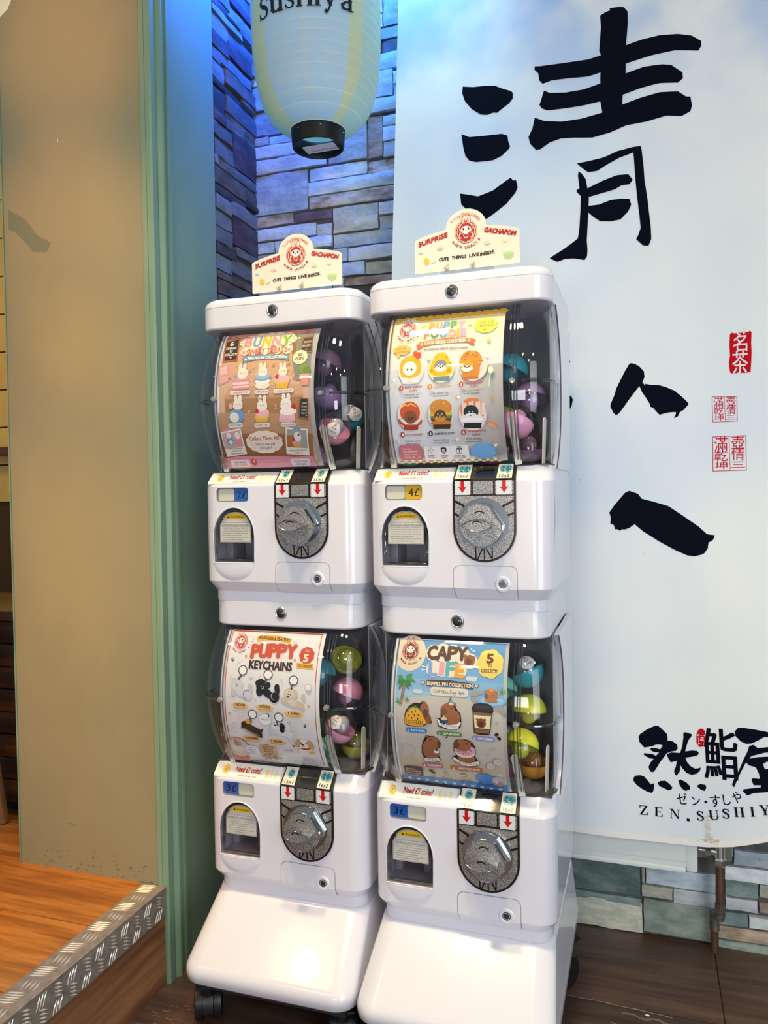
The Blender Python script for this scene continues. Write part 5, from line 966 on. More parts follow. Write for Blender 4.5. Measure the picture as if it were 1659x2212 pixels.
def poster_keychains():
    T = Sketch((150, 45), (1560, 115), (165, 1880), (1550, 2065), (0, 1050), (1430, 1000), PU0, PU1, PV0, PV1); s = Sheet(T)
    OR = 0xd4573a
    s.uv([(PU0, PV0), (PU1, PV0), (PU1, PV1), (PU0, PV1)], 0xf1eeee)
    a, b, t_, q = PU0 + .0095, PU1 - .0078, PV1 - .0012, PV0 + .004
    for p in ([(a, q + .05), (a + .0018, q + .05), (a + .0018, t_), (a, t_)], [(b - .0018, q), (b, q), (b, t_), (b - .0018, t_)], [(a, t_ - .0022), (b, t_ - .0022), (b, t_), (a, t_)]): s.uv(p, OR)
    emblem(s, 325, 205, 98, 0xd4473a, 0xf1e6de)
    s.poly([(565, 145), (700, 125), (900, 140), (1068, 185), (1050, 248), (900, 205), (700, 192), (560, 212)], 0xf0b440); s.text('ADORABLE & PLAYFUL!', 812, 172, 40, 0x5a3a1c, w=455, bold=.05, rot=-2, lean=.1)
    letters(s, 'PUPPY', (535, 660, 800, 925, 1062), 0, 165, (OR,), .11, 0xe6d9d2, .05, (330, 325, 328, 332, 340), (100, 118, 118, 118, 125))
    s.text('KEYCHAINS', 752, 515, 108, 0x40261f, w=615, bold=.07, back=0xe9e2de, bw=.05)
    s.cloud(1278, 392, 98, 100, OR, 9, .12); s.text('5', 1265, 425, 92, 0xf6e6c8, bold=.08, w=62); s.text('ALL', 1290, 330, 26, 0xf4c08a, bold=.04)
    s.poly([(1130, 485), (1365, 505), (1370, 578), (1128, 555)], 0xf0b440); s.text('TO COLLECT!', 1248, 530, 34, 0x6b451c, w=190, bold=.05)
    for x, y, r in ((398, 390, 28), (1108, 448, 26), (140, 1152, 27), (1285, 1072, 27)): s.star(x, y, r, 0xe3a93f); s.star(x, y, r * .5, 0xf3d68c)
    for p in ([(470, 200), (510, 205)], [(500, 160), (520, 185)], [(1085, 235), (1105, 205)], [(1100, 255), (1145, 230)], [(1110, 268), (1145, 265)]): s.line(p, 7, 0xdfa870)
    for p in ([(240, 505), (275, 470), (290, 478), (325, 452)], [(120, 890), (150, 920), (190, 910), (205, 940)], [(500, 935), (520, 970), (545, 975)], [(212, 1440), (240, 1418), (275, 1445)]): s.line(p, 4, 0xc8bca8)
    for p in ([(160, 630), (185, 650)], [(140, 660), (160, 680)], [(570, 655), (580, 680)], [(595, 630), (602, 660)], [(880, 685), (895, 715)], [(905, 720), (925, 700)], [(910, 748), (935, 740)], [(295, 1210), (285, 1170)], [(320, 1220), (325, 1180)], [(275, 1230), (250, 1200)]): s.line(p, 6, 0xe2c684)
    for x, y in ((195, 430), (1228, 1355)): paw(s, x, y, 34, 0x4a4248)
    s.heart(462, 675, 24, 0xc99aa0); s.heart(462, 675, 17, 0xf1eeee); s.heart(1002, 1310, 26, 0xc98a90); s.heart(1002, 1310, 19, 0xf1eeee); s.heart(1066, 1665, 22, 0xb83a44); s.heart(665, 1283, 12, 0xb85a60)
    def keyring(x, y, dx):
        s.ell(x, y, 66, 66, 0x4d4a4c); s.ell(x, y, 54, 54, 0xf1eeee)
        s.line([(x - 30, y + 62), (x + dx, y + 110)], 15, 0x6a6668); s.ell(x - 30, y + 70, 16, 16, 0x5a5658); s.ell(x + dx * .8, y + 105, 15, 18, 0x5a5658)
    G = 0xd6d2d8
    def ghost(parts, c):
        for x, y, rx, ry, ro in parts: s.ell(x, y, rx, ry, c, rot=ro)
    ghost(((250, 760, 95, 78, 0), (205, 845, 48, 60, 0), (300, 860, 70, 60, -30), (395, 895, 85, 75, -20), (455, 800, 34, 62, 10), (215, 700, 40, 36, 0)), G); ghost(((250, 760, 84, 68, 0), (395, 895, 74, 64, -20), (300, 860, 58, 50, -30)), 0xe2dfe4)
    s.arcline(400, 895, 58, 60, 260, 7, 0x55525a); s.ell(240, 745, 8, 9, 0x2a2628); s.ell(270, 748, 8, 9, 0x2a2628); s.ell(248, 768, 11, 8, 0x2a2628)
    K_ = 0x17171b
    ghost(((630, 790, 92, 88, 0), (585, 850, 50, 70, 0), (715, 770, 34, 40, 0), (560, 740, 34, 34, 0), (610, 720, 50, 34, 0), (700, 880, 90, 55, -35), (800, 935, 70, 80, -20), (840, 830, 36, 70, 12), (845, 790, 30, 30, 0)), K_); s.arcline(810, 920, 56, 70, 250, 6, 0xe6e6e6)
    s.ell(615, 785, 6, 7, 0xf0f0f0); s.ell(650, 795, 6, 7, 0xf0f0f0); s.line([(620, 812), (632, 818), (645, 815)], 6, 0xf0f0f0)
    TN = 0xe0cdb8
    ghost(((1020, 890, 78, 72, 0), (1090, 900, 46, 70, 0), (960, 990, 75, 44, -30), (1060, 1020, 90, 60, -20), (1150, 1050, 80, 50, -25), (1215, 950, 30, 60, 0), (1205, 1090, 26, 46, 0)), TN); ghost(((1020, 890, 60, 56, 0), (1060, 1020, 70, 44, -20)), 0xeaddcc)
    s.ell(1000, 895, 9, 10, 0x2a2220); s.ell(1035, 905, 9, 10, 0x2a2220); s.ell(998, 930, 16, 12, 0x2a2220); s.ell(1010, 862, 9, 6, 0x2a2220)
    keyring(348, 570, -75); keyring(718, 632, -40); keyring(1082, 715, -40)
    s.poly([(340, 1260), (400, 1270), (470, 1330), (600, 1400), (635, 1370), (625, 1410), (610, 1440), (625, 1520), (575, 1515), (350, 1370), (310, 1375), (310, 1290)], 0x3a2a20)
    for i in range(10): s.line([(360 + 24 * i, 1362 + 14 * i), (345 + 24 * i, 1410 + 12 * i)], 10, 0xcaa27a)
    s.ell(415, 1270, 46, 36, 0xe3a93a); s.ell(350, 1300, 40, 34, 0x2b1f1a); keyring(478, 1165, -30)
    s.cloud(662, 1245, 84, 78, 0xb0acb2, 8, .12); s.cloud(662, 1245, 80, 74, 0xf1eeee, 8, .12); s.text('WOOF!', 660, 1245, 34, 0xa09ca2, w=115, bold=.01); s.arcline(690, 1190, 28, -60, 110, 12, 0x3a3638)
    ghost(((830, 1360, 90, 72, 0), (770, 1420, 60, 60, 0), (900, 1450, 100, 52, -20), (1010, 1480, 80, 62, -10), (1070, 1400, 34, 60, 10), (1040, 1570, 32, 50, 0)), G); ghost(((830, 1360, 74, 58, 0), (1000, 1480, 64, 48, -10), (890, 1450, 70, 36, -20)), 0xe2e0e8)
    s.ell(905, 1350, 40, 50, K_); s.ell(905, 1405, 36, 40, K_); s.ell(808, 1330, 12, 14, K_); keyring(862, 1215, -25)
    for x, y, w, t, t2 in ((296, 1040, 225, '1. BICHON', 'Happy & Fluffy!'), (660, 1075, 240, '2. POODLE', 'Curly & Charming!'), (1075, 1178, 255, '3. SHIBA', 'Cheerful & Energetic!'), (468, 1535, 270, '4. DACHSHUND', 'Long & Sweet!'), (830, 1590, 250, '5. SPANIEL', 'Playful & Sweet!')):
        s.cloud(x, y, w * .5, 44, 0xecc07c, 7, .08); s.text(t, x, y - 14, 34, 0x4a3022, w=w * .66, bold=.06); s.text(t2, x, y + 24, 22, 0xa8743a, w=w * .78, bold=.01)
    s.ell(268, 1665, 172, 160, OR); s.ell(268, 1668, 164, 152, 0xc4bcb2); s.ell(280, 1660, 130, 100, 0xd4cdc4); s.ell(255, 1600, 60, 50, 0xb59c8c); s.ell(260, 1690, 80, 50, 0xe0dad2); s.line([(215, 1530), (250, 1620)], 26, 0x9a7a64)
    s.cloud(482, 1720, 98, 82, 0xc9c9d4, 9, .08); s.cloud(482, 1720, 94, 78, 0xeceaf0, 9, .08)
    for i, t in enumerate(("Clip it on,", 'Hang it up!', 'Take it', 'Everywhere!')): s.text(t, 470, 1675 + 30 * i, 19, 0x6a6a86, w=(90, 110, 70, 115)[i], bold=.01)
    s.rr(700, 1750, 46, 250, 6, 0xb0844e); s.rr(660, 1815, 34, 120, 4, 0xa97c48); s.rr(800, 1830, 34, 110, 4, 0xa97c48); s.poly([(580, 1625), (815, 1660), (830, 1810), (610, 1790)], 0xcfa978); s.poly([(590, 1636), (806, 1670), (820, 1800), (618, 1780)], 0xd9b98c)
    for i, t in enumerate(('PERFECT FOR', 'BAGS, KEYS,', 'BACKPACKS', '& MORE!')): s.text(t, 700 + 8 * i, 1672 + 36 * i, 24, 0x4f3826, w=(170, 150, 150, 110)[i], bold=.04)
    s.ell(640, 1830, 46, 16, 0xa3ad7a); s.ell(850, 1860, 60, 16, 0xa3ad7a); s.ell(795, 1855, 40, 16, 0xa84a34)
    s.ell(1235, 1700, 88, 90, 0xefe6da); s.ell(1215, 1620, 96, 72, 0xf1e9de); s.ell(1135, 1610, 38, 68, 0xc99f74, rot=-20); s.ell(1305, 1640, 42, 76, 0xc99f74, rot=18); s.ell(1180, 1610, 11, 13, 0x2a2020); s.ell(1245, 1618, 11, 13, 0x2a2020); s.ell(1196, 1632, 18, 14, 0x2a2020); s.arcline(1205, 1645, 20, 200, 340, 8, 0x8a3030); s.poly([(1150, 1690), (1310, 1690), (1300, 1715), (1225, 1725)], 0xb84038); s.ell(1310, 1760, 60, 20, 0xe6b860); s.ell(1180, 1750, 40, 30, 0xf1e9de); s.ell(1250, 1765, 36, 24, 0xf1e9de)
    s.poly([(180, 1815), (420, 1835), (440, 1915), (215, 1885)], 0xdd7f74)
    for i in range(3): s.text(('NOT SUITABLE FOR', 'CHILDREN UNDER', '3 YEARS OLD')[i], 320 + 8 * i, 1846 + 22 * i, 14, 0xc0403a, w=(150, 150, 110)[i], bold=.03)
    for i in range(4): s.line([(470, 1870 + 18 * i), (820 - 60 * (i % 2), 1905 + 18 * i)], 6, 0xb9b4c6)
    s.text('SCAN ME!', 995, 1722, 22, 0x7a7684, w=130, bold=.02); s.line([(870, 1680), (1130, 1708)], 4, 0xd0ccd4); s.line([(865, 1690), (862, 1730)], 4, 0xd0ccd4)
    s.text('FOLLOW US', 1250, 1850, 16, 0x8a8694, w=110, bold=.02)
    for i in range(2): s.line([(1240, 1880 + 36 * i), (1370, 1894 + 36 * i)], 7, 0xd4d0da); s.ell(1212, 1876 + 36 * i, 11, 11, 0xc4a0a0)
    for x, y, c in ((1208, 1975, 0x55555e), (1300, 1990, 0xb8a888), (1385, 2005, 0x55555e)): paw(s, x, y, 22, c)
    s.ell(1292, 812, 42, 46, 0xb8b4b8); s.ell(1292, 812, 37, 41, 0xf1eeee); s.arcline(1262, 815, 34, -50, 50, 5, 0xb8b4b8)
    s.line([(150, 1350), (220, 1300)], 22, 0xc4c0c4); s.line([(150, 1350), (220, 1300)], 14, 0xf1eeee)
    for x, y in ((140, 1335), (160, 1370), (210, 1285), (235, 1315)): s.ell(x, y, 17, 17, 0xc4c0c4); s.ell(x, y, 13, 13, 0xf1eeee)
    return s

def poster_capy():
    T = Sketch((148, 62), (1578, 140), (185, 1830), (1597, 1980), (62, 1000), (1495, 1000), PU0, PU1, PV0, PV1); s = Sheet(T)
    a, b = PU0 + .0095, PU1 - .0065
    for i, c in enumerate((0x5f9fd6, 0x6ba8da, 0x7bb1de, 0x8dbbe0, 0xa3c8e2)):
        v = PV1 - .0008 - i * .022; s.uv([(a, v - .023), (b, v - .023), (b, v), (a, v)], c)
    s.uv([(a, PV0 + .012), (b, PV0 + .012), (b, PV0 + .165)] + [(b + (a - b) * i / 12, PV0 + .165 + .012 * math.sin(math.pi * i / 12)) for i in range(1, 12)] + [(a, PV0 + .155)], 0xd2c9bd)
    s.uv([(a, PV0 + .012), (b, PV0 + .012), (b, PV0 + .05), (a, PV0 + .06)], 0xd4c5ac)
    for i in range(15): s.ell(250 + 92 * i, 1812 + 13.2 * i, 50, 34, 0x4b83c4, n=14)
    s.uv([(a, PV0 + .001), (b, PV0 + .001), (b, PV0 + .0115), (a, PV0 + .0125)], 0x4b83c4)
    for i in range(12): s.heart(328 + 114 * i, 1822 + 15.5 * i, 26, 0xd5e2ee)
    s.uv(disc_pts(a + .0225, PV1 - .0245, .0305, .0305, 30, 0, 360), 0xead7bb)
    s.uv([(PU0, PV0 + .15), (a, PV0 + .15), (a, PV1), (PU0, PV1)], 0xf1f1f4); s.uv([(PU0, PV1 - .0008), (PU1, PV1 - .0008), (PU1, PV1 + .0002), (PU0, PV1 + .0002)], 0xf1f1f4)
    emblem(s, 330, 205, 108, 0x8e2428, 0xead7bb)
    CR = 0xefe4d2; BR = 0x5f4030; CB = 0x9c6240; DK = 0x241a18
    for x, y, r in ((620, 230, 90), (740, 230, 100), (870, 240, 95), (980, 260, 95), (620, 410, 95), (730, 410, 90), (830, 420, 90), (950, 430, 85), (1080, 330, 88)): s.ell(x, y, r, r, CR)
    letters(s, 'CAPY', (612, 738, 868, 985), 0, 145, (BR,), .085, ys=(228, 235, 238, 245), wide=(112, 130, 112, 128))
    letters(s, 'LIFE', (612, 722, 828, 945), 0, 140, (0x8fa6de, 0xe8aab2, 0x66b4b4, 0xefa93c), .10, ys=(410, 405, 412, 432), wide=(92, 40, 88, 96))
    s.ell(1072, 325, 68, 66, CB); s.ell(1024, 275, 22, 22, CB); s.ell(1130, 295, 20, 20, CB); s.ell(1062, 335, 34, 38, 0x6f4530); s.ell(1050, 288, 7, 7, DK); s.ell(1104, 318, 7, 7, DK)
    for p in ([(1100, 190), (1115, 215)], [(1125, 230), (1150, 212)], [(475, 375), (510, 385)], [(470, 420), (510, 415)]): s.line(p, 12, 0xe8f0f4)
    s.cloud(1325, 362, 150, 150, 0xf2d86c, 7, .10); s.text('5', 1328, 300, 100, BR, bold=.07, w=78); s.text('TO', 1318, 382, 34, BR, bold=.06, w=50); s.text('COLLECT!', 1308, 440, 40, BR, bold=.05, w=190)
    s.poly([(525, 540), (540, 530), (820, 540), (1110, 580), (1112, 640), (1090, 644), (820, 612), (530, 605), (515, 590)], BR); s.text('ENAMEL PIN COLLECTION', 815, 588, 42, CR, w=565, bold=.05)
    for x, y in ((478, 562), (1146, 605)): s.heart(x, y, 28, DK); s.heart(x, y, 22, 0xf0c8cc)
    s.cloud(1088, 525, 62, 26, 0xd8dee0, 4, .3); s.cloud(412, 660, 52, 22, 0xd8dee0, 4, .3)
    s.rr(805, 672, 470, 96, 40, 0xe8dfcf); s.text('Chill Vibes, Capy Style.', 805, 672, 40, 0x4f443c, w=390, bold=.015)
    # palm, plants, hot spring
    s.line([(190, 800), (215, 700), (245, 570)], 30, 0x9a6a42); s.line([(190, 800), (215, 700), (245, 570)], 14, 0xb5855a)
    for tip, mid in (((150, 580), (180, 530)), ((160, 480), (200, 490)), ((355, 460), (300, 485)), ((392, 560), (330, 520)), ((340, 610), (300, 560)), ((300, 640), (270, 580)), ((170, 640), (200, 570))):
        d = Vector((tip[0] - 245, tip[1] - 535)); n = Vector((-d.y, d.x)).normalized() * 24; s.poly([(245, 535), (mid[0] + n.x, mid[1] + n.y), tip, (mid[0] - n.x, mid[1] - n.y)], 0x4f9a48 if tip[1] < 570 else 0x3f8440)
    for x, y, q in ((150, 760, 1), (265, 740, 1), (1430, 640, 1.5)):
        for k in (-50, -25, 0, 25, 50): s.poly([(x + k * .2 * q, y + 40 * q), (x + k * q - 8, y - 50 * q + abs(k) * q), (x + k * q * .5 + 10, y + 30 * q)], 0x4c8f46 if k % 50 else 0x67a850)
    for x, y, r in ((1110, 760, 38), (1090, 700, 30), (1130, 690, 36), (1180, 680, 34), (1400, 690, 30), (1440, 880, 40), (1390, 870, 34), (1460, 920, 30)): s.ell(x, y, r, r * .8, 0xaaa69c)
    s.ell(1320, 770, 180, 72, 0x7fb8e4); s.ell(1330, 780, 140, 48, 0x9ccbee); s.ell(1318, 720, 84, 78, 0xb07c50); s.ell(1318, 780, 80, 20, 0xb07c50); s.ell(1258, 725, 24, 34, 0x8a5a3a); s.ell(1325, 655, 28, 24, 0xe69440); s.line([(1325, 714), (1352, 716)], 6, DK); s.ell(1250, 672, 13, 13, 0xa06c44); s.ell(1385, 690, 13, 13, 0xa06c44)
    # taco
    s.poly([(240, 960), (255, 890), (300, 830), (370, 792), (440, 800), (480, 772), (510, 790), (545, 850), (550, 930), (580, 1000), (590, 1040), (540, 1045), (480, 1078), (380, 1082), (290, 1070), (248, 1050)], DK)
    s.ell(490, 900, 62, 105, CB, rot=-8); s.ell(540, 990, 40, 60, 0x8a5636); s.ell(505, 920, 38, 50, 0x6b4230); s.ell(488, 790, 18, 18, CB); s.ell(435, 855, 8, 9, DK); s.poly([(252, 930), (300, 850), (380, 825), (450, 870), (490, 950), (470, 940), (380, 850), (300, 890)], 0x3f7a40)
    s.poly([(250, 1045), (246, 960), (290, 880), (350, 850), (410, 860), (460, 910), (490, 980), (525, 1040), (470, 1070), (380, 1072), (300, 1062)], 0xe6ab30)
    for x, y in ((300, 888), (382, 890), (338, 905), (290, 945), (368, 942), (418, 940), (258, 970), (335, 975), (412, 985)): s.ell(x, y, 7, 13, 0x4a2b18)
    s.text('TACO BARA', 372, 1028, 54, 0x5a3818, w=225, bold=.005)
    # birthday
    s.poly([(700, 860), (760, 810), (800, 790), (830, 722), (848, 790), (882, 800), (890, 860), (945, 930), (955, 1010), (945, 1090), (900, 1120), (780, 1118), (670, 1080), (652, 985), (700, 975)], DK)
    s.ell(790, 890, 88, 88, CB); s.ell(850, 980, 92, 105, CB); s.ell(800, 970, 80, 90, CB); s.ell(738, 905, 36, 50, 0x7d4d34); s.ell(830, 862, 8, 11, DK); s.ell(870, 815, 18, 20, CB); s.poly([(800, 812), (860, 815), (832, 735)], 0x6f9fd0); s.ell(830, 810, 32, 16, 0xe8d488); s.rr(745, 1005, 90, 60, 16, 0x2f4f7a); s.ell(740, 985, 40, 20, 0xd8c88a); s.line([(742, 970), (742, 945)], 8, 0xf0e0a0)
    s.poly([(650, 985), (680, 995), (690, 1035), (800, 1060), (900, 1055), (920, 1030), (950, 1030), (935, 1060), (910, 1108), (800, 1112), (680, 1068), (670, 1030)], 0xf0ece6); s.text('CAPY BIRTHDAY', 795, 1072, 36, 0x3a3432, w=220, bold=.0, rot=-3)
    # cup
    s.poly([(1085, 850), (1110, 812), (1180, 800), (1280, 808), (1335, 845), (1345, 900), (1325, 930), (1305, 1150), (1290, 1185), (1180, 1180), (1110, 1160), (1095, 930)], DK); s.poly([(1102, 905), (1320, 925), (1292, 1170), (1120, 1150)], 0x8a5c40); s.poly([(1108, 940), (1314, 958), (1296, 1110), (1118, 1095)], 0xe9dfae); s.poly([(1095, 850), (1115, 822), (1180, 810), (1275, 818), (1325, 850), (1330, 895), (1210, 905), (1100, 885)], 0x2b2624); s.ell(1212, 850, 100, 26, 0x3b3532)
    s.ell(1195, 1040, 58, 58, 0x7b4a30); s.ell(1148, 995, 16, 16, 0x7b4a30); s.ell(1238, 1000, 16, 16, 0x7b4a30); s.ell(1195, 1050, 30, 34, 0x4f3022); s.text('CAPY-CUNNO', 1200, 1112, 26, 0x4a3a20, w=150, bold=.0)
    # cafe
    s.poly([(520, 1185), (560, 1200), (610, 1200), (660, 1225), (705, 1290), (700, 1350), (660, 1370), (690, 1400), (690, 1450), (710, 1510), (700, 1550), (600, 1558), (510, 1535), (500, 1480), (475, 1420), (470, 1330), (490, 1250)], DK); s.ell(610, 1285, 92, 76, CB); s.ell(570, 1380, 88, 130, CB); s.ell(640, 1450, 50, 40, CB); s.ell(682, 1300, 22, 44, 0x6b4230); s.line([(565, 1250), (600, 1240)], 6, DK); s.ell(530, 1205, 13, 15, CB); s.rr(655, 1400, 62, 50, 14, 0xf0ece6); s.ell(655, 1385, 28, 11, 0x4a3028)
    s.poly([(508, 1490), (600, 1500), (690, 1490), (702, 1540), (600, 1550), (510, 1530)], 0xf0ece6); s.text('CAFE BARA', 602, 1515, 34, 0x3a3432, w=165, bold=.0)
    # donut
    s.poly([(865, 1290), (890, 1245), (1000, 1240), (1060, 1255), (1085, 1270), (1130, 1340), (1140, 1420), (1130, 1460), (1160, 1510), (1200, 1555), (1170, 1600), (1060, 1612), (940, 1570), (845, 1490), (870, 1465), (905, 1450), (870, 1390)], DK); s.ell(1030, 1490, 110, 70, CB); s.ell(1005, 1400, 128, 85, 0xe8dcc0); s.ell(1005, 1378, 130, 72, 0xdf9fb8); s.ell(975, 1320, 105, 76, CB); s.ell(900, 1310, 36, 48, 0x6b4230); s.ell(1025, 1298, 8, 11, DK); s.ell(1070, 1275, 16, 16, CB)
    for x, y in ((900, 1385), (935, 1400), (1015, 1412), (1075, 1385), (1095, 1330), (1048, 1425), (985, 1425)): s.ell(x, y, 6, 11, 0x5a2a3a, rot=30)
    s.poly([(850, 1485), (880, 1475), (950, 1530), (1060, 1560), (1170, 1530), (1195, 1555), (1165, 1592), (1050, 1602), (930, 1560)], 0xf0ece6); s.text('DONUT WORRY BE CAPY', 1030, 1560, 32, 0x3a3432, w=285, bold=.0, rot=-2)
    for x, y, w, c, n, t in ((398, 1130, 265, 0x3f7cc0, '1', 'TACO BARA'), (812, 1172, 310, 0x5d8a4a, '2', 'CAPY BIRTHDAY'), (1228, 1232, 275, 0x8a8acc, '3', 'CAPY-CUNNO'), (618, 1598, 262, 0xc46a7c, '4', 'CAFE BARA'), (1040, 1642, 400, 0xc87040, '5', 'DONUT WORRY BE CAPY')):
        pill(s, x, y, w, 58, c); s.text(n, x - w * .40, y, 32, 0xf4f0ea, bold=.04); s.text(t, x + w * .07, y, 26, 0xe9e4dc, w=w * .66, bold=.04)
    s.ell(1382, 1178, 26, 20, DK, rot=30); s.ell(1412, 1225, 26, 20, DK, rot=-40); s.arcline(765, 1195, 24, -110, 70, 9, 0x33302e)
    s.poly([(245, 1620), (290, 1605), (480, 1625), (500, 1660), (490, 1700), (512, 1750), (490, 1770), (300, 1745), (260, 1725), (265, 1680)], 0x5c4032)
    for i, t in enumerate(('Warning:', 'Not suitable for', 'children under', '3 years old.')): s.text(t, 275 + 6 * i, 1645 + 32 * i, 20, 0xd6c8b8, w=(110, 200, 185, 150)[i], bold=.02, al='l')
    s.ell(600, 1680, 30, 20, 0x3a2c26); s.ell(630, 1705, 26, 20, 0x3a2c26); s.star(778, 1715, 36, 0x5a4630, 4, .35); s.star(778, 1715, 26, 0xd4c5ac, 4, .35); s.star(820, 1735, 16, 0x5a4630, 4, .3); s.ell(1005, 1740, 46, 26, 0x5a4a40); s.ell(1005, 1740, 40, 20, 0xd2c6b2)
    for x, t, y in ((620, 'メタル製', 1748), (805, '高品質エナメル', 1775), (1018, 'ラバークラッチ付き', 1800)): s.text(t, x, y, 20, 0x5a5048, w=(82, 140, 170)[(x > 700) + (x > 900)], bold=.0); s.text('METAL' if x < 700 else 'PREMIUM ENAMEL' if x < 900 else 'RUBBER CLUTCH', x, y + 26, 13, 0x6a6058, w=(50, 140, 150)[(x > 700) + (x > 900)], bold=.02)
    s.line([(700, 1690), (712, 1790)], 4, 0xb8aa98); s.line([(905, 1710), (915, 1810)], 4, 0xb8aa98)
    s.cloud(1275, 1785, 112, 74, 0x4f8ace, 8, .12); s.ell(1430, 1825, 72, 72, 0xc9b0b0); s.ell(1430, 1800, 64, 50, 0xb8b8d8); s.ell(1430, 1855, 60, 40, 0xc98a84); s.ell(1410, 1830, 22, 22, 0xf0d8b8)
    OLN = 0xb4a08e
    for p in ([(220, 1310), (225, 1400), (210, 1470), (260, 1515), (330, 1520), (410, 1525)], [(225, 1310), (300, 1300), (380, 1340), (400, 1390), (360, 1420), (350, 1480), (400, 1510)], [(270, 1330), (300, 1335)], [(1255, 1410), (1280, 1450), (1305, 1420)], [(1320, 1390), (1330, 1350), (1365, 1340), (1368, 1380)], [(1365, 1030), (1415, 1040)], [(1375, 1060), (1410, 1065)], [(1380, 1020), (1378, 1070)]): s.line(p, 4, OLN)
    for x, y in ((1330, 1595), (1405, 1535)): s.ell(x, y, 54, 50, OLN); s.ell(x, y, 49, 45, 0xd0c7bb); s.ell(x, y, 18, 16, OLN); s.ell(x, y, 14, 12, 0xd0c7bb)
    return s

# ------------------------------------------------------------------ assemble the four units
Z0, DZ = .2483, .6101
UNITS = {}
proto_up = make_unit(True); proto_lo = make_unit(False)
place = {'bunny': ((-.228, .0105, Z0 + DZ), .65, 'white capsule machine with the pink bunny sweet treats poster, upper left', proto_up),
         'foodie': ((.142, 0, Z0 + DZ), 0, 'white capsule machine with the yellow and white puppy foodie poster, upper right', None),
         'keychain': ((-.228, .0105, Z0), .65, 'white capsule machine with the orange framed puppy keychains poster, lower left', proto_lo),
         'capy': ((.142, 0, Z0), 0, 'white capsule machine with the blue beach capy life poster, lower right', None)}
for k, (loc, rz, lab_, pr) in place.items():
    u = pr if pr is not None else copy_tree(proto_up if k == 'foodie' else proto_lo)
    u.location = loc; u.rotation_euler = (0, 0, R(rz)); tag(u, lab_, 'capsule machine', 'capsule machines in two stacks'); UNITS[k] = u
dress(UNITS['bunny'], 1, 1, '2£', True, 0x2f66b4); dress(UNITS['foodie'], 2, 2, '4£', True, 0xe0b31c)
dress(UNITS['keychain'], 1, 2, '3£', False, 0x2a5fb8); dress(UNITS['capy'], 1, 2, '3£', False, 0x2a5fb8)
for k in ('bunny', 'keychain', 'capy'): slot_bar(UNITS[k])
poster(UNITS['bunny'], poster_bunny(), 'pink and tan bunny sweet treats poster')
poster(UNITS['foodie'], poster_foodie(), 'white and yellow puppy foodie poster')
poster(UNITS['keychain'], poster_keychains(), 'white orange framed puppy keychains poster')
poster(UNITS['capy'], poster_capy(), 'blue and sand capy life poster')

# stands with sloping aprons, on casters
def make_stand():
    t = empty('machine_stand')
    bm = NB()
    def sg(z, hw, yf, r=.042): return [(x, y, z) for x, y in rring(-hw, hw, yf, .375, r, .012, 7)]
    loft(bm, [sg(.110, .172, -.086), sg(.1125, .1785, -.102), sg(.120, .1815, -.1095), sg(.132, .1822, -.1120), sg(.1410, .1818, -.1110), sg(.1475, .1805, -.1070), sg(.1530, .1795, -.1015), sg(.2400, .1690, .008, .040), sg(.2455, .1680, .0135, .038), sg(.2483, .1655, .0160, .036)])
    even(obj('apron', bm, plastic, t, 50))
    bm = NB(); box(bm, -.16, .16, -.08, .36, .092, .1105); obj('underside', bm, gasket, t)
    rub = mat('black_caster', 0x17181b, .38)
    for x, y, ang in ((-.152, -.052, -62), (.140, -.045, -60), (-.140, .325, 120), (.158, .318, 60)):
        c = empty('caster', (x, y, 0)); c.parent = t; c.scale = (1.35, 1.35, 1.35); c.rotation_euler = (0, 0, R(ang))
        for s in (-1, 1):
            bm = NB(); lathe(bm, [(.0, s * .006), (.020, s * .006), (.0255, s * .008), (.0262, s * .014), (.0250, s * .0195), (.018, s * .021), (.0, s * .0205)], 24, c=(-.016, 0, .0262), axis='y')
            obj('wheel', bm, rub, c)
        bm = NB(); lathe(bm, [(.0285, -.0075), (.0290, -.004), (.0290, .004), (.0285, .0075)], 20, c=(-.016, 0, .0262), axis='y', a0=-10, a1=200); tube(bm, [(-.004, 0, .044), (0, 0, .072)], .011, 12); box(bm, -.02, .02, -.015, .015, .0635, .0680, bev=.002); box(bm, -.0465, -.030, -.0042, .0042, .018, .050, bev=.002); obj('fork', bm, rub, c)
        bm = NB(); box(bm, -.050, -.036, -.006, .006, .028, .036, bev=.002); obj('brake_tab', bm, mat('grey_tab', 0x4b4a48, .5), c)
    return t
st = make_stand(); st.location = (-.228, .0105, 0); st.rotation_euler = (0, 0, R(.65)); tag(st, 'white sloping machine stand on black casters beside the green partition', 'stand', 'stands under the capsule machines')
st2 = copy_tree(st); st2.location = (.142, 0, 0); st2.rotation_euler = (0, 0, 0); st2['label'] = 'white sloping machine stand on black casters beside the cloth banner'

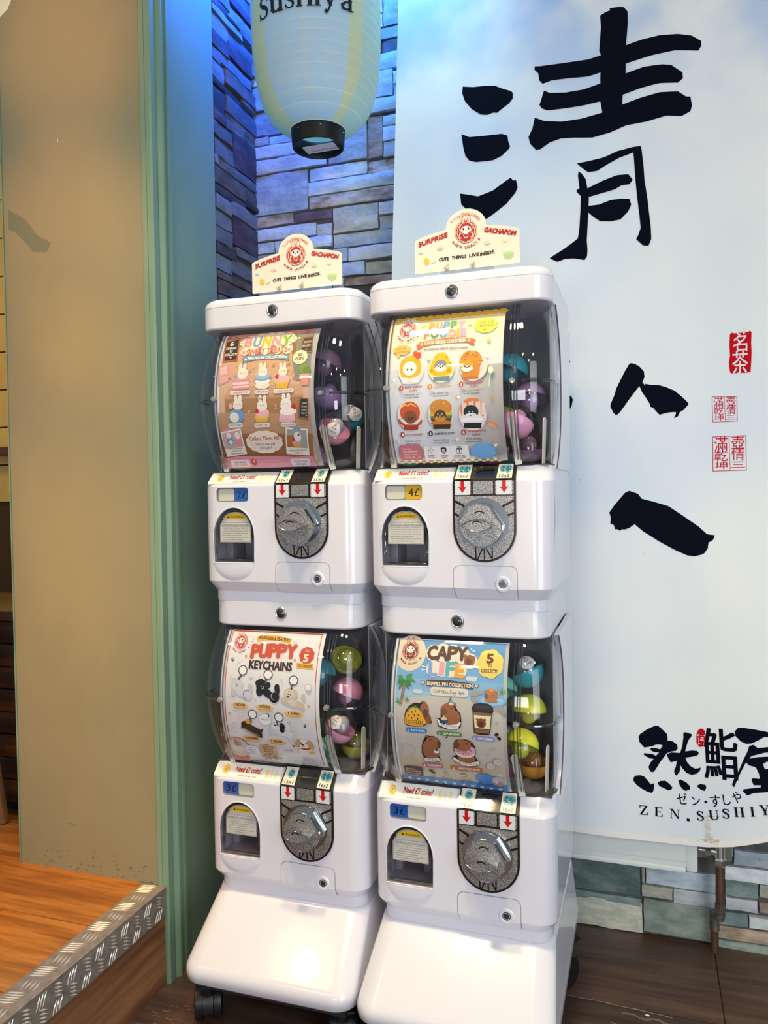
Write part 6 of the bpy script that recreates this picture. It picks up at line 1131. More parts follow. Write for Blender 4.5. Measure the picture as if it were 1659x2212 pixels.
# topper signs on clear clips
def make_sign():
    t = empty('topper_sign')
    o_ = [(-.0985, 0), (.0985, 0), (.0995, .0012), (.0995, .0615), (.0960, .0640), (.0800, .0690), (.0600, .0735), (.0385, .0770)] + [(.0385 * math.cos(R(a)), .0775 + .0335 * math.sin(R(a))) for a in range(12, 180, 12)] + [(-.0385, .0770), (-.0600, .0735), (-.0800, .0690), (-.0960, .0640), (-.0995, .0615), (-.0995, .0012)]
    sh = Sheet(eps=2e-5)
    emblem(sh, 0, .0685, .0215, 0xb4222a, 0xf0e2c8)
    sh.arc('Tiny', 0, .0690, .0330, 142, 112, .0068, 0xc95a50, .0, w=.0042); sh.arc('Happiness', 0, .0690, .0330, 101, 38, .0068, 0xc95a50, .0, w=.0042)
    sh.text('SURPRISE', -.0635, .0610, .0084, 0xb01e22, w=.0570, bold=.09, rot=13, lean=.25); sh.text('GACHAPON', .0640, .0615, .0084, 0xb01e22, w=.0590, bold=.09, rot=-13, lean=.1)
    for i, (w_, x, r_) in enumerate((('CUTE', -.0425, -2), ('THINGS', -.0135, 0), ('LIVE', .0150, 2), ('INSIDE.', .0400, 5))): sh.text(w_, x, .0225 + .0008 * i, .0060, 0x171312, w=(.019, .028, .018, .027)[i], bold=.06, rot=r_ + 1, lean=.12)
    def cap(x, y, r, c, c2): sh.ell(x, y, r, r * .75, c2); sh.ell(x, y - r * .1, r, r * .66, c, a0=180, a1=360)
    cap(-.0500, .0445, .0058, 0xe9b9a8, 0xf2d3c4); cap(.0400, .0440, .0058, 0xf0c8b8, 0xf4d8ca); cap(.0725, .0445, .0046, 0xf0dc96, 0xf3e4b2); cap(-.0880, .0400, .0040, 0xb9cbd0, 0xd6dedc)
    sh.ell(-.0765, .0220, .0052, .0062, 0xecc33e, rot=20); sh.ell(-.0635, .0240, .0050, .0068, 0xdfd9c6, rot=-15); sh.ell(-.0635, .0240, .0044, .0062, 0xefe6d2, rot=-15)
    sh.ell(.0790, .0200, .0098, .0102, 0xcfdcb2); sh.ell(.0790, .0200, .0092, .0096, 0xf0ead0); sh.ell(.0790, .0205, .0094, .0098, 0xa9c98a, a0=175, a1=365); sh.ell(.0790, .0208, .0088, .0028, 0xbcd69e)
    b_ = sheet_obj('sign_board', sh, front, t, inkg, outline=o_, paper=0xe9e1d0, th=.003); b_.location = (0, 0, .011)
    bm = NB(); box(bm, -.050, .050, -.006, .010, -.0002, .0035, bev=.001); box(bm, -.050, .050, -.001, .004, .003, .0125); obj('acrylic_foot', bm, capclear, t)
    for x in (-.037, .013):
        bm = NB(); lathe(bm, [(.0, .0), (.0048, .001), (.0054, .004), (.0036, .0065), (.0, .0068)], 14, c=(x, -.0110, .014), axis='y'); tube(bm, [(x, -.006, .008), (x, -.009, .014), (x + .003, -.006, .021), (x + .0015, -.003, .023)], .0016, 6)
        obj('clear_clip', bm, capclear, t)
    return t
sg_ = make_sign(); sg_.location = (-.196, .052, Z0 + DZ + .6236); tag(sg_, 'cream surprise gachapon topper sign standing on the bunny machine before the stone wall', 'sign', 'topper signs')
s2 = copy_tree(sg_); s2.location = (.158, .040, Z0 + DZ + .6236); s2['label'] = 'cream surprise gachapon topper sign standing on the puppy foodie machine before the banner'

# toy capsules piled inside
CR_ = .0335
CAPC = {'pink': 0xf0a6ca, 'purple': 0xa77fae, 'violet': 0xb28fc6, 'teal': 0x35a3b4, 'yellow': 0xe0dc3a, 'olive': 0xb8b23c, 'green': 0x74cf9c, 'mint': 0x7fd8b8, 'orange': 0xe09a3c, 'rose': 0xc27a9c, 'lemon': 0xe6e63e, 'plum': 0x8d6a86}
PROTO = {}
def capsule(col, sticker):
    key = (col, sticker)
    if key in PROTO: return copy_tree(PROTO[key])
    t = empty('toy_capsule')
    pr = [(CR_ * math.cos(R(a)), CR_ * math.sin(R(a))) for a in range(0, 90, 9)] + [(0.0001, CR_)]
    bm = NB(); lathe(bm, [(r, -z) for r, z in pr], 28); obj('coloured_half', bm, mat('capsule_' + col, CAPC[col], .18, coat=.2), t, 60)
    bm = NB(); lathe(bm, [(r * .985, z) for r, z in pr], 28); obj('clear_half', bm, capclear, t, 60)
    bm = NB(); lathe(bm, [(CR_ * .98, -.0016), (CR_ * 1.012, -.0014), (CR_ * 1.012, .0014), (CR_ * .98, .0016)], 28); obj('seam_band', bm, capclear, t)
    bm = NB(); bmesh.ops.create_uvsphere(bm, u_segments=14, v_segments=8, radius=.017)
    for v in bm.verts: v.co.z = v.co.z * 1.15 + .004
    obj('toy', bm, mat('toy_' + ('grey' if sticker else col), 0xc9bfc4 if sticker else CAPC[col], .5), t, 60)
    if sticker:
        sh = Sheet(eps=3e-5)
        sh.uv(disc_pts(0, .001, .0165, .0150, 30), 0xe6e2e2); sh.text('AKA', 0, .0035, .0042, 0x3a3232, bold=.02); sh.text('USAGI', 0, -.0035, .0042, 0x3a3232, bold=.02); emblem(sh, 0, .0110, .0034, RED, 0xe6e2e2, False)
        def sfn(u, v, w):
            a, b = u / CR_, v / CR_ + .45; r = CR_ * 1.004 + w; return Vector((r * math.cos(b) * math.sin(a), -r * math.cos(b) * math.cos(a), r * math.sin(b)))
        sheet_obj('round_sticker', sh, sfn, t, printed(), cuts=[-.014 + .004 * i for i in range(8)], ucuts=[-.016 + .004 * i for i in range(9)])
    PROTO[key] = t
    return t
PILES = {
 'bunny': ((.058, .062, 'purple', 0, (20, -15, 0)), (.105, .054, 'pink', 1, (35, 30, 20)), (.118, .112, 'teal', 1, (30, -20, 40)), (.068, .115, 'violet', 0, (-20, 10, 0)), (.078, .075, 'plum', 0, (15, 200, 0)), (-.108, .060, 'olive', 0, (0, 10, 0))),
 'foodie': ((.055, .062, 'rose', 0, (0, 0, 0)), (.118, .113, 'plum', 0, (10, 0, 0)), (.104, .054, 'pink', 0, (-25, 18, 0)), (.070, .113, 'yellow', 0, (150, 0, 0)), (.122, .108, 'purple', 0, (160, 0, 0)), (.085, .105, 'teal', 0, (170, 20, 0)), (-.105, .060, 'green', 0, (0, 0, 0)), (-.112, .115, 'orange', 0, (0, 0, 0)), (-.100, .085, 'olive', 0, (0, 160, 0))),
 'keychain': ((.060, .060, 'green', 0, (10, 30, 0)), (.118, .113, 'olive', 0, (0, 0, 0)), (.106, .054, 'pink', 1, (-10, 25, -20)), (.066, .114, 'mint', 0, (0, 0, 0)), (.112, .080, 'rose', 0, (170, 20, 0)), (.058, .066, 'teal', 0, (160, 0, 0)), (.100, .112, 'yellow', 0, (30, 30, 0)), (.010, .100, 'violet', 0, (0, 90, 0))),
 'capy': ((.058, .062, 'pink', 0, (20, 20, 0)), (.120, .113, 'orange', 0, (0, 0, 0)), (.106, .054, 'lemon', 0, (150, 10, 0)), (.066, .114, 'rose', 1, (0, 0, 0)), (.116, .090, 'yellow', 0, (170, 0, 0)), (.064, .070, 'mint', 0, (150, 0, 0)), (.110, .105, 'teal', 1, (-20, -20, 30)), (.005, .100, 'green', 0, (160, 10, 0)))}
NAMES = {'bunny': 'bunny sweet treats', 'foodie': 'puppy foodie', 'keychain': 'puppy keychains', 'capy': 'capy life'}
for k, lst in PILES.items():
    u = UNITS[k]; done = []; M = Matrix.Translation(u.location) @ Matrix.Rotation(u.rotation_euler.z, 4, 'Z')
    for x, y, col, stk, rot in lst:
        h = .2678 + CR_ * 1.012
        for X, Y, H in done:
            d = math.hypot(x - X, y - Y)
            if d < 2.03 * CR_: h = max(h, H + math.sqrt((2.03 * CR_) ** 2 - d * d))
        done.append((x, y, h))
        c = capsule(col, stk); c.location = M @ Vector((x, y, h)); c.rotation_euler = [R(a) for a in rot]
        tag(c, '%s and clear toy capsule%s inside the %s machine' % (col, ' with a round white sticker' if stk else '', NAMES[k]), 'capsule', 'toy capsules in the machines')

# ------------------------------------------------------------------ hanging cloth banner
def cloth(x, z):
    d = .0062 * math.sin(8.5 * x + .7 * z + .8) + .0042 * math.sin(21 * x - 1.3 * z) + .0024 * math.sin(5.2 * z + 3 * x)
    if x < -.06: d += .010 * ((-.06 - x) / .06) ** 2
    d -= .02 * max(0, x - .62)
    return .452 - d
bn = empty('banner', (.45, .452, .27), 'tall pale blue cloth banner with black brush calligraphy hung on the stone wall', 'banner')
BO = Vector((.45, .452, .27))
def bfn(u, v, w): return Vector((u, cloth(u, v) - w, v)) - BO
hem = [(-.20, .290)] + [(a / 1e4, b / 1e4) for a, b in BANNER['hem']] + [(.80, .335), (.95, .345)]
edge = [(a / 1e4, b / 1e4) for a, b in BANNER['edge']]
def lerp(tab, x):
    for (a, b), (c, d) in zip(tab, tab[1:]):
        if x <= c: return b + (d - b) * (x - a) / (c - a)
    return tab[-1][1]
def left_x(z): return -.0917 - (2.2844 - z) * .0354 if z > 1.2 else -.130
NX, NZ = 80, 90
bm = NB(); g0, g1 = [], []
for j in range(NZ + 1):
    a, b = [], []
    for i in range(NX + 1):
        s = i / NX; t = j / NZ; z_ = .29 + (2.62 - .29) * t; xl = left_x(z_); x = xl + (.95 - xl) * s
        zb = lerp(hem, x); z = zb + (2.62 - zb) * t
        a.append(bm.verts.new(bfn(x, z, 0))); b.append(bm.verts.new(bfn(x, z, -.0015)))
    g0.append(a); g1.append(b)
for g in (g0, g1):
    for a, b in zip(g, g[1:]):
        for i in range(NX): bm.faces.new((a[i], a[i + 1], b[i + 1], b[i]))
for i in range(NX): bm.faces.new((g0[0][i], g0[0][i + 1], g1[0][i + 1], g1[0][i])); bm.faces.new((g0[-1][i], g0[-1][i + 1], g1[-1][i + 1], g1[-1][i]))
for j in range(NZ): bm.faces.new((g0[j][0], g0[j + 1][0], g1[j + 1][0], g1[j][0])); bm.faces.new((g0[j][-1], g0[j + 1][-1], g1[j + 1][-1], g1[j][-1]))
# the cloth carries a printed wash: pale ground with soft blue and grey-lilac clouds
cm = mat('banner_cloth', 0xdde6ea, .85)
tc = nd(cm, 'ShaderNodeTexCoord'); nt_ = nd(cm, 'ShaderNodeTexNoise'); nt_.inputs['Scale'].default_value = 1.7; nt_.inputs['Detail'].default_value = 2.5
lk(cm, tc.outputs['Object'], nt_.inputs['Vector'])
r_ = nd(cm, 'ShaderNodeValToRGB'); e = r_.color_ramp.elements
e[0].position = .34; e[0].color = lin(0xd8e2ee); e[1].position = .60; e[1].color = lin(0xf0f3ee); q = e.new(.46); q.color = lin(0xe6ecee)
lk(cm, nt_.outputs['Fac'], r_.inputs['Fac'])
sx_ = nd(cm, 'ShaderNodeSeparateXYZ'); lk(cm, tc.outputs['Object'], sx_.inputs[0])
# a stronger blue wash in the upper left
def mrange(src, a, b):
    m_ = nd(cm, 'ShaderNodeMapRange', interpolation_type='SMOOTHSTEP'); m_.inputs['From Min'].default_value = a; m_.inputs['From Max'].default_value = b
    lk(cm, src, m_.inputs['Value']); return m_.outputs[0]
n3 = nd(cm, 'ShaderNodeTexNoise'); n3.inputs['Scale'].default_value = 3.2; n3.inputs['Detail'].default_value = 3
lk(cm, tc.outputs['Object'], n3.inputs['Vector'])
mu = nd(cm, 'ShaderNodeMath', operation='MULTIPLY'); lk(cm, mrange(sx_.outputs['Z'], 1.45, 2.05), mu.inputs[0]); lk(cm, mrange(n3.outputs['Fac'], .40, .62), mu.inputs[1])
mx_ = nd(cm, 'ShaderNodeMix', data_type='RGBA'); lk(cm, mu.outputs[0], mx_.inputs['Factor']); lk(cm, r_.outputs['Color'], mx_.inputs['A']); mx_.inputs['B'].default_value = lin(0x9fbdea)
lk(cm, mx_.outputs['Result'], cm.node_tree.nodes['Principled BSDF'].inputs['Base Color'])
wv = nd(cm, 'ShaderNodeTexNoise'); wv.inputs['Scale'].default_value = 420; lk(cm, tc.outputs['Object'], wv.inputs['Vector'])
bp_ = nd(cm, 'ShaderNodeBump'); bp_.inputs['Strength'].default_value = .12; bp_.inputs['Distance'].default_value = .002
lk(cm, wv.outputs['Fac'], bp_.inputs['Height']); lk(cm, bp_.outputs[0], cm.node_tree.nodes['Principled BSDF'].inputs['Normal'])
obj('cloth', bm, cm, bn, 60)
INK = 0x0b0f1c
zc = [.2 + .04 * i for i in range(60)]; xc = [-.1 + .04 * i for i in range(28)]
def bprint(name, polys=(), c=INK, sh=None, label=None):
    sh = sh or Sheet(eps=2e-5)
    for p in polys: sh.uv([(a / 1e4, b / 1e4) for a, b in p], c)
    return tag(sheet_obj(name, sh, bfn, bn, printed('print_cloth', .9), cuts=zc, ucuts=xc, base=.0006), label)
for k, lab_ in (('qing', 'large black brush character'), ('xin', 'broken black brush strokes'), ('yi', 'thick black slanting brush stroke')):
    ch = empty('calligraphy_character', label=lab_); ch.parent = bn
    for q in BANNER[k]:
        sh = Sheet(eps=2e-5); sh.lay = 1 + BANNER[k].index(q); sh.uv([(a / 1e4, b / 1e4) for a, b in q], INK)
        sheet_obj('brush_stroke', sh, bfn, ch, printed('print_cloth', .9), cuts=zc, ucuts=xc, base=.0006)
sh = Sheet(eps=2e-5)
for p in BANNER['logo']: sh.uv([(a / 1e4, b / 1e4) for a, b in p], INK)
m_ = {k: [(a / 1e4, b / 1e4) for a, b in v] for k, v in BANNER['marks'].items()}
l, c_, r__, t_, b_ = m_['sushi']
sh.text('鮨', c_[0] - .001, c_[1] + .002, .086, INK, w=.068, bold=.020, rot=3)
k0, k1, km = m_['kana']
for ch, x, z, h, w_ in (('ゼ', .547, .3735, .021, .022), ('ン', .576, .3735, .018, .018), ('・', .5965, .3740, .02, None), ('す', .616, .3795, .022, .021), ('し', .639, .3860, .020, .015), ('や', .659, .3945, .020, .018)):
    sh.text(ch, x, z, h, INK, w=None if w_ is None else w_, bold=.01, rot=8)
def serif(sh, ch, x, z, h, c, rot=0, wide=1.0, thin=0.0):
    """Roman capitals and a few small letters with thick and thin strokes and slab serifs"""
    def P(*p): sh.loc(x, z, [(a * h * wide, (b - .5) * h) for a, b in p], c, rot)
    def V(a, w=.17, y0=0, y1=1, s=.09):
        P((a - w / 2, y0), (a + w / 2, y0), (a + w / 2, y1), (a - w / 2, y1))
        for y in (y0, y1 - .05): P((a - w / 2 - s, y), (a + w / 2 + s, y), (a + w / 2 + s, y + .05), (a - w / 2 - s, y + .05))
    def St(pts, ws):
        L, Rr = [], []
        for i, p in enumerate(pts):
            a, b = pts[max(i - 1, 0)], pts[min(i + 1, len(pts) - 1)]; d = Vector((b[0] - a[0], b[1] - a[1])).normalized(); w = max(ws[i], thin) / 2
            L.append((p[0] - d.y * w, p[1] + d.x * w)); Rr.append((p[0] + d.y * w, p[1] - d.x * w))
        for i in range(len(pts) - 1): P(L[i], Rr[i], Rr[i + 1], L[i + 1])
    if ch == 'Z': P((-.36, 1), (.36, 1), (.36, .95), (-.14, .06), (-.32, .06), (.17, .94), (-.36, .94)); P((-.36, .72), (-.31, .72), (-.25, 1), (-.36, 1)); P((-.36, 0), (.38, 0), (.38, .06), (-.36, .06)); P((.33, .28), (.38, .28), (.38, 0), (.26, 0))
    elif ch == 'E': V(-.22); P((-.3, .95), (.3, .95), (.3, 1), (-.3, 1)); P((.25, .76), (.3, .76), (.3, 1), (.2, 1)); P((-.2, .48), (.12, .48), (.12, .53), (-.2, .53)); P((.09, .38), (.14, .38), (.14, .63), (.09, .63)); P((-.3, 0), (.32, 0), (.32, .05), (-.3, .05)); P((.27, .26), (.33, .26), (.33, 0), (.22, 0))
    elif ch == 'N': P((-.32, 0), (-.27, 0), (-.27, 1), (-.32, 1)); P((-.44, .95), (-.2, .95), (-.2, 1), (-.44, 1)); P((-.42, 0), (-.17, 0), (-.17, .05), (-.42, .05)); P((-.36, 1), (-.16, 1), (.36, .12), (.36, 0), (.28, 0)); P((.31, 0), (.36, 0), (.36, 1), (.31, 1)); P((.2, .95), (.46, .95), (.46, 1), (.2, 1))
    elif ch in 'Ss':
        pts = [(.24, .78), (.14, .93), (0, .97), (-.15, .92), (-.21, .79), (-.15, .64), (0, .54), (.16, .43), (.23, .27), (.17, .1), (.02, .03), (-.14, .07), (-.26, .24)]
        St(pts, [.03, .05, .07, .12, .15, .17, .19, .17, .15, .12, .07, .05, .03]); P((.21, .68), (.26, .68), (.26, 1), (.22, 1)); P((-.28, 0), (-.24, 0), (-.23, .33), (-.28, .33))
    elif ch == 'U': V(-.26, .17, .3, 1, .08); V(.29, .05, .3, 1, .1); St([(-.26, .34), (-.24, .16), (-.12, .05), (.02, .02), (.16, .06), (.26, .18), (.29, .34)], [.17, .16, .1, .06, .06, .05, .05])
    elif ch == 'H': V(-.26); V(.26); P((-.2, .48), (.2, .48), (.2, .53), (-.2, .53))
    elif ch == 'I': V(0)
    elif ch == 'Y': P((-.46, .95), (-.1, .95), (-.1, 1), (-.46, 1)); P((.14, .95), (.44, .95), (.44, 1), (.14, 1)); P((-.38, 1), (-.18, 1), (.06, .46), (-.07, .42)); P((.27, 1), (.33, 1), (.07, .42), (.02, .44)); V(0, .17, 0, .48, .09)
    elif ch == 'A': P((-.03, 1), (.05, 1), (.4, 0), (.2, 0)); P((-.03, 1), (.02, .96), (-.3, 0), (-.36, 0)); P((-.2, .3), (.15, .3), (.15, .35), (-.2, .35)); P((-.45, 0), (-.2, 0), (-.2, .05), (-.45, .05)); P((.12, 0), (.48, 0), (.48, .05), (.12, .05))
    elif ch == 'u': V(-.22, .16, .14, .68, .05); V(.2, .16, 0, .68, .05); St([(-.22, .2), (-.16, .07), (-.02, .04), (.2, .18)], [.16, .12, .08, .05])
    elif ch == 'h': V(-.24, .16, 0, 1.02, .06); V(.2, .16, 0, .42, .06); St([(-.2, .48), (-.06, .62), (.1, .64), (.19, .52), (.2, .36)], [.05, .07, .1, .14, .16])
    elif ch == 'i': V(0, .16, 0, .68, .06); sh.loc(x, z, [(p[0] * h, (p[1] + .38) * h) for p in disc_pts(0, 0, .1)], c, rot)
    elif ch == 'y': P((-.38, .63), (-.06, .63), (-.06, .68), (-.38, .68)); P((-.3, .68), (-.12, .68), (.1, .1), (0, -.02)); P((.1, .63), (.36, .63), (.36, .68), (.1, .68)); P((.2, .68), (.26, .68), (-.06, -.22), (-.13, -.2)); sh.loc(x, z, [(p[0] * h, (p[1] - .7) * h) for p in disc_pts(-.16, 0, .09)], c, rot)
    elif ch == 'a': V(.14, .15, 0, .5, .02); St([(-.22, .5), (-.12, .62), (.02, .65), (.12, .58), (.14, .46)], [.14, .08, .06, .1, .15]); St([(.12, .4), (-.1, .34), (-.22, .2), (-.16, .06), (-.02, .04), (.12, .14)], [.05, .08, .15, .14, .08, .05]); P((.1, 0), (.3, 0), (.3, .06), (.1, .06))
for ch, (x, z) in zip('ZEN.SUSHIYA', m_['zen']):
    rt_ = 0 if x < .58 else 7
    if ch == '.': sh.rr(x, z - .006, .006, .006, .0003, INK)
    else: serif(sh, ch, x, z, .0215, INK, rt_, 1.12, .085)
sh.uv([(a / 1e4, b / 1e4) for a, b in BANNER['redoval'][0]], 0xc2121f)
sh.text('食', .5870, .5176, .024, 0xf0e6e4, w=.016, bold=.012)
bprint('shop_logo', sh=sh)
sh = Sheet(eps=2e-5)
sh.uv([(a / 1e4, b / 1e4) for a, b in BANNER['seal'][0]], 0xc51420)
sh.text('茗', .6695, 1.3930, .037, 0xe6e4e4, w=.031, bold=.008); sh.text('茶', .6678, 1.3455, .038, 0xe6e4e4, w=.031, bold=.008)
bprint('seal_stamp', sh=sh, label='solid red seal stamp')
for k, wd in (('seal2', .0011), ('seal3', .0013)):
    sh = Sheet(eps=2e-5); q = [(a / 1e4, b / 1e4) for a, b in BANNER[k]]
    sh.line(q + [q[0]], wd, 0xc8202c)
    def at(s, t): return tuple((q[0][i] * (1 - s) + q[1][i] * s) * (1 - t) + (q[3][i] * (1 - s) + q[2][i] * s) * t for i in (0, 1))
    w_ = (q[1][0] - q[0][0]); h_ = q[0][1] - q[3][1]
    sh.line([at(.5, .03), at(.52, .97)], wd * .7, 0xc8202c)
    for ch, s, t, ww, hh in (('滿', .25, .24, .40, .34), ('乾', .25, .58, .40, .24), ('坤', .25, .85, .38, .17), ('壺', .76, .20, .38, .30), ('情', .76, .54, .38, .28), ('三', .76, .84, .40, .16)):
        p = at(s, t); sh.text(ch, p[0], p[1], hh * h_, 0xc8202c, w=ww * w_, bold=.004)
    bprint('seal_stamp', sh=sh, label='red outlined seal stamp')
sh = Sheet(eps=1e-5)
for i in range(70):
    x, z = .600 + rnd.gauss(0, .003), .287 + .06 * rnd.random() ** 1.3; w = rnd.uniform(.001, .007); sh.poly([(x - w, z), (x + w, z + .0002), (x + w * .8, z + .0009), (x - w, z + .0007)], rnd.choice((0xd6cbb9, 0xd0c2aa, 0xd9d2c6)))
for i in range(26):
    x, z = .602 + rnd.gauss(0, .010), rnd.uniform(.284, .295); sh.ell(x, z, rnd.uniform(.001, .005), rnd.uniform(.0008, .002), rnd.choice((0xd2c3a9, 0xcdb896, 0xd9cfbd)))
sh.ell(.330, 1.1, .0012, .0012, 0x8d9097); sh.ell(.47, .93, .001, .001, 0x8d9097)
tag(bprint('water_stain', sh=sh), kind='stuff')
# stitched hem
sh = Sheet(eps=1e-5)
for i in range(40):
    a, b = -.1 + i * .025, -.1 + (i + 1) * .025
    sh.poly([(a, lerp(hem, a) + .0005), (b, lerp(hem, b) + .0005), (b, lerp(hem, b) + .015), (a, lerp(hem, a) + .015)], 0xf0efe9)
bprint('hem', sh=sh)

# ------------------------------------------------------------------ radiator and its pipe
rad = empty('radiator', (.39, .50, .20), 'white panel radiator peeping out below the cloth banner hem', 'radiator')
wht = mat('white_enamel', 0xdfe6e4, .35)
RO = Vector((.39, .50, .20))
bm = NB(); box(bm, -.20, .178, -.028, -.022, .012, .62, bev=.002); box(bm, -.20, .165, -.0295, -.0278, .026, .60, bev=.0008); obj('front_panel', bm, wht, rad)
bm = NB(); box(bm, .166, .190, -.030, .035, .004, .63, bev=.004); obj('end_cap', bm, wht, rad)
bm = NB(); box(bm, -.20, .165, -.030, -.020, .0, .012, bev=.003); box(bm, -.20, .165, .01, .016, .0, .62); obj('bottom_rail', bm, wht, rad)
pp = empty('radiator_pipe', (.6285, .50, 0), 'copper heating pipe with chrome valve rising from the floor beside the radiator', 'pipe')
cop = noisy('dull_copper', (0x574035, 0x80634f, 0x6b5243), (60, 60, 20), .38, 5, metal=.7); solder = noisy('solder', (0x4b4640, 0x8d8578), (70, 70, 70), .5, 5, metal=.6)
bm = NB(); tube(bm, [(0, 0, .215), (0, 0, .110)], .0095, 14); obj('copper_tube', bm, cop, pp); bm = NB(); tube(bm, [(-.010, .022, .075), (-.010, .022, .0)], .0088, 14); obj('copper_tube', bm, cop, pp)
bm = NB(); tube(bm, [(0, 0, .125), (0, 0, .100), (-.001, .002, .090)], [.0112, .0112, .0108], 12); tube(bm, [(0, .001, .098), (-.006, .012, .096), (-.010, .022, .090), (-.010, .022, .052)], .011, 12); obj('elbow_joint', bm, solder, pp)
bm = NB(); tube(bm, [(0, 0, .285), (0, 0, .232)], .0115, 16); tube(bm, [(0, 0, .244), (-.022, 0, .247)], .0095, 12); tube(bm, [(-.030, 0, .247), (-.045, 0, .247)], .007, 10); obj('valve_body', bm, chrome, pp)
bm = NB(); tube(bm, [(0, 0, .234), (0, 0, .230), (0, 0, .219), (0, 0, .214)], [.0125, .0155, .0155, .0125], 6); obj('hex_nut', bm, chrome, pp, 20); bm = NB(); tube(bm, [(-.019, 0, .247), (-.031, 0, .247)], .0125, 6); obj('hex_nut', bm, chrome, pp, 20)
bm = NB(); box(bm, -.045, .028, .028, .046, .215, .275, bev=.001); obj('wall_plate', bm, mat('grey_plate', 0x77776c, .6), pp)

# ------------------------------------------------------------------ paper lantern
la = empty('paper_lantern', (-.2495, .30, 1.887), 'large pale paper lantern with black lettering and a black base ring hanging in the corner', 'lantern')
LP = [(.066, .036), (.080, .042), (.098, .054), (.113, .070), (.126, .092), (.136, .122), (.143, .160), (.1475, .205), (.1495, .26), (.150, .33), (.149, .42), (.146, .50), (.140, .56), (.128, .61), (.108, .645), (.085, .665), (.066, .672)]
def lrad(z):
    for (r, a), (q, b) in zip(LP, LP[1:]):
        if z <= b: return r + (q - r) * (z - a) / (b - a)
    return LP[-1][0]
pitch_ = .0222
bm = NB(); prof = []
z = .036
while z < .672:
    k = ((z - .036) % pitch_) / pitch_
    prof.append((lrad(z) - .0020 * (1 - abs(2 * k - 1)) * 0 - .0014 * math.sin(math.pi * k) * -1, z)); z += pitch_ / 4
lathe(bm, prof, 72)
lm = bpy.data.materials.new('lantern_paper'); lm.use_nodes = True
b = lm.node_tree.nodes['Principled BSDF']; b.inputs['Roughness'].default_value = .6
tc = nd(lm, 'ShaderNodeTexCoord'); sp = nd(lm, 'ShaderNodeSeparateXYZ'); lk(lm, tc.outputs['Object'], sp.inputs[0])
at_ = nd(lm, 'ShaderNodeMath', operation='ARCTAN2'); lk(lm, sp.outputs['X'], at_.inputs[0])
ng = nd(lm, 'ShaderNodeMath', operation='MULTIPLY'); ng.inputs[1].default_value = -1; lk(lm, sp.outputs['Y'], ng.inputs[0]); lk(lm, ng.outputs[0], at_.inputs[1])
mr = nd(lm, 'ShaderNodeMapRange'); mr.inputs['From Min'].default_value = -math.pi; mr.inputs['From Max'].default_value = math.pi; lk(lm, at_.outputs[0], mr.inputs['Value'])
cr = nd(lm, 'ShaderNodeValToRGB'); e = cr.color_ramp.elements
cr.color_ramp.interpolation = 'LINEAR'
def az(deg): return (deg + 180) / 360
stops = [(-180, 0xd0e4ca), (-54, 0xd0e4ca), (-50, 0xe8e5ae), (-29, 0xe8e5ae), (-27, 0xcfe6ee), (9, 0xcde4ee), (12, 0xdae4e2), (15, 0xcde4ee), (51, 0xcfe6ee), (53, 0xe8e5ae), (65, 0xe4e4b4), (68, 0xcbe4d2), (180, 0xcbe4d2)]
OFF = 0
stops = [(d_ + OFF if abs(d_) < 180 else d_, c) for d_, c in stops]
e[0].position = 0; e[0].color = lin(stops[0][1]); e[1].position = 1; e[1].color = lin(stops[-1][1])
for d_, c in stops[1:-1]: q = e.new(az(d_)); q.color = lin(c)
lk(lm, mr.outputs[0], cr.inputs['Fac']); lk(lm, cr.outputs['Color'], b.inputs['Base Color'])
tl = nd(lm, 'ShaderNodeBsdfTranslucent'); lk(lm, cr.outputs['Color'], tl.inputs['Color']); mx = nd(lm, 'ShaderNodeMixShader'); mx.inputs[0].default_value = .35
lk(lm, b.outputs[0], mx.inputs[1]); lk(lm, tl.outputs[0], mx.inputs[2]); lk(lm, mx.outputs[0], lm.node_tree.nodes['Material Output'].inputs[0])
obj('paper_shell', bm, lm, la, 60)
i = 0
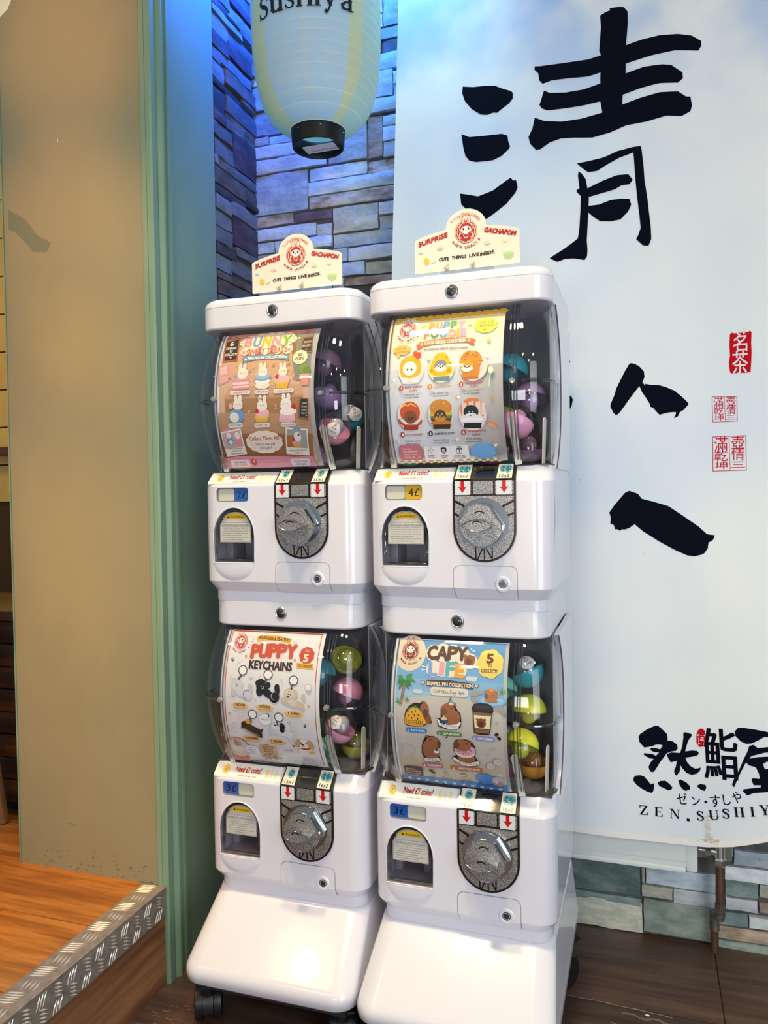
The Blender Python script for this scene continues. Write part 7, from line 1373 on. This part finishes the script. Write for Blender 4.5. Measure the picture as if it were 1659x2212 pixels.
while .036 + pitch_ * i < .67:
    zz = .036 + pitch_ * i; bm = NB(); lathe(bm, [(lrad(zz) - .0004, zz - .0007), (lrad(zz) + .0008, zz), (lrad(zz) - .0004, zz + .0007)], 60); i += 1
    obj('bamboo_rib', bm, mat('lantern_rib', 0xfbfae6, .6), la)
blk = mat('black_lacquer', 0x101216, .42, spec=.3)
bm = NB(); lathe(bm, [(.056, .0), (.0585, -.001), (.0605, .001), (.0635, .040), (.0615, .041), (.0575, .036), (.054, .004), (.056, .0)], 48); obj('base_ring', bm, blk, la)
bm = NB(); lathe(bm, [(.056, .672), (.064, .672), (.064, .71), (.056, .71)], 40); obj('top_ring', bm, blk, la)
for a in (-112, -62, 0, 60, 120, 180):
    bm = NB(); c_ = (.0635 * math.cos(R(a)), .0635 * math.sin(R(a)), .026); lathe(bm, [(.0, -.0012), (.0016, -.001), (.0022, .0), (.0022, .0005)], 10, c=c_, axis='z')
    obj('rivet', bm, mat('steel', 0xa9adb0, .25, 1.0), la)
bm = NB(); tube(bm, [(0, 0, .70), (0, 0, .90)], .0025, 6); tube(bm, [(-.06, 0, .70), (0, 0, .76), (.06, 0, .70)], .0015, 6); obj('hanging_cord', bm, mat('cord', 0x222222, .7), la)
# white card lying inside the base ring, printed side down
bm = NB(); sh = Sheet(eps=3e-5)
sh.text('STEAM GLOVES', -.013, .010, .0085, 0x2a2a3a, bold=.012, w=.080)
o = sheet_obj('inside_card', sh, lambda u, v, w: Vector((-u, v + .013, .006 - w)), la, printed(), outline=[(-.040, -.018), (.040, -.018), (.040, .020), (-.040, .020)], paper=0xd9d3de)
tag(o, 'white printed card inside the base ring')
sh = Sheet(eps=6e-5)
hh = .048
for ch, a in zip('Sushiya', (-45, -30, -17.5, -4.5, 5.5, 15.5, 30)):
    q = .70 if ch == 's' else 1
    serif(sh, ch, R(a) * .15, .234 + hh * q / 2, hh * q, 0x10131c, 0, 1.08, .085)
def lfn(u, v, w):
    a = u / .15 + R(19); r = lrad(v) + .0022 + w; return Vector((r * math.sin(a), -r * math.cos(a), v))
sheet_obj('lettering', sh, lfn, la, printed(), cuts=[.20 + .01 * i for i in range(16)], ucuts=[-.14 + .01 * i for i in range(29)])
